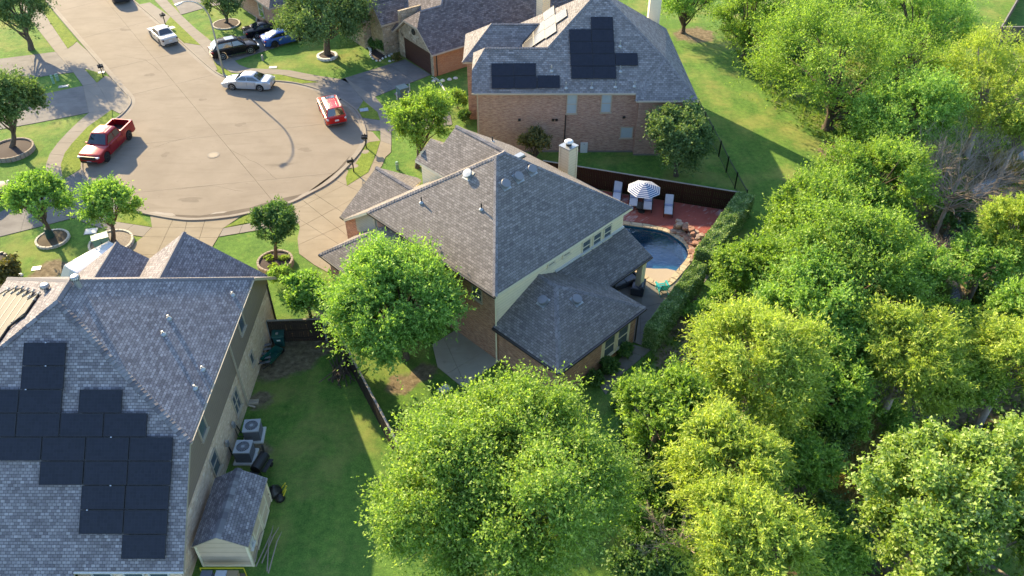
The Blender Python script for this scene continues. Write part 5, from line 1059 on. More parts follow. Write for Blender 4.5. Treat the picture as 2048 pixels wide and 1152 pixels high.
# tree rings and planting beds
def tree_ring(label, p, r, h, mat, fill, n=26, wd=.16, plants=0, base=0.):
    t = empty('tree_ring', (*p, base), label, 'tree ring', 'edged rings round the street trees'); me = None; rr = random.Random(int(r*1000))
    for k in range(n):
        a = 2*pi*k/n; lw = 2*pi*r/n*.95
        if me is None: o = MB().box((0, 0, h/2), (wd, lw, h)).build('edging_stone', mat, t, bevel=.02); me = o.data
        else:
            o = link('edging_stone', me, t); bv = o.modifiers.new('bevel', 'BEVEL'); bv.width = .02; bv.segments = 2
        o.location = (r*cos(a), r*sin(a), rr.uniform(-.015, .01)); o.rotation_euler = (0, 0, a+rr.uniform(-.05, .05))
    MB().lathe((0, 0, 0), [(r, 0), (r-.02, h*.7), (.2, h*.85), (.001, h*.85)], 20).build('mulch', fill, t)
    return t
M_edge = plain('edging_pale', (.6, .55, .47), .85, var=.2); M_edge_br = brick('edging_block', (.42, .34, .26), (.5, .42, .34), (.3, .25, .2), (.3, .27, .22), .3, .12)
tree_ring('pale ring of edging round the round-crowned kerbside tree at lower left', (-34.27,48.51), 1.12, .2, M_edge, M_dirt); tree_ring('block ring with low plants round the dark tree beside the middle driveway', (-16.97,45.57), 1.2, .42, M_edge_br, M_mulch)
tree_ring('wide block ring round the large tree at the left edge', (-43.28,61.21), 1.75, .42, M_edge_br, M_mulch, 30); tree_ring('thin pale ring of dark mulch round the tree left of the lamp post', (-32.23,89.04), 1.45, .14, M_edge, M_mulch, 30)
tree_ring('small ring of white stones round the street oak', (-19.34,80.46), .95, .25, M_trim_white, M_mulch, 18, .28); tree_ring('oval rock bed with pale edging round the small kerbside tree', (-29.66,47.95), 1.5, .3, M_edge, plain('river_rock', (.25, .21, .17), .9, var=.7, scale=9), 26)
def edging(label, P, mat, r=.14, step=.38, fill=None, z=0.):
    t = empty('bed_edging', (*P[0], z), label, 'edging'); O = Vector((*P[0], 0)); rr = random.Random(len(label)); me = []
    for k in range(3):
        m = MB(); m.lathe((0, 0, -.05), [(r*.9, 0), (r*1.1, .08), (r*.7, .2), (.01, .23)], 7); me.append(m)
    ob = []
    for a, c in zip(P, P[1:]):
        a, c = Vector((*a, 0))-O, Vector((*c, 0))-O; n = max(1, int((c-a).length/step))
        for k in range(n):
            j = rr.randrange(3)
            if len(ob) <= j or ob[j] is None:
                while len(ob) <= j: ob.append(None)
                o = me[j].build('stone', mat if not isinstance(mat, list) else mat[j % len(mat)], t); ob[j] = o
            else: o = link('stone', ob[j].data, t)
            o.location = a.lerp(c, (k+.5)/n); o.rotation_euler = (0, 0, rr.uniform(0, 6)); o.scale = (rr.uniform(.8, 1.3), rr.uniform(.8, 1.2), rr.uniform(.7, 1.1))
    if fill: MB().poly([(p[0]-O.x, p[1]-O.y, .012) for p in fill]).build('mulch', M_mulch, t)
edging('curved white stone edging along the planting bed at the stone-fronted house', [(-15.70,83.74),(-15.06,82.20),(-14.86,80.71),(-14.37,79.73),(-13.79,79.25),(-13.38,80.22),(-12.72,80.83),(-12.50,81.70)], M_trim_white, fill=[(-15.70,83.74),(-15.06,82.20),(-14.86,80.71),(-14.37,79.73),(-13.79,79.25),(-13.38,80.22),(-12.72,80.83),(-12.50,81.70),(-12.67,84.13),(-14.45,85.45)])
edging('short white stone edging between walkway and stained driveway', [(-12.85,79.25),(-12.18,79.73),(-11.53,80.46)], M_trim_white)
edging('wavy pale edging round a dark mulch bed on the upper lawn', [(-29.84,94.39),(-30.45,93.77),(-30.71,92.70),(-29.85,91.80),(-29.24,90.92),(-29.01,89.76)], M_edge, .1, .28, fill=[(-29.84,94.39),(-30.45,93.77),(-30.71,92.70),(-29.85,91.80),(-29.24,90.92),(-29.01,89.76),(-27.20,89.76),(-28.65,94.85)])
edging('black and white edging stones curving round the planting bed at the left edge', [(-37.49,46.98),(-36.75,46.57),(-35.98,45.86),(-35.28,45.06),(-34.59,44.10)], [M_trim_white, M_black, M_trim_white], .16, .4, fill=[(-37.49,46.98),(-36.75,46.57),(-35.98,45.86),(-35.28,45.06),(-34.59,44.10),(-34.88,43.01),(-36.62,43.01),(-38.59,46.98)])
edging('row of white stepping stones on the shaded lawn below the brick garage wall', [(-8.31,74.87),(-7.26,74.76),(-6.53,74.99),(-5.95,75.32),(-5.36,75.54)], M_trim_white, .2, 1.1)
# ---------------------------------------------------------------- yard of the lower left house
sh = empty('shed', (-13.9, 23.6, 0), 'small tan garden shed with shingle roof beside the lower left house', 'shed')
sx0, sx1, sy0, sy1, sz_, sr = -15.2, -12.75, 21.7, 25.5, 1.85, 2.62; scx = -13.98
wall(sh, [[(sx0, sy0, 0), (sx1, sy0, 0), (sx1, sy0, sz_), (scx, sy0, sr-.05), (sx0, sy0, sz_)], [(sx1, sy1, 0), (sx0, sy1, 0), (sx0, sy1, sz_), (scx, sy1, sr-.05), (sx1, sy1, sz_)], quadwall((sx0, sy0), (sx0, sy1), 0, sz_), quadwall((sx1, sy0), (sx1, sy1), 0, sz_)], M_siding_shed)
roof(sh, [[(scx, sy0-.1, sr), (scx, sy1+.1, sr), (sx1+.13, sy1+.1, sz_-.03), (sx1+.13, sy0-.1, sz_-.03)], [(scx, sy0-.1, sr), (scx, sy1+.1, sr), (sx0-.13, sy1+.1, sz_-.03), (sx0-.13, sy0-.1, sz_-.03)]], M_roof_blue, M_trim_tan, .08)
caps(sh, (scx, sy0-.1, sr), (scx, sy1+.1, sr), CAPM, .42, .2, True, 'cap_shingle')
b = MB()
for px_, py_ in ((sx0, sy0), (sx1, sy0), (sx1, sy1)): MB().box((px_, py_, sz_/2), (.11, .11, sz_)).build('corner_trim', M_trim_cream, sh, world=True)
b = MB(); b.box((scx, sy0-.02, .07), (2.4, .05, .12)); b.build('base_trim', M_trim_cream, sh, world=True)
for y_ in (23.1, 24.3):
    d_ = MB(); d_.box((sx1+.02, y_, .86), (.05, 1.12, 1.6)); do = d_.build('door', M_siding_shed, sh, world=True)
    L_ = wloc(sh); tm = MB()
    for yy, zz, dy_, dz_ in ((0, .78, 1.12, .09), (0, -.76, 1.12, .09), (-.52, 0, .09, 1.45), (.52, 0, .09, 1.45), (0, 0, .95, .09)): tm.box((sx1+.055-L_.x, y_+yy-L_.y, .86+zz), (.03, dy_, dz_))
    tm.build('door_trim', M_trim_cream, do)
window(sh, (sx1, 22.2), (0, 1), (1, 0), .45, .5, 1.25, M_trim_white)
ar_p = MB(); ar_p.box((-12.62, 25.2, 1.0), (.02, .06, .06)); ar_p.build('latch', M_iron, sh, world=True)
def ac_unit(label, p, rz):
    t = empty('air_conditioner', (*p, 0), label, 'air conditioner', 'air conditioners by the stone wall', rz); W_ = .86
    MB().box((0, 0, .05), (1.15, 1.15, .1)).build('pad', M_trim_white, t); MB().box((0, 0, .52), (W_, W_, .84)).build('cabinet', plain('ac_louvre', (.12, .13, .15), .5) if 'ac_louvre' not in MATS and not bpy.data.materials.get('ac_louvre') else bpy.data.materials['ac_louvre'], t)
    b = MB()
    for k in range(14):
        for s in (-1, 1): z = .16+.055*k; b.box((s*(W_/2+.006), 0, z), (.014, W_*.94, .018)); b.box((0, s*(W_/2+.006), z), (W_*.94, .014, .018))
    o = b.build('louvre', M_vent_grey, t); o['kind'] = 'stuff'
    b = MB(); n = 24; R = .36; hw = W_/2+.02
    for k in range(n):
        a0, a1 = 2*pi*k/n, 2*pi*(k+1)/n
        def sq(a): m = max(abs(cos(a)), abs(sin(a))); return (hw*cos(a)/m, hw*sin(a)/m)
        s0, s1 = sq(a0), sq(a1); z = .96
        b.poly([(R*cos(a0), R*sin(a0), z), (*s0, z), (*s1, z), (R*cos(a1), R*sin(a1), z)]); b.poly([(*s0, z), (*s0, z-.09), (*s1, z-.09), (*s1, z)])
        b.poly([(R*cos(a0), R*sin(a0), z), (R*cos(a1), R*sin(a1), z), (R*cos(a1), R*sin(a1), z-.06), (R*cos(a0), R*sin(a0), z-.06)])
    b.build('top_cover', plain('ac_shell', (.55, .57, .6), .4) if not bpy.data.materials.get('ac_shell') else bpy.data.materials['ac_shell'], t)
    b = MB(); b.lathe((0, 0, .955), [(.09, 0), (.09, .025), (.001, .03)], 14)
    for k in range(20): a = 2*pi*k/20; b.bar((.09*cos(a), .09*sin(a), .965), (.365*cos(a), .365*sin(a), .965), .012, .008)
    b.build('fan_guard', plain('ac_guard', (.5, .52, .56), .4) if not bpy.data.materials.get('ac_guard') else bpy.data.materials['ac_guard'], t)
    b = MB()
    for k in range(4): a = 2*pi*k/4+.4; b.poly([(.05*cos(a-.5), .05*sin(a-.5), .91), (.33*cos(a-.2), .33*sin(a-.2), .90), (.33*cos(a+.45), .33*sin(a+.45), .93), (.05*cos(a+.5), .05*sin(a+.5), .92)])
    b.lathe((0, 0, .945), [(.35, -.12), (.001, -.121)], 16); b.build('fan', M_iron, t)
    MB().box((-W_/2-.03, .1, .3), (.06, .16, .3)).build('valve_cover', M_galv, t); MB().tube([(-W_/2, .1, .25), (-.75, .1, .3), (-.85, .1, .9)], .03, 6).build('pipe', M_black, t)
ac_unit('further air conditioner by the cream stone wall', (-14.68, 29.85), .08); ac_unit('nearer air conditioner, next to the black smoker', (-14.78, 28.35), .0)
b = MB()
for y_ in (29.6, 28.3):
    cb = empty('electric_disconnect', (-15.5, y_-.1, 1.4), 'grey disconnect box on the stone wall behind the %s air conditioner' % ('further' if y_ > 29 else 'nearer'), 'electric box', 'disconnect boxes'); MB().box((0, 0, 0), (.14, .22, .34)).build('box', M_galv, cb); MB().box((.08, 0, .02), (.02, .18, .26)).build('door', M_vent_grey, cb); MB().tube([(.02, 0, -.17), (.05, 0, -1.0), (.4, .1, -1.1)], .025, 6).build('conduit', M_black, cb)
sm = empty('smoker_grill', (-13.62, 27.35, 0), 'black barrel smoker grill between the air conditioners and shed', 'grill', None, radians(75))
MB().tube([(-.55, 0, .85), (-.53, 0, .85), (.53, 0, .85), (.55, 0, .85)], [.25, .3, .3, .25], 18).build('barrel', M_black, sm, smooth=False); MB().tube([(.5, 0, 1.05), (.55, 0, 1.15), (.55, 0, 1.6)], .06, 10).build('chimney', M_iron, sm)
MB().box((-.85, 0, .6), (.45, .5, .45)).build('firebox', M_black, sm); MB().bar((-.4, .34, .9), (.4, .34, .9), .03).build('handle', M_galv, sm); MB().box((0, -.42, .72), (.9, .25, .03)).build('shelf', M_iron, sm)
for qx in (-.45, .45):
    for qy in (-.22, .22): MB().bar((qx, qy, 0), (qx*.95, qy*.8, .75), .04).build('leg', M_black, sm)
for qy in (-.28, .28): MB().tube([(.5, qy-.03, .14), (.5, qy+.03, .14)], .14, 12).build('wheel', M_rubber, sm)
gb_ = empty('bag', (-12.62, 25.9, 0), 'limp black garbage bag heap beside the shed corner', 'bag'); MB().lathe((0, 0, 0), [(.32, 0), (.42, .18), (.34, .42), (.12, .6), (.08, .7)], 10).build('sack', M_black, gb_, smooth=True); MB().lathe((.35, -.35, 0), [(.2, 0), (.28, .12), (.2, .3), (.05, .4)], 9).build('sack', M_black, gb_, smooth=True)
M_yel = plain('yellow_plastic', (.75, .62, .03), .45)
for i, (x_, y_) in enumerate(((-12.35, 26.1), (-12.2, 25.85), (-12.12, 25.55))):
    st = empty('yellow_stake', (x_, y_, .3), ('yellow stake furthest from the shed door', 'yellow stake between two others by the black bag', 'yellow stake nearest the shed door')[i], 'stake', 'yellow stakes leaning by the shed', .3*i); MB().bar((0, 0, -.1), (.28, .1, .25), .045).build('rod', M_yel, st); MB().box((.28, .1, .26), (.07, .07, .04)).build('tip', M_yel, st)
def bicycle(label, p, rz, col):
    t = empty('bicycle', (*p, 0), label, 'bicycle', 'bicycles leaning behind the shed', rz)
    for x_ in (-.52, .52):
        e = bpy.data.objects.new('wheel', None); COL.objects.link(e); e.parent = t; e.location = (x_, 0, .33)
        n = 18; ty = MB(); ty.tube([(.31*cos(2*pi*k/n), 0, .31*sin(2*pi*k/n)) for k in range(n+1)], .022, 6, False); ty.build('tyre', M_rubber, e)
        sp = MB()
        for k in range(8): a = 2*pi*k/8; sp.bar((0, 0, 0), (.3*cos(a), 0, .3*sin(a)), .006)
        sp.build('spokes', M_galv, e)
    f = MB(); P = {'bb': (-.08, 0, .32), 'st': (-.22, 0, .78), 'ht': (.36, 0, .8), 'ra': (-.52, 0, .33), 'fa': (.52, 0, .33)}
    for a, c in (('bb', 'st'), ('st', 'ht'), ('bb', 'ht'), ('bb', 'ra'), ('st', 'ra'), ('ht', 'fa')): f.tube([P[a], P[c]], .02, 6)
    f.build('bike_frame', col, t); MB().box((-.24, 0, .86), (.26, .12, .06)).build('saddle', M_black, t); MB().tube([(.33, -.28, .98), (.36, 0, .93), (.33, .28, .98)], .015, 6).build('handlebar', M_black, t); MB().tube([(.36, 0, .8), (.36, 0, .94)], .016, 6).build('stem', M_black, t)
    MB().bar((-.08, -.12, .25), (-.08, .12, .4), .03).build('crank', M_iron, t)
bicycle('dark blue bicycle behind the shed beside the stone wall', (-14.75, 26.55), .15, plain('bike_blue', (.02, .04, .35), .35)); bicycle('black bicycle behind the shed, nearer the smoker', (-14.35, 26.2), .05, M_black)
wb = empty('rubbish_bin', (-14.81,37.30), 'dark green wheeled rubbish bin against the short fence', 'bin', None, .15)
b = MB(); lo, hi = .27, .36
b.v = [(-lo, -lo, .06), (lo, -lo, .06), (lo, lo, .06), (-lo, lo, .06), (-hi, -hi*1.05, 1.0), (hi, -hi*1.05, 1.0), (hi, hi*1.05, 1.0), (-hi, hi*1.05, 1.0)]; b.f = [[3, 2, 1, 0], [4, 5, 6, 7], [0, 1, 5, 4], [1, 2, 6, 5], [2, 3, 7, 6], [3, 0, 4, 7]]
M_bin = plain('bin_green', (.015, .085, .085), .5); b.build('body', M_bin, wb, bevel=.03); MB().box((0, .0, 1.05), (.78, .84, .07)).build('lid', plain('bin_lid', (.03, .12, .1), .5), wb, bevel=.03); MB().box((0, -.345, .72), (.22, .02, .12)).build('label_plate', M_trim_white, wb)
MB().tube([(-.3, .42, .98), (.3, .42, .98)], .025, 8).build('handle', M_bin, wb); MB().box((-.05, -.1, 1.12), (.16, .12, .09)).build('lid_item', M_trim_grey, wb)
for s in (-.28, .28): MB().tube([(s-.04, .3, .12), (s+.04, .3, .12)], .12, 10).build('wheel', M_rubber, wb)
pl = empty('pallet', (-15.60,36.04), 'grey slatted pallet lying tilted by the stone wall', 'pallet', None, 1.75)
for k in range(5): MB().box((-.75+.375*k, 0, .42+.09*k*.2), (.16, 1.0, .03)).build('slat', M_vent_grey, pl)
for s in (-.42, 0, .42): MB().box((0, s, .35), (1.7, .06, .1)).build('runner', M_fence_old, pl)
kb_ = empty('wheelbarrow', (-14.93,35.86), 'dark green wheelbarrow tipped over beside the grey pallet', 'wheelbarrow', None, 1.1)
b = MB(); b.v = [(-.55, -.3, .35), (.45, -.22, .3), (.45, .22, .3), (-.55, .3, .35), (-.75, -.38, .65), (.7, -.33, .62), (.7, .33, .62), (-.75, .38, .65)]; b.f = [[3, 2, 1, 0], [0, 1, 5, 4], [1, 2, 6, 5], [2, 3, 7, 6], [3, 0, 4, 7]]; b.build('tray', plain('barrow_green', (.01, .1, .08), .4), kb_)
for s in (-1, 1): MB().tube([(.8, s*.1, .2), (-.3, s*.28, .32), (-1.25, s*.3, .55)], .025, 6).build('handle', M_iron, kb_); MB().bar((-.45, s*.25, .3), (-.5, s*.25, 0), .03).build('leg', M_iron, kb_)
MB().tube([(.8, -.05, .19), (.8, .05, .19)], .19, 14).build('wheel', M_rubber, kb_)
spb = empty('splash_block', (-15.37,32.36), 'small pale splash block at the foot of the downspout', 'splash block', None, .1); MB().box((0, 0, .04), (.6, .34, .06)).build('tray', M_trim_tan, spb)
b = MB(); b.box((0, .15, .1), (.6, .05, .08)); b.box((0, -.15, .1), (.6, .05, .08)); b.build('rim', M_trim_tan, spb)
def stick_pile(name, label, p, n, L, spread, mat, seed, cat='brush pile', rad=.03):
    t = empty(name, p, label, cat); rr = random.Random(seed); me = None
    for k in range(n):
        a = rr.uniform(-spread, spread); l_ = L*rr.uniform(.55, 1); x, y = rr.uniform(-.5, .5), rr.uniform(-.45, .45); z = .05+rr.random()*.45; dz = rr.uniform(-.12, .2)
        d = Vector((sin(a), cos(a), dz)); o = Vector((x, y, z)); m = o+d*l_*.5+Vector((rr.uniform(-.12, .12), rr.uniform(-.12, .12), rr.uniform(-.05, .08)))
        MB().tube([o-d*l_*.5, m-d*l_*.2, o+d*l_*.5], [rad*1.2, rad, rad*.4], 5).build('stick', mat, t)
stick_pile('brush_pile', 'heap of cut branches against the backyard fence', (-10.46,34.99), 46, 2.4, .8, M_bark, 2)
stick_pile('stick_pile', 'few long bare pale sticks lying along the shed', (-12.2, 22.6, -.0), 5, 3.2, .35, M_twig, 7, 'sticks', .028)
rk = empty('yellow_rack', (-13.9, 20.75, 0), 'yellow metal rack holding boxes at the bottom edge below the shed', 'rack', None, 0)
for x_ in (-1.1, 1.0):
    for y_ in (-.3, .3): MB().box((x_, y_, .45), (.035, .035, .9)).build('post', M_yel, rk)
for y_ in (-.3, .3): MB().bar((-1.1, y_, .88), (1.0, y_, .88), .035).build('beam', M_yel, rk)
MB().box((-.05, 0, .4), (2.1, .6, .03)).build('shelf', M_fence_old, rk)
for lab, x_, c_ in (('grey box on the yellow rack, leftmost', -.75, (.2, .22, .27)), ('white box on the yellow rack, middle', -.05, (.7, .72, .75)), ('tan box on the yellow rack, rightmost', .5, (.45, .33, .18))):
    bx2 = empty('storage_box', (-13.9+x_, 20.75, .42), lab, 'box', 'boxes on the yellow rack'); MB().box((0, 0, .18), (.5, .42, .36)).build('box', plain('box_%d' % int(c_[0]*100), c_, .6), bx2); MB().box((0, 0, .37), (.53, .45, .04)).build('lid', plain('boxlid_%d' % int(c_[0]*100), sc3(c_, .85), .6), bx2)
# ---------------------------------------------------------------- pool deck furniture
def lounger(label, p, rz):
    t = empty('sun_lounger', (*p, .13), label, 'sun lounger', 'sun loungers on the deck', rz)
    M_cu = bpy.data.materials.get('lounger_cushion') or plain('lounger_cushion', (.55, .55, .62), .8); M_st = bpy.data.materials.get('lounger_pillow') or plain('lounger_pillow', (.3, .33, .48), .8)
    for s in (-.33, .33):
        MB().bar((0, s, .3), (1.25, s, .3), .05).build('frame_rail', M_black, t); MB().bar((0, s, .3), (-.62, s, .85), .05).build('back_rail', M_black, t)
        for x_ in (.05, 1.2): MB().box((x_, s, .15), (.05, .05, .3)).build('leg', M_black, t)
        MB().tube([(-.1, s*1.1, .3), (-.05, s*1.12, .55), (.4, s*1.12, .55), (.42, s*1.1, .3)], .025, 6).build('armrest', M_black, t)
    MB().box((.65, 0, .36), (1.25, .62, .08)).build('seat_cushion', M_cu, t, bevel=.03)
    q = Vector((-.62, 0, .55)).normalized().to_track_quat('X', 'Z').to_matrix(); b = MB(); b.box((-.3, 0, .65), (.86, .62, .08), m=q); b.build('back_cushion', M_cu, t, bevel=.03)
    MB().box((.08, 0, .42), (.3, .6, .06)).build('pillow', M_st, t, bevel=.03)
def lg(px): return px
for lab, p_ in (('sun lounger standing alone on the deck, right of the striped umbrella', (12.22,52.42)), ('sun lounger right half under the striped umbrella', (10.70,53.05)), ('sun lounger left half under the striped umbrella', (9.65,53.54)), ('sun lounger nearest the house, partly cut off by the roof edge', (8.42,54.32))): lounger(lab, p_, radians(-100))
um = empty('striped_umbrella', ((10.07,52.05)[0], (10.07,52.05)[1], .13), 'open umbrella with blue and white ring stripes on the red deck', 'umbrella')
MB().tube([(0, 0, 0), (0, 0, 2.55)], .025, 10).build('pole', M_black, um); MB().lathe((0, 0, 0), [(.28, 0), (.28, .06), (.06, .12)], 16).build('base', M_iron, um)
t = NT('umbrella_stripes'); ob_ = t.obj(); sx_ = t.new('SeparateXYZ'); t.ln(ob_, sx_.inputs[0])
f_ = t.math('FRACT', t.math('MULTIPLY', sx_.outputs[2], 13.5)); t.fin(t.ramp(f_, [(.0, (.04, .075, .19)), (.5, (.5, .51, .54))], 'CONSTANT'), .8)
b = MB(); R_ = 1.3; ctr = (0, 0, 2.62)
for k in range(8):
    a0, a1 = 2*pi*k/8+.2, 2*pi*(k+1)/8+.2; N = 8
    for j in range(N):
        f0, f1 = j/N, (j+1)/N; z0, z1 = 2.62-.58*f0**1.15, 2.62-.58*f1**1.15
        P = [(R_*f0*cos(a0), R_*f0*sin(a0), z0), (R_*f1*cos(a0), R_*f1*sin(a0), z1), (R_*f1*cos(a1), R_*f1*sin(a1), z1), (R_*f0*cos(a1), R_*f0*sin(a1), z0)]
        b.poly(P if j else P[:3])
b.build('canopy', t.m, um)
for k in range(8): a = 2*pi*k/8+.2; MB().bar((0, 0, 2.52), (R_*.97*cos(a), R_*.97*sin(a), 2.03), .02).build('rib', M_galv, um)
MB().lathe((0, 0, 2.6), [(.04, 0), (.03, .08), (.001, .1)], 8).build('finial', M_trim_white, um)
fb = empty('fire_bowl', (*(10.02,52.36), .13), 'low black round bowl on the deck between the loungers', 'fire bowl'); MB().lathe((0, 0, 0), [(.2, 0), (.22, .1), (.45, .3), (.48, .34), (.42, .33), (.2, .16), (.01, .14)], 18).build('bowl', M_black, fb); MB().lathe((0, 0, .33), [(.5, 0), (.5, .03), (.44, .035)], 18).build('rim', M_iron, fb)
M_wick = plain('wicker_charcoal', (.055, .06, .075), .7, var=.3, scale=30); M_cush = plain('cushion_grey', (.2, .215, .255), .85)
def armchair(label, p, rz, w_=1.0, pillows=1):
    t = empty('patio_sofa', (*p, .055), label, 'sofa', 'charcoal patio sofas', rz)
    MB().box((0, 0, .2), (.85, w_, .32)).build('base', M_wick, t, bevel=.03); MB().box((-.38, 0, .48), (.16, w_, .62)).build('backrest', M_wick, t, bevel=.04)
    for s in (-1, 1): MB().box((.02, s*(w_/2-.08), .42), (.86, .15, .42)).build('armrest', M_wick, t, bevel=.04)
    n = max(1, round(w_/.9))
    for k in range(n): MB().box((.05, (k-(n-1)/2)*(w_-.3)/n, .43), (.68, (w_-.34)/n, .16)).build('seat_cushion', M_cush, t, bevel=.05)
    for k in range(pillows): q = Matrix.Rotation(-.5, 3, 'Y'); b = MB(); b.box((-.2, (k-(pillows-1)/2)*.42, .66), (.16, .42, .42), m=q); b.build('pillow', M_cush, t, bevel=.06)
armchair('charcoal patio armchair with grey pillows by the porch post', (8.66,42.53), radians(165), 1.15, 2)
armchair('long charcoal patio sofa half under the porch roof', (7.71,43.28), radians(-60), 2.2, 0)
ad = empty('adirondack_chair', (*(10.33,42.58), .055), 'turquoise slatted garden chair at the pool edge beside the hedge', 'chair', None, radians(100))
for k in range(5): b = MB(); b.bar((-.32, -.24+.12*k, .28), (-.62, -.26+.13*k, 1.0), .1, .025); b.build('back_slat', M_teal, ad)
for k in range(5): MB().box((.35-.14*k, 0, .36-.03*k), (.12, .56, .025)).build('seat_slat', M_teal, ad)
for s in (-1, 1):
    MB().box((.0, s*.36, .58), (.75, .14, .03)).build('armrest', M_teal, ad); MB().box((.32, s*.31, .29), (.09, .03, .58)).build('leg', M_teal, ad); MB().bar((.3, s*.28, .34), (-.6, s*.28, .04), .03, .12).build('leg', M_teal, ad)
# rock ledge at the pool
rl = empty('rock_ledge', (*(13.21,48.01), 0), 'stacked reddish rock ledge and spillway at the pool edge', 'rock ledge'); rr = random.Random(11); L0 = wloc(rl)
LINE = [(12.16,49.64),(12.63,49.52),(13.07,49.01),(13.42,48.20),(13.50,47.34),(13.38,46.45),(13.11,45.69)]; prot = []
for k in range(5):
    bm = bmesh.new(); bmesh.ops.create_icosphere(bm, subdivisions=2, radius=.5)
    for v_ in bm.verts:
        v_.co *= 1+rr.uniform(-.13, .13); v_.co.z = max(-.28, min(.28, v_.co.z*1.1)); v_.co.x = max(-.42, min(.42, v_.co.x))
    me = bpy.data.meshes.new('rock'); bm.to_mesh(me); bm.free(); prot.append(me)
for k in range(105):
    f = rr.random(); i = min(int(f*(len(LINE)-1)), len(LINE)-2); ff = f*(len(LINE)-1)-i; p = Vector(LINE[i]).lerp(Vector(LINE[i+1]), ff)
    c = Vector(PC); dr = (p-c).normalized(); o_ = rr.uniform(-.35, .75); lev = rr.randrange(3)
    o = link('rock', prot[k % 5], rl); s_ = rr.uniform(.3, .55); o.scale = (s_*1.25, s_*rr.uniform(.7, 1), s_*rr.uniform(.6, 1.)); o.rotation_euler = (rr.uniform(-.2, .2), rr.uniform(-.2, .2), rr.uniform(0, 6))
    o.location = (p.x+dr.x*o_-L0.x, p.y+dr.y*o_-L0.y, .1+(.26*lev if o_ > -.05 else .05))
    if not o.data.materials: o.data.materials.append(M_rocks[0])
    o.material_slots[0].link = 'OBJECT'; o.material_slots[0].material = rr.choice(M_rocks)

gh = empty('garden_hose', (*(-7.12,74.22), .04), 'pale garden hose trailing over the shaded lawn by the brick garage wall', 'hose'); g0 = (-7.12,74.22)
for P_ in ([(-8.07,75.65),(-7.59,75.21),(-7.12,74.22),(-6.53,72.60),(-6.05,71.14)], [(-7.66,75.54),(-7.22,74.87),(-6.78,73.56),(-6.35,72.18),(-6.01,71.35)]): MB().tube([(x-g0[0], y-g0[1], 0) for x, y in smooth(P_, 2)], .035, 6).build('hose_line', M_trim_white, gh)
# ---------------------------------------------------------------- trees and plants
def quads_mesh(name, V):
    """V: (n,k,3) leaf blades of k corners, each an island of its own"""
    n, k = V.shape[:2]; me = bpy.data.meshes.new(name); me.vertices.add(k*n); me.loops.add(k*n); me.polygons.add(n)
    me.vertices.foreach_set('co', V.astype(np.float32).ravel()); me.loops.foreach_set('vertex_index', np.arange(k*n, dtype=np.int32))
    me.polygons.foreach_set('loop_start', np.arange(0, k*n, k, dtype=np.int32)); me.update(calc_edges=True); return me
def leaflets(P, ax, nr, L, wd):
    """three-cornered leaves at P, tapering along ax"""
    ax = norm(ax); sd = norm(np.cross(ax, nr)); L = L[:, None]; wd = wd[:, None]
    return np.stack([P-sd*wd*.55, P+sd*wd*.55+ax*L*.12, P+ax*L], 1)
def norm(a): return a/np.maximum(np.linalg.norm(a, axis=-1, keepdims=True), 1e-9)
def blades(P, ax, nr, L, wd, fold=.25):
    """folded rhombic leaves at P along ax with face direction nr"""
    ax = norm(ax); sd = norm(np.cross(ax, nr)); up = np.cross(sd, ax); L = L[:, None]; wd = wd[:, None]
    m = P+ax*L*.45+up*wd*fold
    return np.stack([P, m+sd*wd*.5, P+ax*L-up*wd*fold*.5, m-sd*wd*.5], 1)
def crown_points(g, R, rz, nclump, flat=-.35, lumps=.25, fill=.2, nl=7):
    """clump centres over a crown of several uneven lobes"""
    q = rz/R; cs = [np.zeros(3)]; rs = [.56*R]; vs = [1.]
    for i in range(nl):
        a = 2*pi*(i+g.uniform(-.3, .3))/nl*(1 if nl < 9 else 2.618); zz = g.uniform(-.25, .8); h = sqrt(max(.05, 1-zz*zz)); u = g.uniform(.42, .62)
        cs.append(np.array([cos(a)*h*u*R, sin(a)*h*u*R, zz*u*R])); rs.append(R*g.uniform(.30, .30+.5*lumps) if nl < 9 else R*g.uniform(.2, .42)); vs.append(g.uniform(.95, 1.35))
    cs, rs, vs = np.array(cs), np.array(rs), np.array(vs); P, D = [], []; w_ = rs**2/np.sum(rs**2); tries = 0
    while len(P) < nclump and tries < nclump*12:
        tries += 1; i = g.choice(len(rs), p=w_); d = norm(g.normal(size=3))
        if d[2] < flat: continue
        rad = g.uniform(.45, .8) if g.random() < fill else g.uniform(.82, 1.02)
        p = cs[i]+d*np.array([1, 1, vs[i]])*rs[i]*rad
        if np.any([np.linalg.norm((p-cs[k])/np.array([1, 1, vs[k]]))/rs[k] < .7 for k in range(len(rs)) if k != i]): continue
        P.append(p*np.array([1, 1, q])); D.append(norm(d*.75+norm(p)*.4))
    return np.array(P), np.array(D)
LEAFK = 1.5
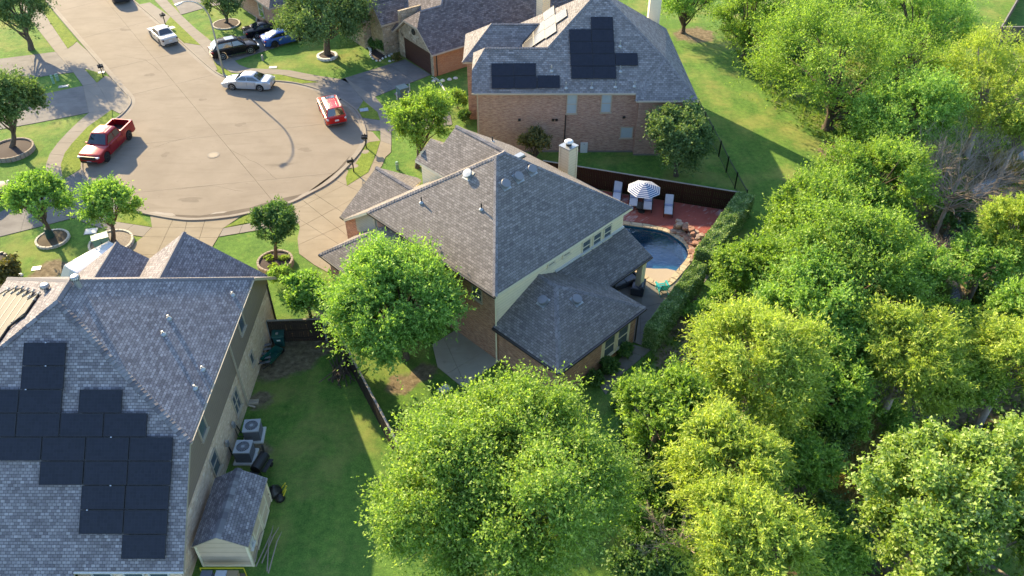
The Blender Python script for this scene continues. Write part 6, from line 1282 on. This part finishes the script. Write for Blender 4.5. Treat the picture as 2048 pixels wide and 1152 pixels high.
def tree(name, label, at, rzf, species, leaves, seed, group, cat='tree', clear=None, lean=0., nclump=None, csize=None, flat=-.35, lumps=.3, trunk=True, tr=None, sparse=1.):
    bx, by, cx, cy, zc, R = at; g = np.random.default_rng(seed); rr = random.Random(seed); S = SPEC[species]
    zg = tz(bx, by); rz = R*rzf; clear = clear if clear is not None else max(.3, (zc-rz)-zg)
    leaves = int(leaves*LEAFK); root = empty(name, (bx, by, zg), label, cat, group)
    o = np.array([cx-bx, cy-by, zc-zg]); nclump = nclump or int(26+9*R)
    csize = csize or S.get('clump', .34)*R**.72
    inner = max(.2, 1-csize*.6*S.get('spray', 1.)**.7/R)
    C, D = crown_points(g, R*inner*1.06, rz*inner*1.06, nclump, flat, lumps, nl=S.get('lobes', 7))
    # shoots out of every clump, leaves along every shoot
    wc = g.uniform(.35, 1.6, len(C)); Ci = g.choice(len(C), size=max(len(C), int(leaves/S['per'])), p=wc/wc.sum()); d = norm(D[Ci]*S['out']+g.normal(size=(len(Ci), 3))*S['rand']+np.array([0, 0, S['up']]))
    ln = csize*S.get('spray', 1.)*g.uniform(.4, 1.15, len(Ci))*(1+.35*np.sin(Ci*2.4)); base = C[Ci]+g.normal(size=(len(Ci), 3))*csize*.16
    Si = np.repeat(np.arange(len(Ci)), S['per']); t = .1+.9*g.random(len(Si))**1.25
    droop = S.get('droop', 0)
    P = base[Si]+d[Si]*(ln[Si]*t)[:, None]+g.normal(size=(len(Si), 3))*S['jit']*csize; P[:, 2] -= droop*ln[Si]*t*t
    ax = norm(d[Si]*S['along']+g.normal(size=(len(Si), 3))+np.array([0, 0, -droop*1.5])); nr = norm(g.normal(size=(len(Si), 3))+D[Ci][Si]*.7+np.array([0, 0, .9]))
    L = S['leaf']*.93*g.uniform(.6, 1.3, len(Si)); V = leaflets(P, ax, nr, L, L*S['ratio']*1.1)+o
    keep = V[:, :, 2].min(1) > .05; V = V[keep]
    cr = link('crown', quads_mesh('crown', V), root, S['mat'])
    # trunk and limbs
    if trunk:
        b = MB(); r0 = tr or .055*R+.05; top = Vector((o[0]*.75, o[1]*.75, max(clear+.1, o[2]-rz*.25))); fork = Vector((o[0]*.4, o[1]*.4, clear*.9))
        b.tube([(0, 0, -.3), (0, 0, .15), fork*.55+Vector((lean*.3, 0, 0)), fork, fork.lerp(top, .5)+Vector((rr.uniform(-.15, .15)*R*.3, 0, 0)), top], [r0*1.35, r0*1.08, r0*.95, r0*.85, r0*.55, r0*.3], 8)
        for k in range(min(len(C), S.get('limbs', 22))):
            e = Vector(C[k])+Vector(o); s0 = fork.lerp(top, rr.uniform(0, .9)); m = s0.lerp(e, .5)+Vector((rr.uniform(-.1, .1), rr.uniform(-.1, .1), rr.uniform(.0, .15)))*R*.5
            b.tube([s0, s0.lerp(m, .5)+Vector((0, 0, -.03*R)), m, e], [r0*.42, r0*.33, r0*.22, r0*.08], 5, False)
            for q in range(2):
                e2 = e+Vector(D[k])*csize*.5+Vector((rr.uniform(-1, 1), rr.uniform(-1, 1), rr.uniform(-.3, .8)))*csize*.5; b.tube([m.lerp(e, .6), e2], [r0*.1, r0*.03], 4, False)
        b.build('trunk', S.get('bark', M_bark), root, uv=False, smooth=True)
    return root
L_oak = leafmat('leaf_oak', [(0.037, 0.078, 0.030), (0.081, 0.149, 0.046), (0.149, 0.224, 0.071), (0.230, 0.299, 0.115)], .35, .07)
L_mid = leafmat('leaf_mid_green', [(0.073, 0.161, 0.029), (0.153, 0.291, 0.054), (0.258, 0.419, 0.088), (0.419, 0.564, 0.153)])
L_bright = leafmat('leaf_bright_green', [(.062, .135, .020), (.135, .24, .034), (.24, .37, .065), (.41, .52, .14)], .45)
L_yel = leafmat('leaf_yellow_green', [(0.125, 0.207, 0.030), (0.239, 0.333, 0.050), (0.376, 0.464, 0.087), (0.526, 0.589, 0.150)], .46)
L_pale = leafmat('leaf_cottonwood', [(.085, .155, .022), (.17, .27, .04), (.28, .39, .075), (.52, .58, .34)], .4, .09)
L_dark = leafmat('leaf_dark_shrub', [(0.026, 0.073, 0.020), (0.059, 0.132, 0.032), (0.106, 0.198, 0.046), (0.185, 0.290, 0.079)], .3, .08)
L_hedge = leafmat('leaf_hedge_glossy', [(0.057, 0.122, 0.038), (0.115, 0.216, 0.064), (0.230, 0.338, 0.115), (0.604, 0.632, 0.402)], .25, .14)
L_weeds = leafmat('leaf_weeds', [(.045, .085, .02), (.085, .15, .03), (.14, .22, .045), (.24, .27, .09)], .35, .05)
L_magn = leafmat('leaf_magnolia', [(.03, .045, .012), (.07, .08, .02), (.16, .14, .03), (.26, .2, .06)], .3, .12)
L_giant = leafmat('leaf_giant_cottonwood', [(.065, .135, .020), (.14, .245, .036), (.26, .385, .07), (.48, .57, .20)], .46)
L_dry = leafmat('leaf_dry_grass', [(.1, .1, .03), (.2, .18, .07), (.34, .28, .13), (.45, .38, .2)], .3, .03)
L_reed = leafmat('leaf_reed', [(.04, .075, .02), (.08, .13, .03), (.14, .19, .05), (.22, .25, .09)], .35, .05)
SPEC = {
 'oak': dict(mat=L_oak, per=11, out=.8, rand=.7, up=.25, jit=.07, spray=1.3, along=.7, leaf=.2, ratio=.62, bark=M_bark, clump=.36),
 'street': dict(mat=L_mid, per=12, out=.85, rand=.6, up=.4, jit=.06, spray=1.35, along=.8, leaf=.2, ratio=.55, bark=M_bark, clump=.36),
 'bright': dict(mat=L_bright, per=15, out=.95, rand=.5, up=.35, jit=.05, along=.8, leaf=.19, ratio=.5, spray=1.45, bark=M_bark, clump=.36),
 'mid': dict(mat=L_mid, per=15, out=.95, rand=.55, up=.4, jit=.05, along=.8, leaf=.19, ratio=.5, spray=1.4, bark=M_bark, clump=.36),
 'willow': dict(mat=L_yel, per=16, out=.9, rand=.6, up=.45, jit=.05, along=1.3, leaf=.21, ratio=.32, droop=.3, spray=1.55, bark=M_bark_pale, clump=.38, lobes=8),
 'pale': dict(mat=L_pale, per=10, out=.8, rand=.65, up=.4, jit=.08, along=.6, leaf=.165, ratio=.8, bark=M_bark_pale, clump=.3, lobes=16),
 'giant': dict(mat=L_giant, per=12, out=.8, rand=.7, up=.35, jit=.055, spray=1.25, along=.8, leaf=.145, ratio=.55, bark=M_bark_pale, clump=.30, limbs=90, lobes=20),
 'dark': dict(mat=L_dark, per=9, out=.7, rand=.8, up=.4, jit=.1, along=.6, leaf=.19, ratio=.6, bark=M_bark, clump=.4),
 'magn': dict(mat=L_magn, per=8, out=.7, rand=.7, up=.4, jit=.1, along=.6, leaf=.22, ratio=.5, bark=M_bark, clump=.4),
 'shrub': dict(mat=L_mid, per=8, out=.7, rand=.8, up=.5, jit=.1, along=.7, leaf=.16, ratio=.5, bark=M_bark, clump=.42, limbs=8),
}
SG = 'street trees of the cul-de-sac'; WG = 'trees of the creek thicket'
tree('oak_tree', 'dark oak at the top left corner beside the sidewalk', (-51.20,82.33,-50.82,82.33,4.90,4.72), .85, 'oak', 22000, 1, SG)
tree('oak_tree', 'large dark tree over the left edge in a wide block ring', (-43.48,61.55,-41.93,61.55,4.53,3.42), .95, 'oak', 24000, 2, SG)
t3 = tree('street_tree', 'round green tree with dark trunk wrap in the pale ring at lower left', (-34.47,48.69,-34.22,48.69,3.33,2.53), .85, 'street', 17000, 3, SG)
MB().tube([(0, 0, .18), (.0, 0, .5), (.0, 0, .95)], [.3, .27, .22], 10).build('trunk_wrap', plain('trunk_wrap_green', (.02, .07, .05), .8), t3)
tree('street_tree', 'small airy tree rising from the oval rock bed', (-29.58,48.14,-28.77,48.14,3.23,2.30), .8, 'street', 11000, 4, SG, nclump=40)
tree('street_tree', 'dark narrow tree in the planted ring beside the middle driveway', (-17.03,45.86,-16.43,45.86,3.41,1.74), 1.0, 'dark', 15000, 5, SG)
tree('street_tree', 'tree in the thin mulch ring left of the lamp post', (-32.36,89.32,-31.91,89.32,2.45,2.67), .8, 'oak', 9000, 6, SG)
tree('oak_tree', 'biggest street oak, over the lawn between the blue coupe and the stone house', (-19.38,80.71,-18.95,80.71,3.97,5.50), .82, 'oak', 36000, 7, SG, clear=1.9)
tree('street_tree', 'bright light green tree between the middle house and the red SUV', (-7.96,58.69,-7.45,58.69,4.14,3.00), .95, 'bright', 26000, 8, SG)
tree('magnolia_tree', 'small bronze-green magnolia against the pink brick wall', (1.91,58.96,1.91,58.96,2.00,1.41), 1.1, 'magn', 5000, 9, None)
tree('evergreen_tree', 'dense dark evergreen on the lawn behind the dark pool fence', (13.61,57.36,13.40,57.36,3.48,2.89), 1.15, 'oak', 30000, 10, None, clear=.5, flat=-.8)
tree('shade_tree', 'large mid-green tree between the two lower houses', (-6.75,36.11,-6.75,36.11,4.70,4.44), 1.0, 'mid', 76000, 11, None, clear=1.4, flat=-.7, lumps=.2, nclump=120)
tree('small_tree', 'smaller leafy tree over the short fence beside the large yard tree', (-12.91,38.49,-12.91,38.49,3.20,1.57), 1.1, 'street', 14000, 12, None, flat=-.6)
tree('cottonwood_tree', 'huge light green spreading tree filling the bottom centre', (-0.40,21.50,-0.40,21.50,6.30,5.61), .88, 'giant', 195000, 14, WG, nclump=360, csize=1.1, flat=-.6, lumps=.5, clear=2.0)
for i, (lab, at, rzf, sp, n) in enumerate((
 ('dark tree at the top edge beside the tall chimney', (18.91,86.67,18.91,86.67,4.00,3.98), .9, 'mid', 18000),
 ('leafy tree at the top edge above the shady lawn end', (24.17,80.23,24.17,80.23,3.80,4.27), 1.2, 'bright', 26000),
 ('green tree at the top edge, middle of the creek row', (30.98,78.53,30.98,78.53,6.00,4.32), .9, 'mid', 20000),
 ('large dark green tree below the far weathered fence', (39.04,74.83,39.04,74.83,5.50,5.33), .95, 'mid', 30000),
 ('broad bright tree with a leaning trunk over the sunny lawn edge', (28.54,65.30,28.54,65.30,5.20,7.12), .68, 'bright', 46000),
 ('feathery yellow-green willow at the upper right edge', (39.91,62.05,39.91,62.05,5.50,4.49), .95, 'willow', 34000),
 ('dark green rounded tree right of the leaning tree', (31.24,58.59,31.24,58.59,4.60,3.94), .85, 'mid', 34000),
 ('bushy green tree left of the bare grey tree', (26.32,49.74,26.32,49.74,4.40,3.18), .95, 'bright', 36000),
 ('yellow-green feathery tree along the right edge above the reeds', (33.39,42.91,33.39,42.91,4.60,2.04), 1.5, 'willow', 30000),
 ('green tree at the lawn end below the sunny strip', (20.15,44.32,20.15,44.32,4.60,2.75), 1.0, 'bright', 24000),
 ('bright upright tree leaning over the hedge', (14.69,40.38,14.69,40.38,3.60,1.73), 1.15, 'bright', 22000),
 ('full green tree in the middle of the thicket', (20.65,38.51,20.65,38.51,5.20,3.73), .95, 'bright', 42000),
 ('tall feathery yellow-green willow nearest the hedge', (12.96,29.82,12.96,29.82,6.00,3.14), 1.05, 'willow', 50000),
 ('darker green tree behind the nearest willow', (17.19,35.95,17.19,35.95,4.60,2.72), 1.0, 'mid', 28000),
 ('feathery yellow-green tree above the dry grass', (21.83,31.59,21.83,31.59,4.40,2.76), .95, 'willow', 34000),
 ('mid-sized green tree between the two willows', (18.17,32.98,18.17,32.98,4.20,2.04), .9, 'mid', 20000),
 ('low bright tree between the giant tree and the nearest willow', (7.50,27.43,7.50,27.43,5.20,2.08), .95, 'bright', 28000),
 ('feathery light green willow right of the giant tree', (9.92,23.23,9.92,23.23,6.00,2.21), 1.15, 'willow', 40000),
 ('light green willow at the bottom edge right of the giant tree', (9.66,18.76,9.66,18.76,6.50,2.69), .8, 'willow', 40000),
 ('silvery green cottonwood filling the lower right corner', (19.82,20.55,19.82,20.55,6.00,4.46), .9, 'pale', 125000),
 ('yellow-green feathery tree at the right edge above the cottonwood', (27.68,31.49,27.68,31.49,4.50,2.48), .9, 'willow', 24000),
 ('yellow-green willow at the right edge below the far willow', (40.94,57.93,40.94,57.93,4.20,1.60), 1.0, 'willow', 14000), ('green tree among the thicket right of the nearest willow', (17.20,29.73,17.20,29.73,3.60,1.89), 0.9, 'mid', 18000),
 ('leafy tree crowding the middle thicket tree on its right', (26.27,40.72,26.27,40.72,3.20,2.27), .85, 'mid', 15000), ('small tree between the lawn-end tree and the middle thicket tree', (18.68,42.03,18.68,42.03,3.20,2.05), .9, 'mid', 14000),
 ('bushy tree right of the dry grass', (25.27,31.02,25.27,31.02,3.00,1.84), .8, 'bright', 14000), ('thicket tree below the nearest willow', (14.66,25.68,14.66,25.68,2.80,1.63), .8, 'mid', 14000), ('young tree over the dark bushes at the bottom edge', (14.82,20.96,14.82,20.96,2.60,1.54), .75, 'mid', 14000), ('leafy tree behind the green lawn-end tree', (23.70,47.85,23.70,47.85,3.60,2.28), .9, 'mid', 14000), ('green tree filling the right edge above the reeds', (31.58,42.29,31.58,42.29,3.00,1.93), .85, 'mid', 12000),
 ('green tree at the right edge below the willow', (30.75,36.41,30.75,36.41,3.80,1.81), 1., 'mid', 14000))):
    at = (*at[:5], at[5]*(1.25 if i > 3 else 1.05)); rzf *= .9 if i > 3 else 1.; tree('willow_tree' if sp == 'willow' else 'creek_tree', lab, at, rzf, sp, int(n*.92), 40+i, WG, lumps=.42, flat=-.65, nclump=int(44+15*at[5]))
def bush(label, at, n, seed, sp='dark', rzf=.8, group='bushes of the creek thicket', name='bush'):
    bx, by, cx, cy, zc, R = at; z0 = tz(bx, by)
    return tree(name, label, (bx, by, cx, cy, z0+R*rzf*.75, R), rzf, sp, int(n*.8), seed, group, 'bush', clear=.2, flat=-.5, tr=.05, nclump=int(16+8*R))
for i, (lab, at, sp, n) in enumerate((
 ('dark bush below the nearest willow', (17.13,29.30,17.13,29.30,1.20,2.36), 'dark', 13000), ('dark low bush left of the silvery cottonwood', (16.07,23.51,16.07,23.51,1.20,2.51), 'dark', 15000), ('green bush at the bottom edge below the dark bush', (15.68,21.02,15.68,21.02,1.20,1.91), 'shrub', 10000),
 ('dark bush in the gap right of the giant tree', (8.15,25.94,8.15,25.94,1.20,2.23), 'dark', 14000), ('shaded shrub close against the right side of the giant tree', (6.36,24.26,6.36,24.26,1.40,1.77), 'shrub', 11000), ('dark shrub at the lower right foot of the giant tree', (6.30,21.56,6.30,21.56,1.20,1.81), 'dark', 12000), ('deep shaded bush under the low bright tree', (7.35,28.76,7.35,28.76,1.00,1.66), 'dark', 9000), ('dark bush at the bottom right of the giant tree', (7.96,22.10,7.96,22.10,1.20,1.83), 'dark', 12000),
 ('dark bush under the nearest willow', (14.81,28.76,14.81,28.76,1.00,1.93), 'dark', 10000), ('grey-green bush beside the reeds', (29.06,40.31,29.06,40.31,1.20,2.14), 'shrub', 9000), ('low green bush right of the creek bend', (28.66,37.63,28.66,37.63,1.00,1.59), 'shrub', 7000), ('dark green bush at the right edge by the creek', (31.94,38.36,31.94,38.36,1.20,1.76), 'shrub', 8000),
 ('green bush under the bare grey tree', (35.34,53.08,35.34,53.08,1.20,2.34), 'dark', 8000), ('bush on the creek bank at the right edge', (32.98,42.38,32.98,42.38,1.20,1.53), 'dark', 6000), ('green bush above the silvery cottonwood', (22.37,31.32,22.37,31.32,1.00,1.59), 'shrub', 8000), ('small bush beside the dry grass', (19.53,30.57,19.53,30.57,1.00,1.37), 'shrub', 7000),
 ('bright bush at the creek bend', (24.80,30.57,24.80,30.57,1.00,1.37), 'shrub', 7000), ('shaded bush under the leaning tree', (30.40,62.82,30.40,62.82,1.00,2.10), 'dark', 6000), ('yellowish small bush on the bare ground behind the hedge', (12.25,39.64,12.25,39.64,1.00,1.05), 'shrub', 4000), ('green bush at the thicket edge behind the hedge', (13.86,40.93,13.86,40.93,1.10,1.33), 'shrub', 5000),
 ('dark bush between the thicket trees', (16.64,32.70,16.64,32.70,1.20,1.76), 'dark', 8000), ('dark bush below the middle thicket tree', (23.29,39.32,23.29,39.32,1.20,1.95), 'dark', 8000), ('shady bush at the lawn edge under the far trees', (26.55,75.23,26.55,75.23,1.00,2.97), 'dark', 7000), ('dark bush right of the far creek trees', (37.52,80.72,37.52,80.72,1.20,3.64), 'dark', 8000))):
    bush(lab, at, n, 90+i, sp)
for i, (lab, at, sp, n, f) in enumerate((('rounded dark bush in the planting bed beside the stone entry', (-13.31,81.85,-13.31,81.85,0.60,1.16), 'dark', 5000, .9), ('bright tall shrub at the corner of the mostly hidden house', (-27.74,89.93,-27.74,89.93,1.20,0.90), 'shrub', 4000, 1.5), ('green shrub by the pink brick corner next to the bright street tree', (-5.09,69.08,-5.09,69.08,0.90,1.12), 'shrub', 5000, 1.1),
 ('small dark shrub below the pink brick corner', (-4.38,66.55,-4.38,66.55,0.60,0.64), 'dark', 2500, 1.0), ('flowering yellow-green bush in the planting bed at the left edge', (-35.15,43.68,-35.15,43.68,0.80,1.18), 'magn', 7000, .9), ('pale green shrub at the corner of the lower left house', (-16.08,43.51,-16.08,43.51,0.80,0.83), 'shrub', 4500, 1.1),
 ('dark shrub under the window of the rear wing', (6.02,35.08,6.02,35.08,0.70,0.58), 'dark', 5000, .9), ('leafy shrub at the rear wing corner', (7.00,36.49,7.00,36.49,0.70,0.53), 'dark', 5000, .9), ('low green shrub beside the garden path', (5.08,34.00,5.08,34.00,0.60,0.54), 'dark', 5000, .8), ('green shrub below the garden path', (7.31,33.27,7.31,33.27,0.50,0.54), 'shrub', 5000, .8), ('small low shrub at the end of the garden path', (6.42,31.92,6.42,31.92,0.50,0.53), 'dark', 4500, .8),
 ('tuft of leaves at the end of the dark pool fence', (17.56,52.38,17.56,52.38,1.20,0.43), 'dark', 2500, 1.0), ('dark spiky plant beside the rounded bush', (-14.69,82.74,-14.69,82.74,0.60,0.80), 'dark', 3000, .8), ('low flowering plant along the driveway edging', (-12.02,79.57,-12.02,79.57,0.40,0.47), 'magn', 1200, .8))):
    bush(lab, at, n, 140+i, sp, f, 'garden shrubs', 'shrub')
for i, (dx, dy) in enumerate(((.5, .3), (-.5, .2), (.1, -.6))):
    p = (-16.97,45.57); bush(('low pale plant in the block ring, right side', 'low pale plant in the block ring, left side', 'low pale plant in the block ring, front side')[i], (p[0]+dx, p[1]+dy, p[0]+dx, p[1]+dy, .6, .42), 900, 170+i, 'pale', .7, 'plants in the block ring', 'low_plant')
def hedge(label, P, h, wd, n, seed):
    g = np.random.default_rng(seed); root = empty('hedge', (*P[0], 0), label, 'hedge', 'clipped hedges along the patio'); a, c = np.array(P[0]), np.array(P[1]); d = c-a; L = np.hypot(*d); d /= L; nn = np.array([-d[1], d[0]])
    u = g.random(n)*L; f = g.random(n); side = g.integers(0, 5, n)       # on the faces of the clipped block
    v = np.where(side < 2, (g.random(n)-.5)*wd, np.where(side == 2, -.5*wd, np.where(side == 3, .5*wd, (g.random(n)-.5)*wd))); z = np.where(side < 2, h, f*h)
    u = np.where(side == 4, np.where(f < .5, 0, L), u); z = np.where(side == 4, g.random(n)*h, z)
    bum = .05*np.sin(u*2.1+z*2)+.04*np.sin(u*5.3+1)+.04*np.sin(v*7+u*3); ins = np.abs(g.normal(size=n))*.09-.03
    z = z-np.where(side < 2, ins-bum, 0); v = v*(1+.05*np.sin(u*3.1))-np.sign(v)*np.where(side >= 2, ins, 0)
    nr = np.zeros((n, 3)); nr[side < 2, 2] = 1; m = (side == 2) | (side == 3); nr[m, :2] = nn*np.sign(v[m])[:, None]; m = side == 4; nr[m, :2] = d*np.where(f[m] < .5, -1, 1)[:, None]
    Pt = np.stack([d[0]*u+nn[0]*v, d[1]*u+nn[1]*v, np.maximum(z, .05)], 1); nr = norm(nr+g.normal(size=(n, 3))*.55); ax = norm(g.normal(size=(n, 3))+np.array([0, 0, .6])); S = .125*g.uniform(.7, 1.4, n)
    link('foliage', quads_mesh('foliage', leaflets(Pt, ax, nr, S, S*.7)), root, L_hedge)
    b = MB(); k = int(L/.6)
    for i in range(k+1):
        x, y = d*L*i/k; b.tube([(x, y, 0), (x+.05, y, h*.5), (x-.1, y+.1, h-.15)], [.04, .03, .01], 5)
        b.tube([(x, y, .2), (x+nn[0]*wd*.35, y+nn[1]*wd*.35, h*.8)], [.025, .01], 4); b.tube([(x, y, .2), (x-nn[0]*wd*.35, y-nn[1]*wd*.35, h*.8)], [.025, .01], 4)
    b.build('stems', M_bark, root, uv=False)
hedge('long glossy clipped hedge along the patio and garden path, nearer one', [(8.75, 37.0), (12.95, 43.6)], 1.65, .9, 62000, 1); hedge('clipped hedge beside the red deck, running up to the dark fence', [(13.4, 44.7), (17.9, 52.0)], 1.75, 1.25, 52000, 2)
def dead_tree(label, at, seed, h, n, spread):
    bx, by = at; z0 = tz(bx, by); root = empty('dead_tree', (bx, by, z0), label, 'tree', 'bare trees by the creek'); rr = random.Random(seed); b = MB(); t = MB()
    b.tube([(0, 0, -.3), (.1, .1, h*.2), (.2, -.1, h*.4)], [.2, .15, .1], 8)
    def grow(p, d, l, r, lev):
        e = p+d*l; m = p+d*l*.5+Vector((rr.uniform(-.1, .1), rr.uniform(-.1, .1), rr.uniform(-.05, .12)))*l; (b if lev < 2 else t).tube([p, m, e], [r, r*.8, r*.5], 4, False)
        if lev < 4:
            for _ in range(rr.randrange(2, 5)): grow(p.lerp(e, rr.uniform(.45, 1)), (d+Vector((rr.uniform(-.8, .8), rr.uniform(-.8, .8), rr.uniform(-.35, .45)))).normalized(), l*rr.uniform(.5, .75), max(.007, r*.5), lev+1)
    for k in range(n):
        a = 2*pi*k/n+rr.uniform(-.3, .3); grow(Vector((.15, 0, h*rr.uniform(.2, .42))), Vector((cos(a)*spread, sin(a)*spread, rr.uniform(.35, .9))).normalized(), h*.33, .06, 0)
    b.build('trunk', M_twig, root, uv=False); o = t.build('twigs', M_twig, root, uv=False); o['kind'] = 'stuff'
dead_tree('bare grey-brown tree with a dome of twigs above the creek', (33.53,51.83), 3, 9.0, 30, .9); dead_tree('low bare branches sprawling over the creek below the twig dome', (32.38,47.28), 8, 3.4, 13, 1.8); dead_tree('bare grey branches among the far creek trees', (29.14,78.53), 5, 6.2, 9, .9); dead_tree('thin bare sapling in the gap right of the giant tree', (7.81,21.74), 6, 5.0, 5, .5)
dead_tree('sprawling grey brush beside the reeds', (30.23,38.94), 12, 2.4, 10, 1.5)
def tufts(name, label, P, R, n, h, mat, seed, cat='grass clump', lean=.35, kind=None, wd=.035, group='grass clumps by the creek'):
    g = np.random.default_rng(seed); bx, by = P; z0 = tz(bx, by); root = empty(name, (bx, by, z0), label, cat, group)
    r = R*np.sqrt(g.random(n)); a = g.random(n)*6.28; x, y = r*np.cos(a), r*np.sin(a); z = terrain(bx+x, by+y)-z0
    c = np.floor(g.random(n)*9); la = c*.7+g.normal(size=n)*.5; ax = np.stack([np.cos(la)*lean, np.sin(la)*lean, np.ones(n)], 1)+g.normal(size=(n, 3))*.22
    L = h*g.uniform(.5, 1.1, n); nr = norm(g.normal(size=(n, 3))); o = link('blades', quads_mesh('blades', blades(np.stack([x, y, z], 1), ax, nr, L, np.full(n, wd)*g.uniform(.7, 1.5, n), .1)), root, mat); o['kind'] = 'stuff'
for i, (lab, P, R, n, h, m) in enumerate((('tall dry straw-coloured grass on the creek bank', (20.77,29.58), 1.7, 2600, 1.5, L_dry), ('second clump of dry grass, lower by the creek water', (19.61,27.83), 1.3, 1800, 1.3, L_dry), ('green reed clump above the creek bend', (29.63,44.94), 1.9, 2600, 1.7, L_reed), ('long green grass below the dark bushes', (17.20,23.29), 1.4, 1700, 1.1, L_reed), ('greyish reed clump left of the grey brush', (27.39,39.67), 1.5, 1800, 1.4, L_dry), ('green reeds by the creek at the right', (32.85,42.21), 1.4, 1600, 1.3, L_reed), ('thin pale reeds at the near creek edge', (18.33,26.83), 1.1, 900, 1.4, L_dry), ('grassy bank clump at the creek bend', (22.78,27.83), 1.2, 1500, 1.1, L_reed), ('dry grass on the brown bank at the upper right edge', (43.74,61.55), 1.5, 1600, 1.2, L_dry))):
    tufts('grass_clump', lab, P, R, n, h, m, 200+i)
# low growth over the thicket floor, and short grass tips on the lawns
g = np.random.default_rng(77); bb = np.array(WILD); n = 110000; X = g.uniform(6, 62, n); Y = g.uniform(16, 95, n)
md = np.zeros(n, bool); j = len(WILD)-1
for i in range(len(WILD)):
    xi, yi = WILD[i]; xj, yj = WILD[j]; c = ((yi > Y) != (yj > Y)) & (X < (xj-xi)*(Y-yi)/(yj-yi+1e-12)+xi); md ^= c; j = i
dk = seg_dist(X, Y, CREEK); pat = np.sin(X*.9+1.3*np.sin(Y*.5))+np.sin(Y*.8+X*.31); md &= (dk > 1.0) & (pat+g.normal(size=n)*.6 > -.9); X, Y = X[md], Y[md]; n = len(X)
L = g.uniform(.15, .5, n); o = link('undergrowth', quads_mesh('undergrowth', blades(np.stack([X, Y, terrain(X, Y)-.02], 1), norm(g.normal(size=(n, 3))*.6+np.array([0, 0, .9])), norm(g.normal(size=(n, 3))), L, L*g.uniform(.15, .45, n))), None, L_weeds)
tag(o, 'low leafy undergrowth and weeds over the thicket floor', 'undergrowth', kind='stuff')
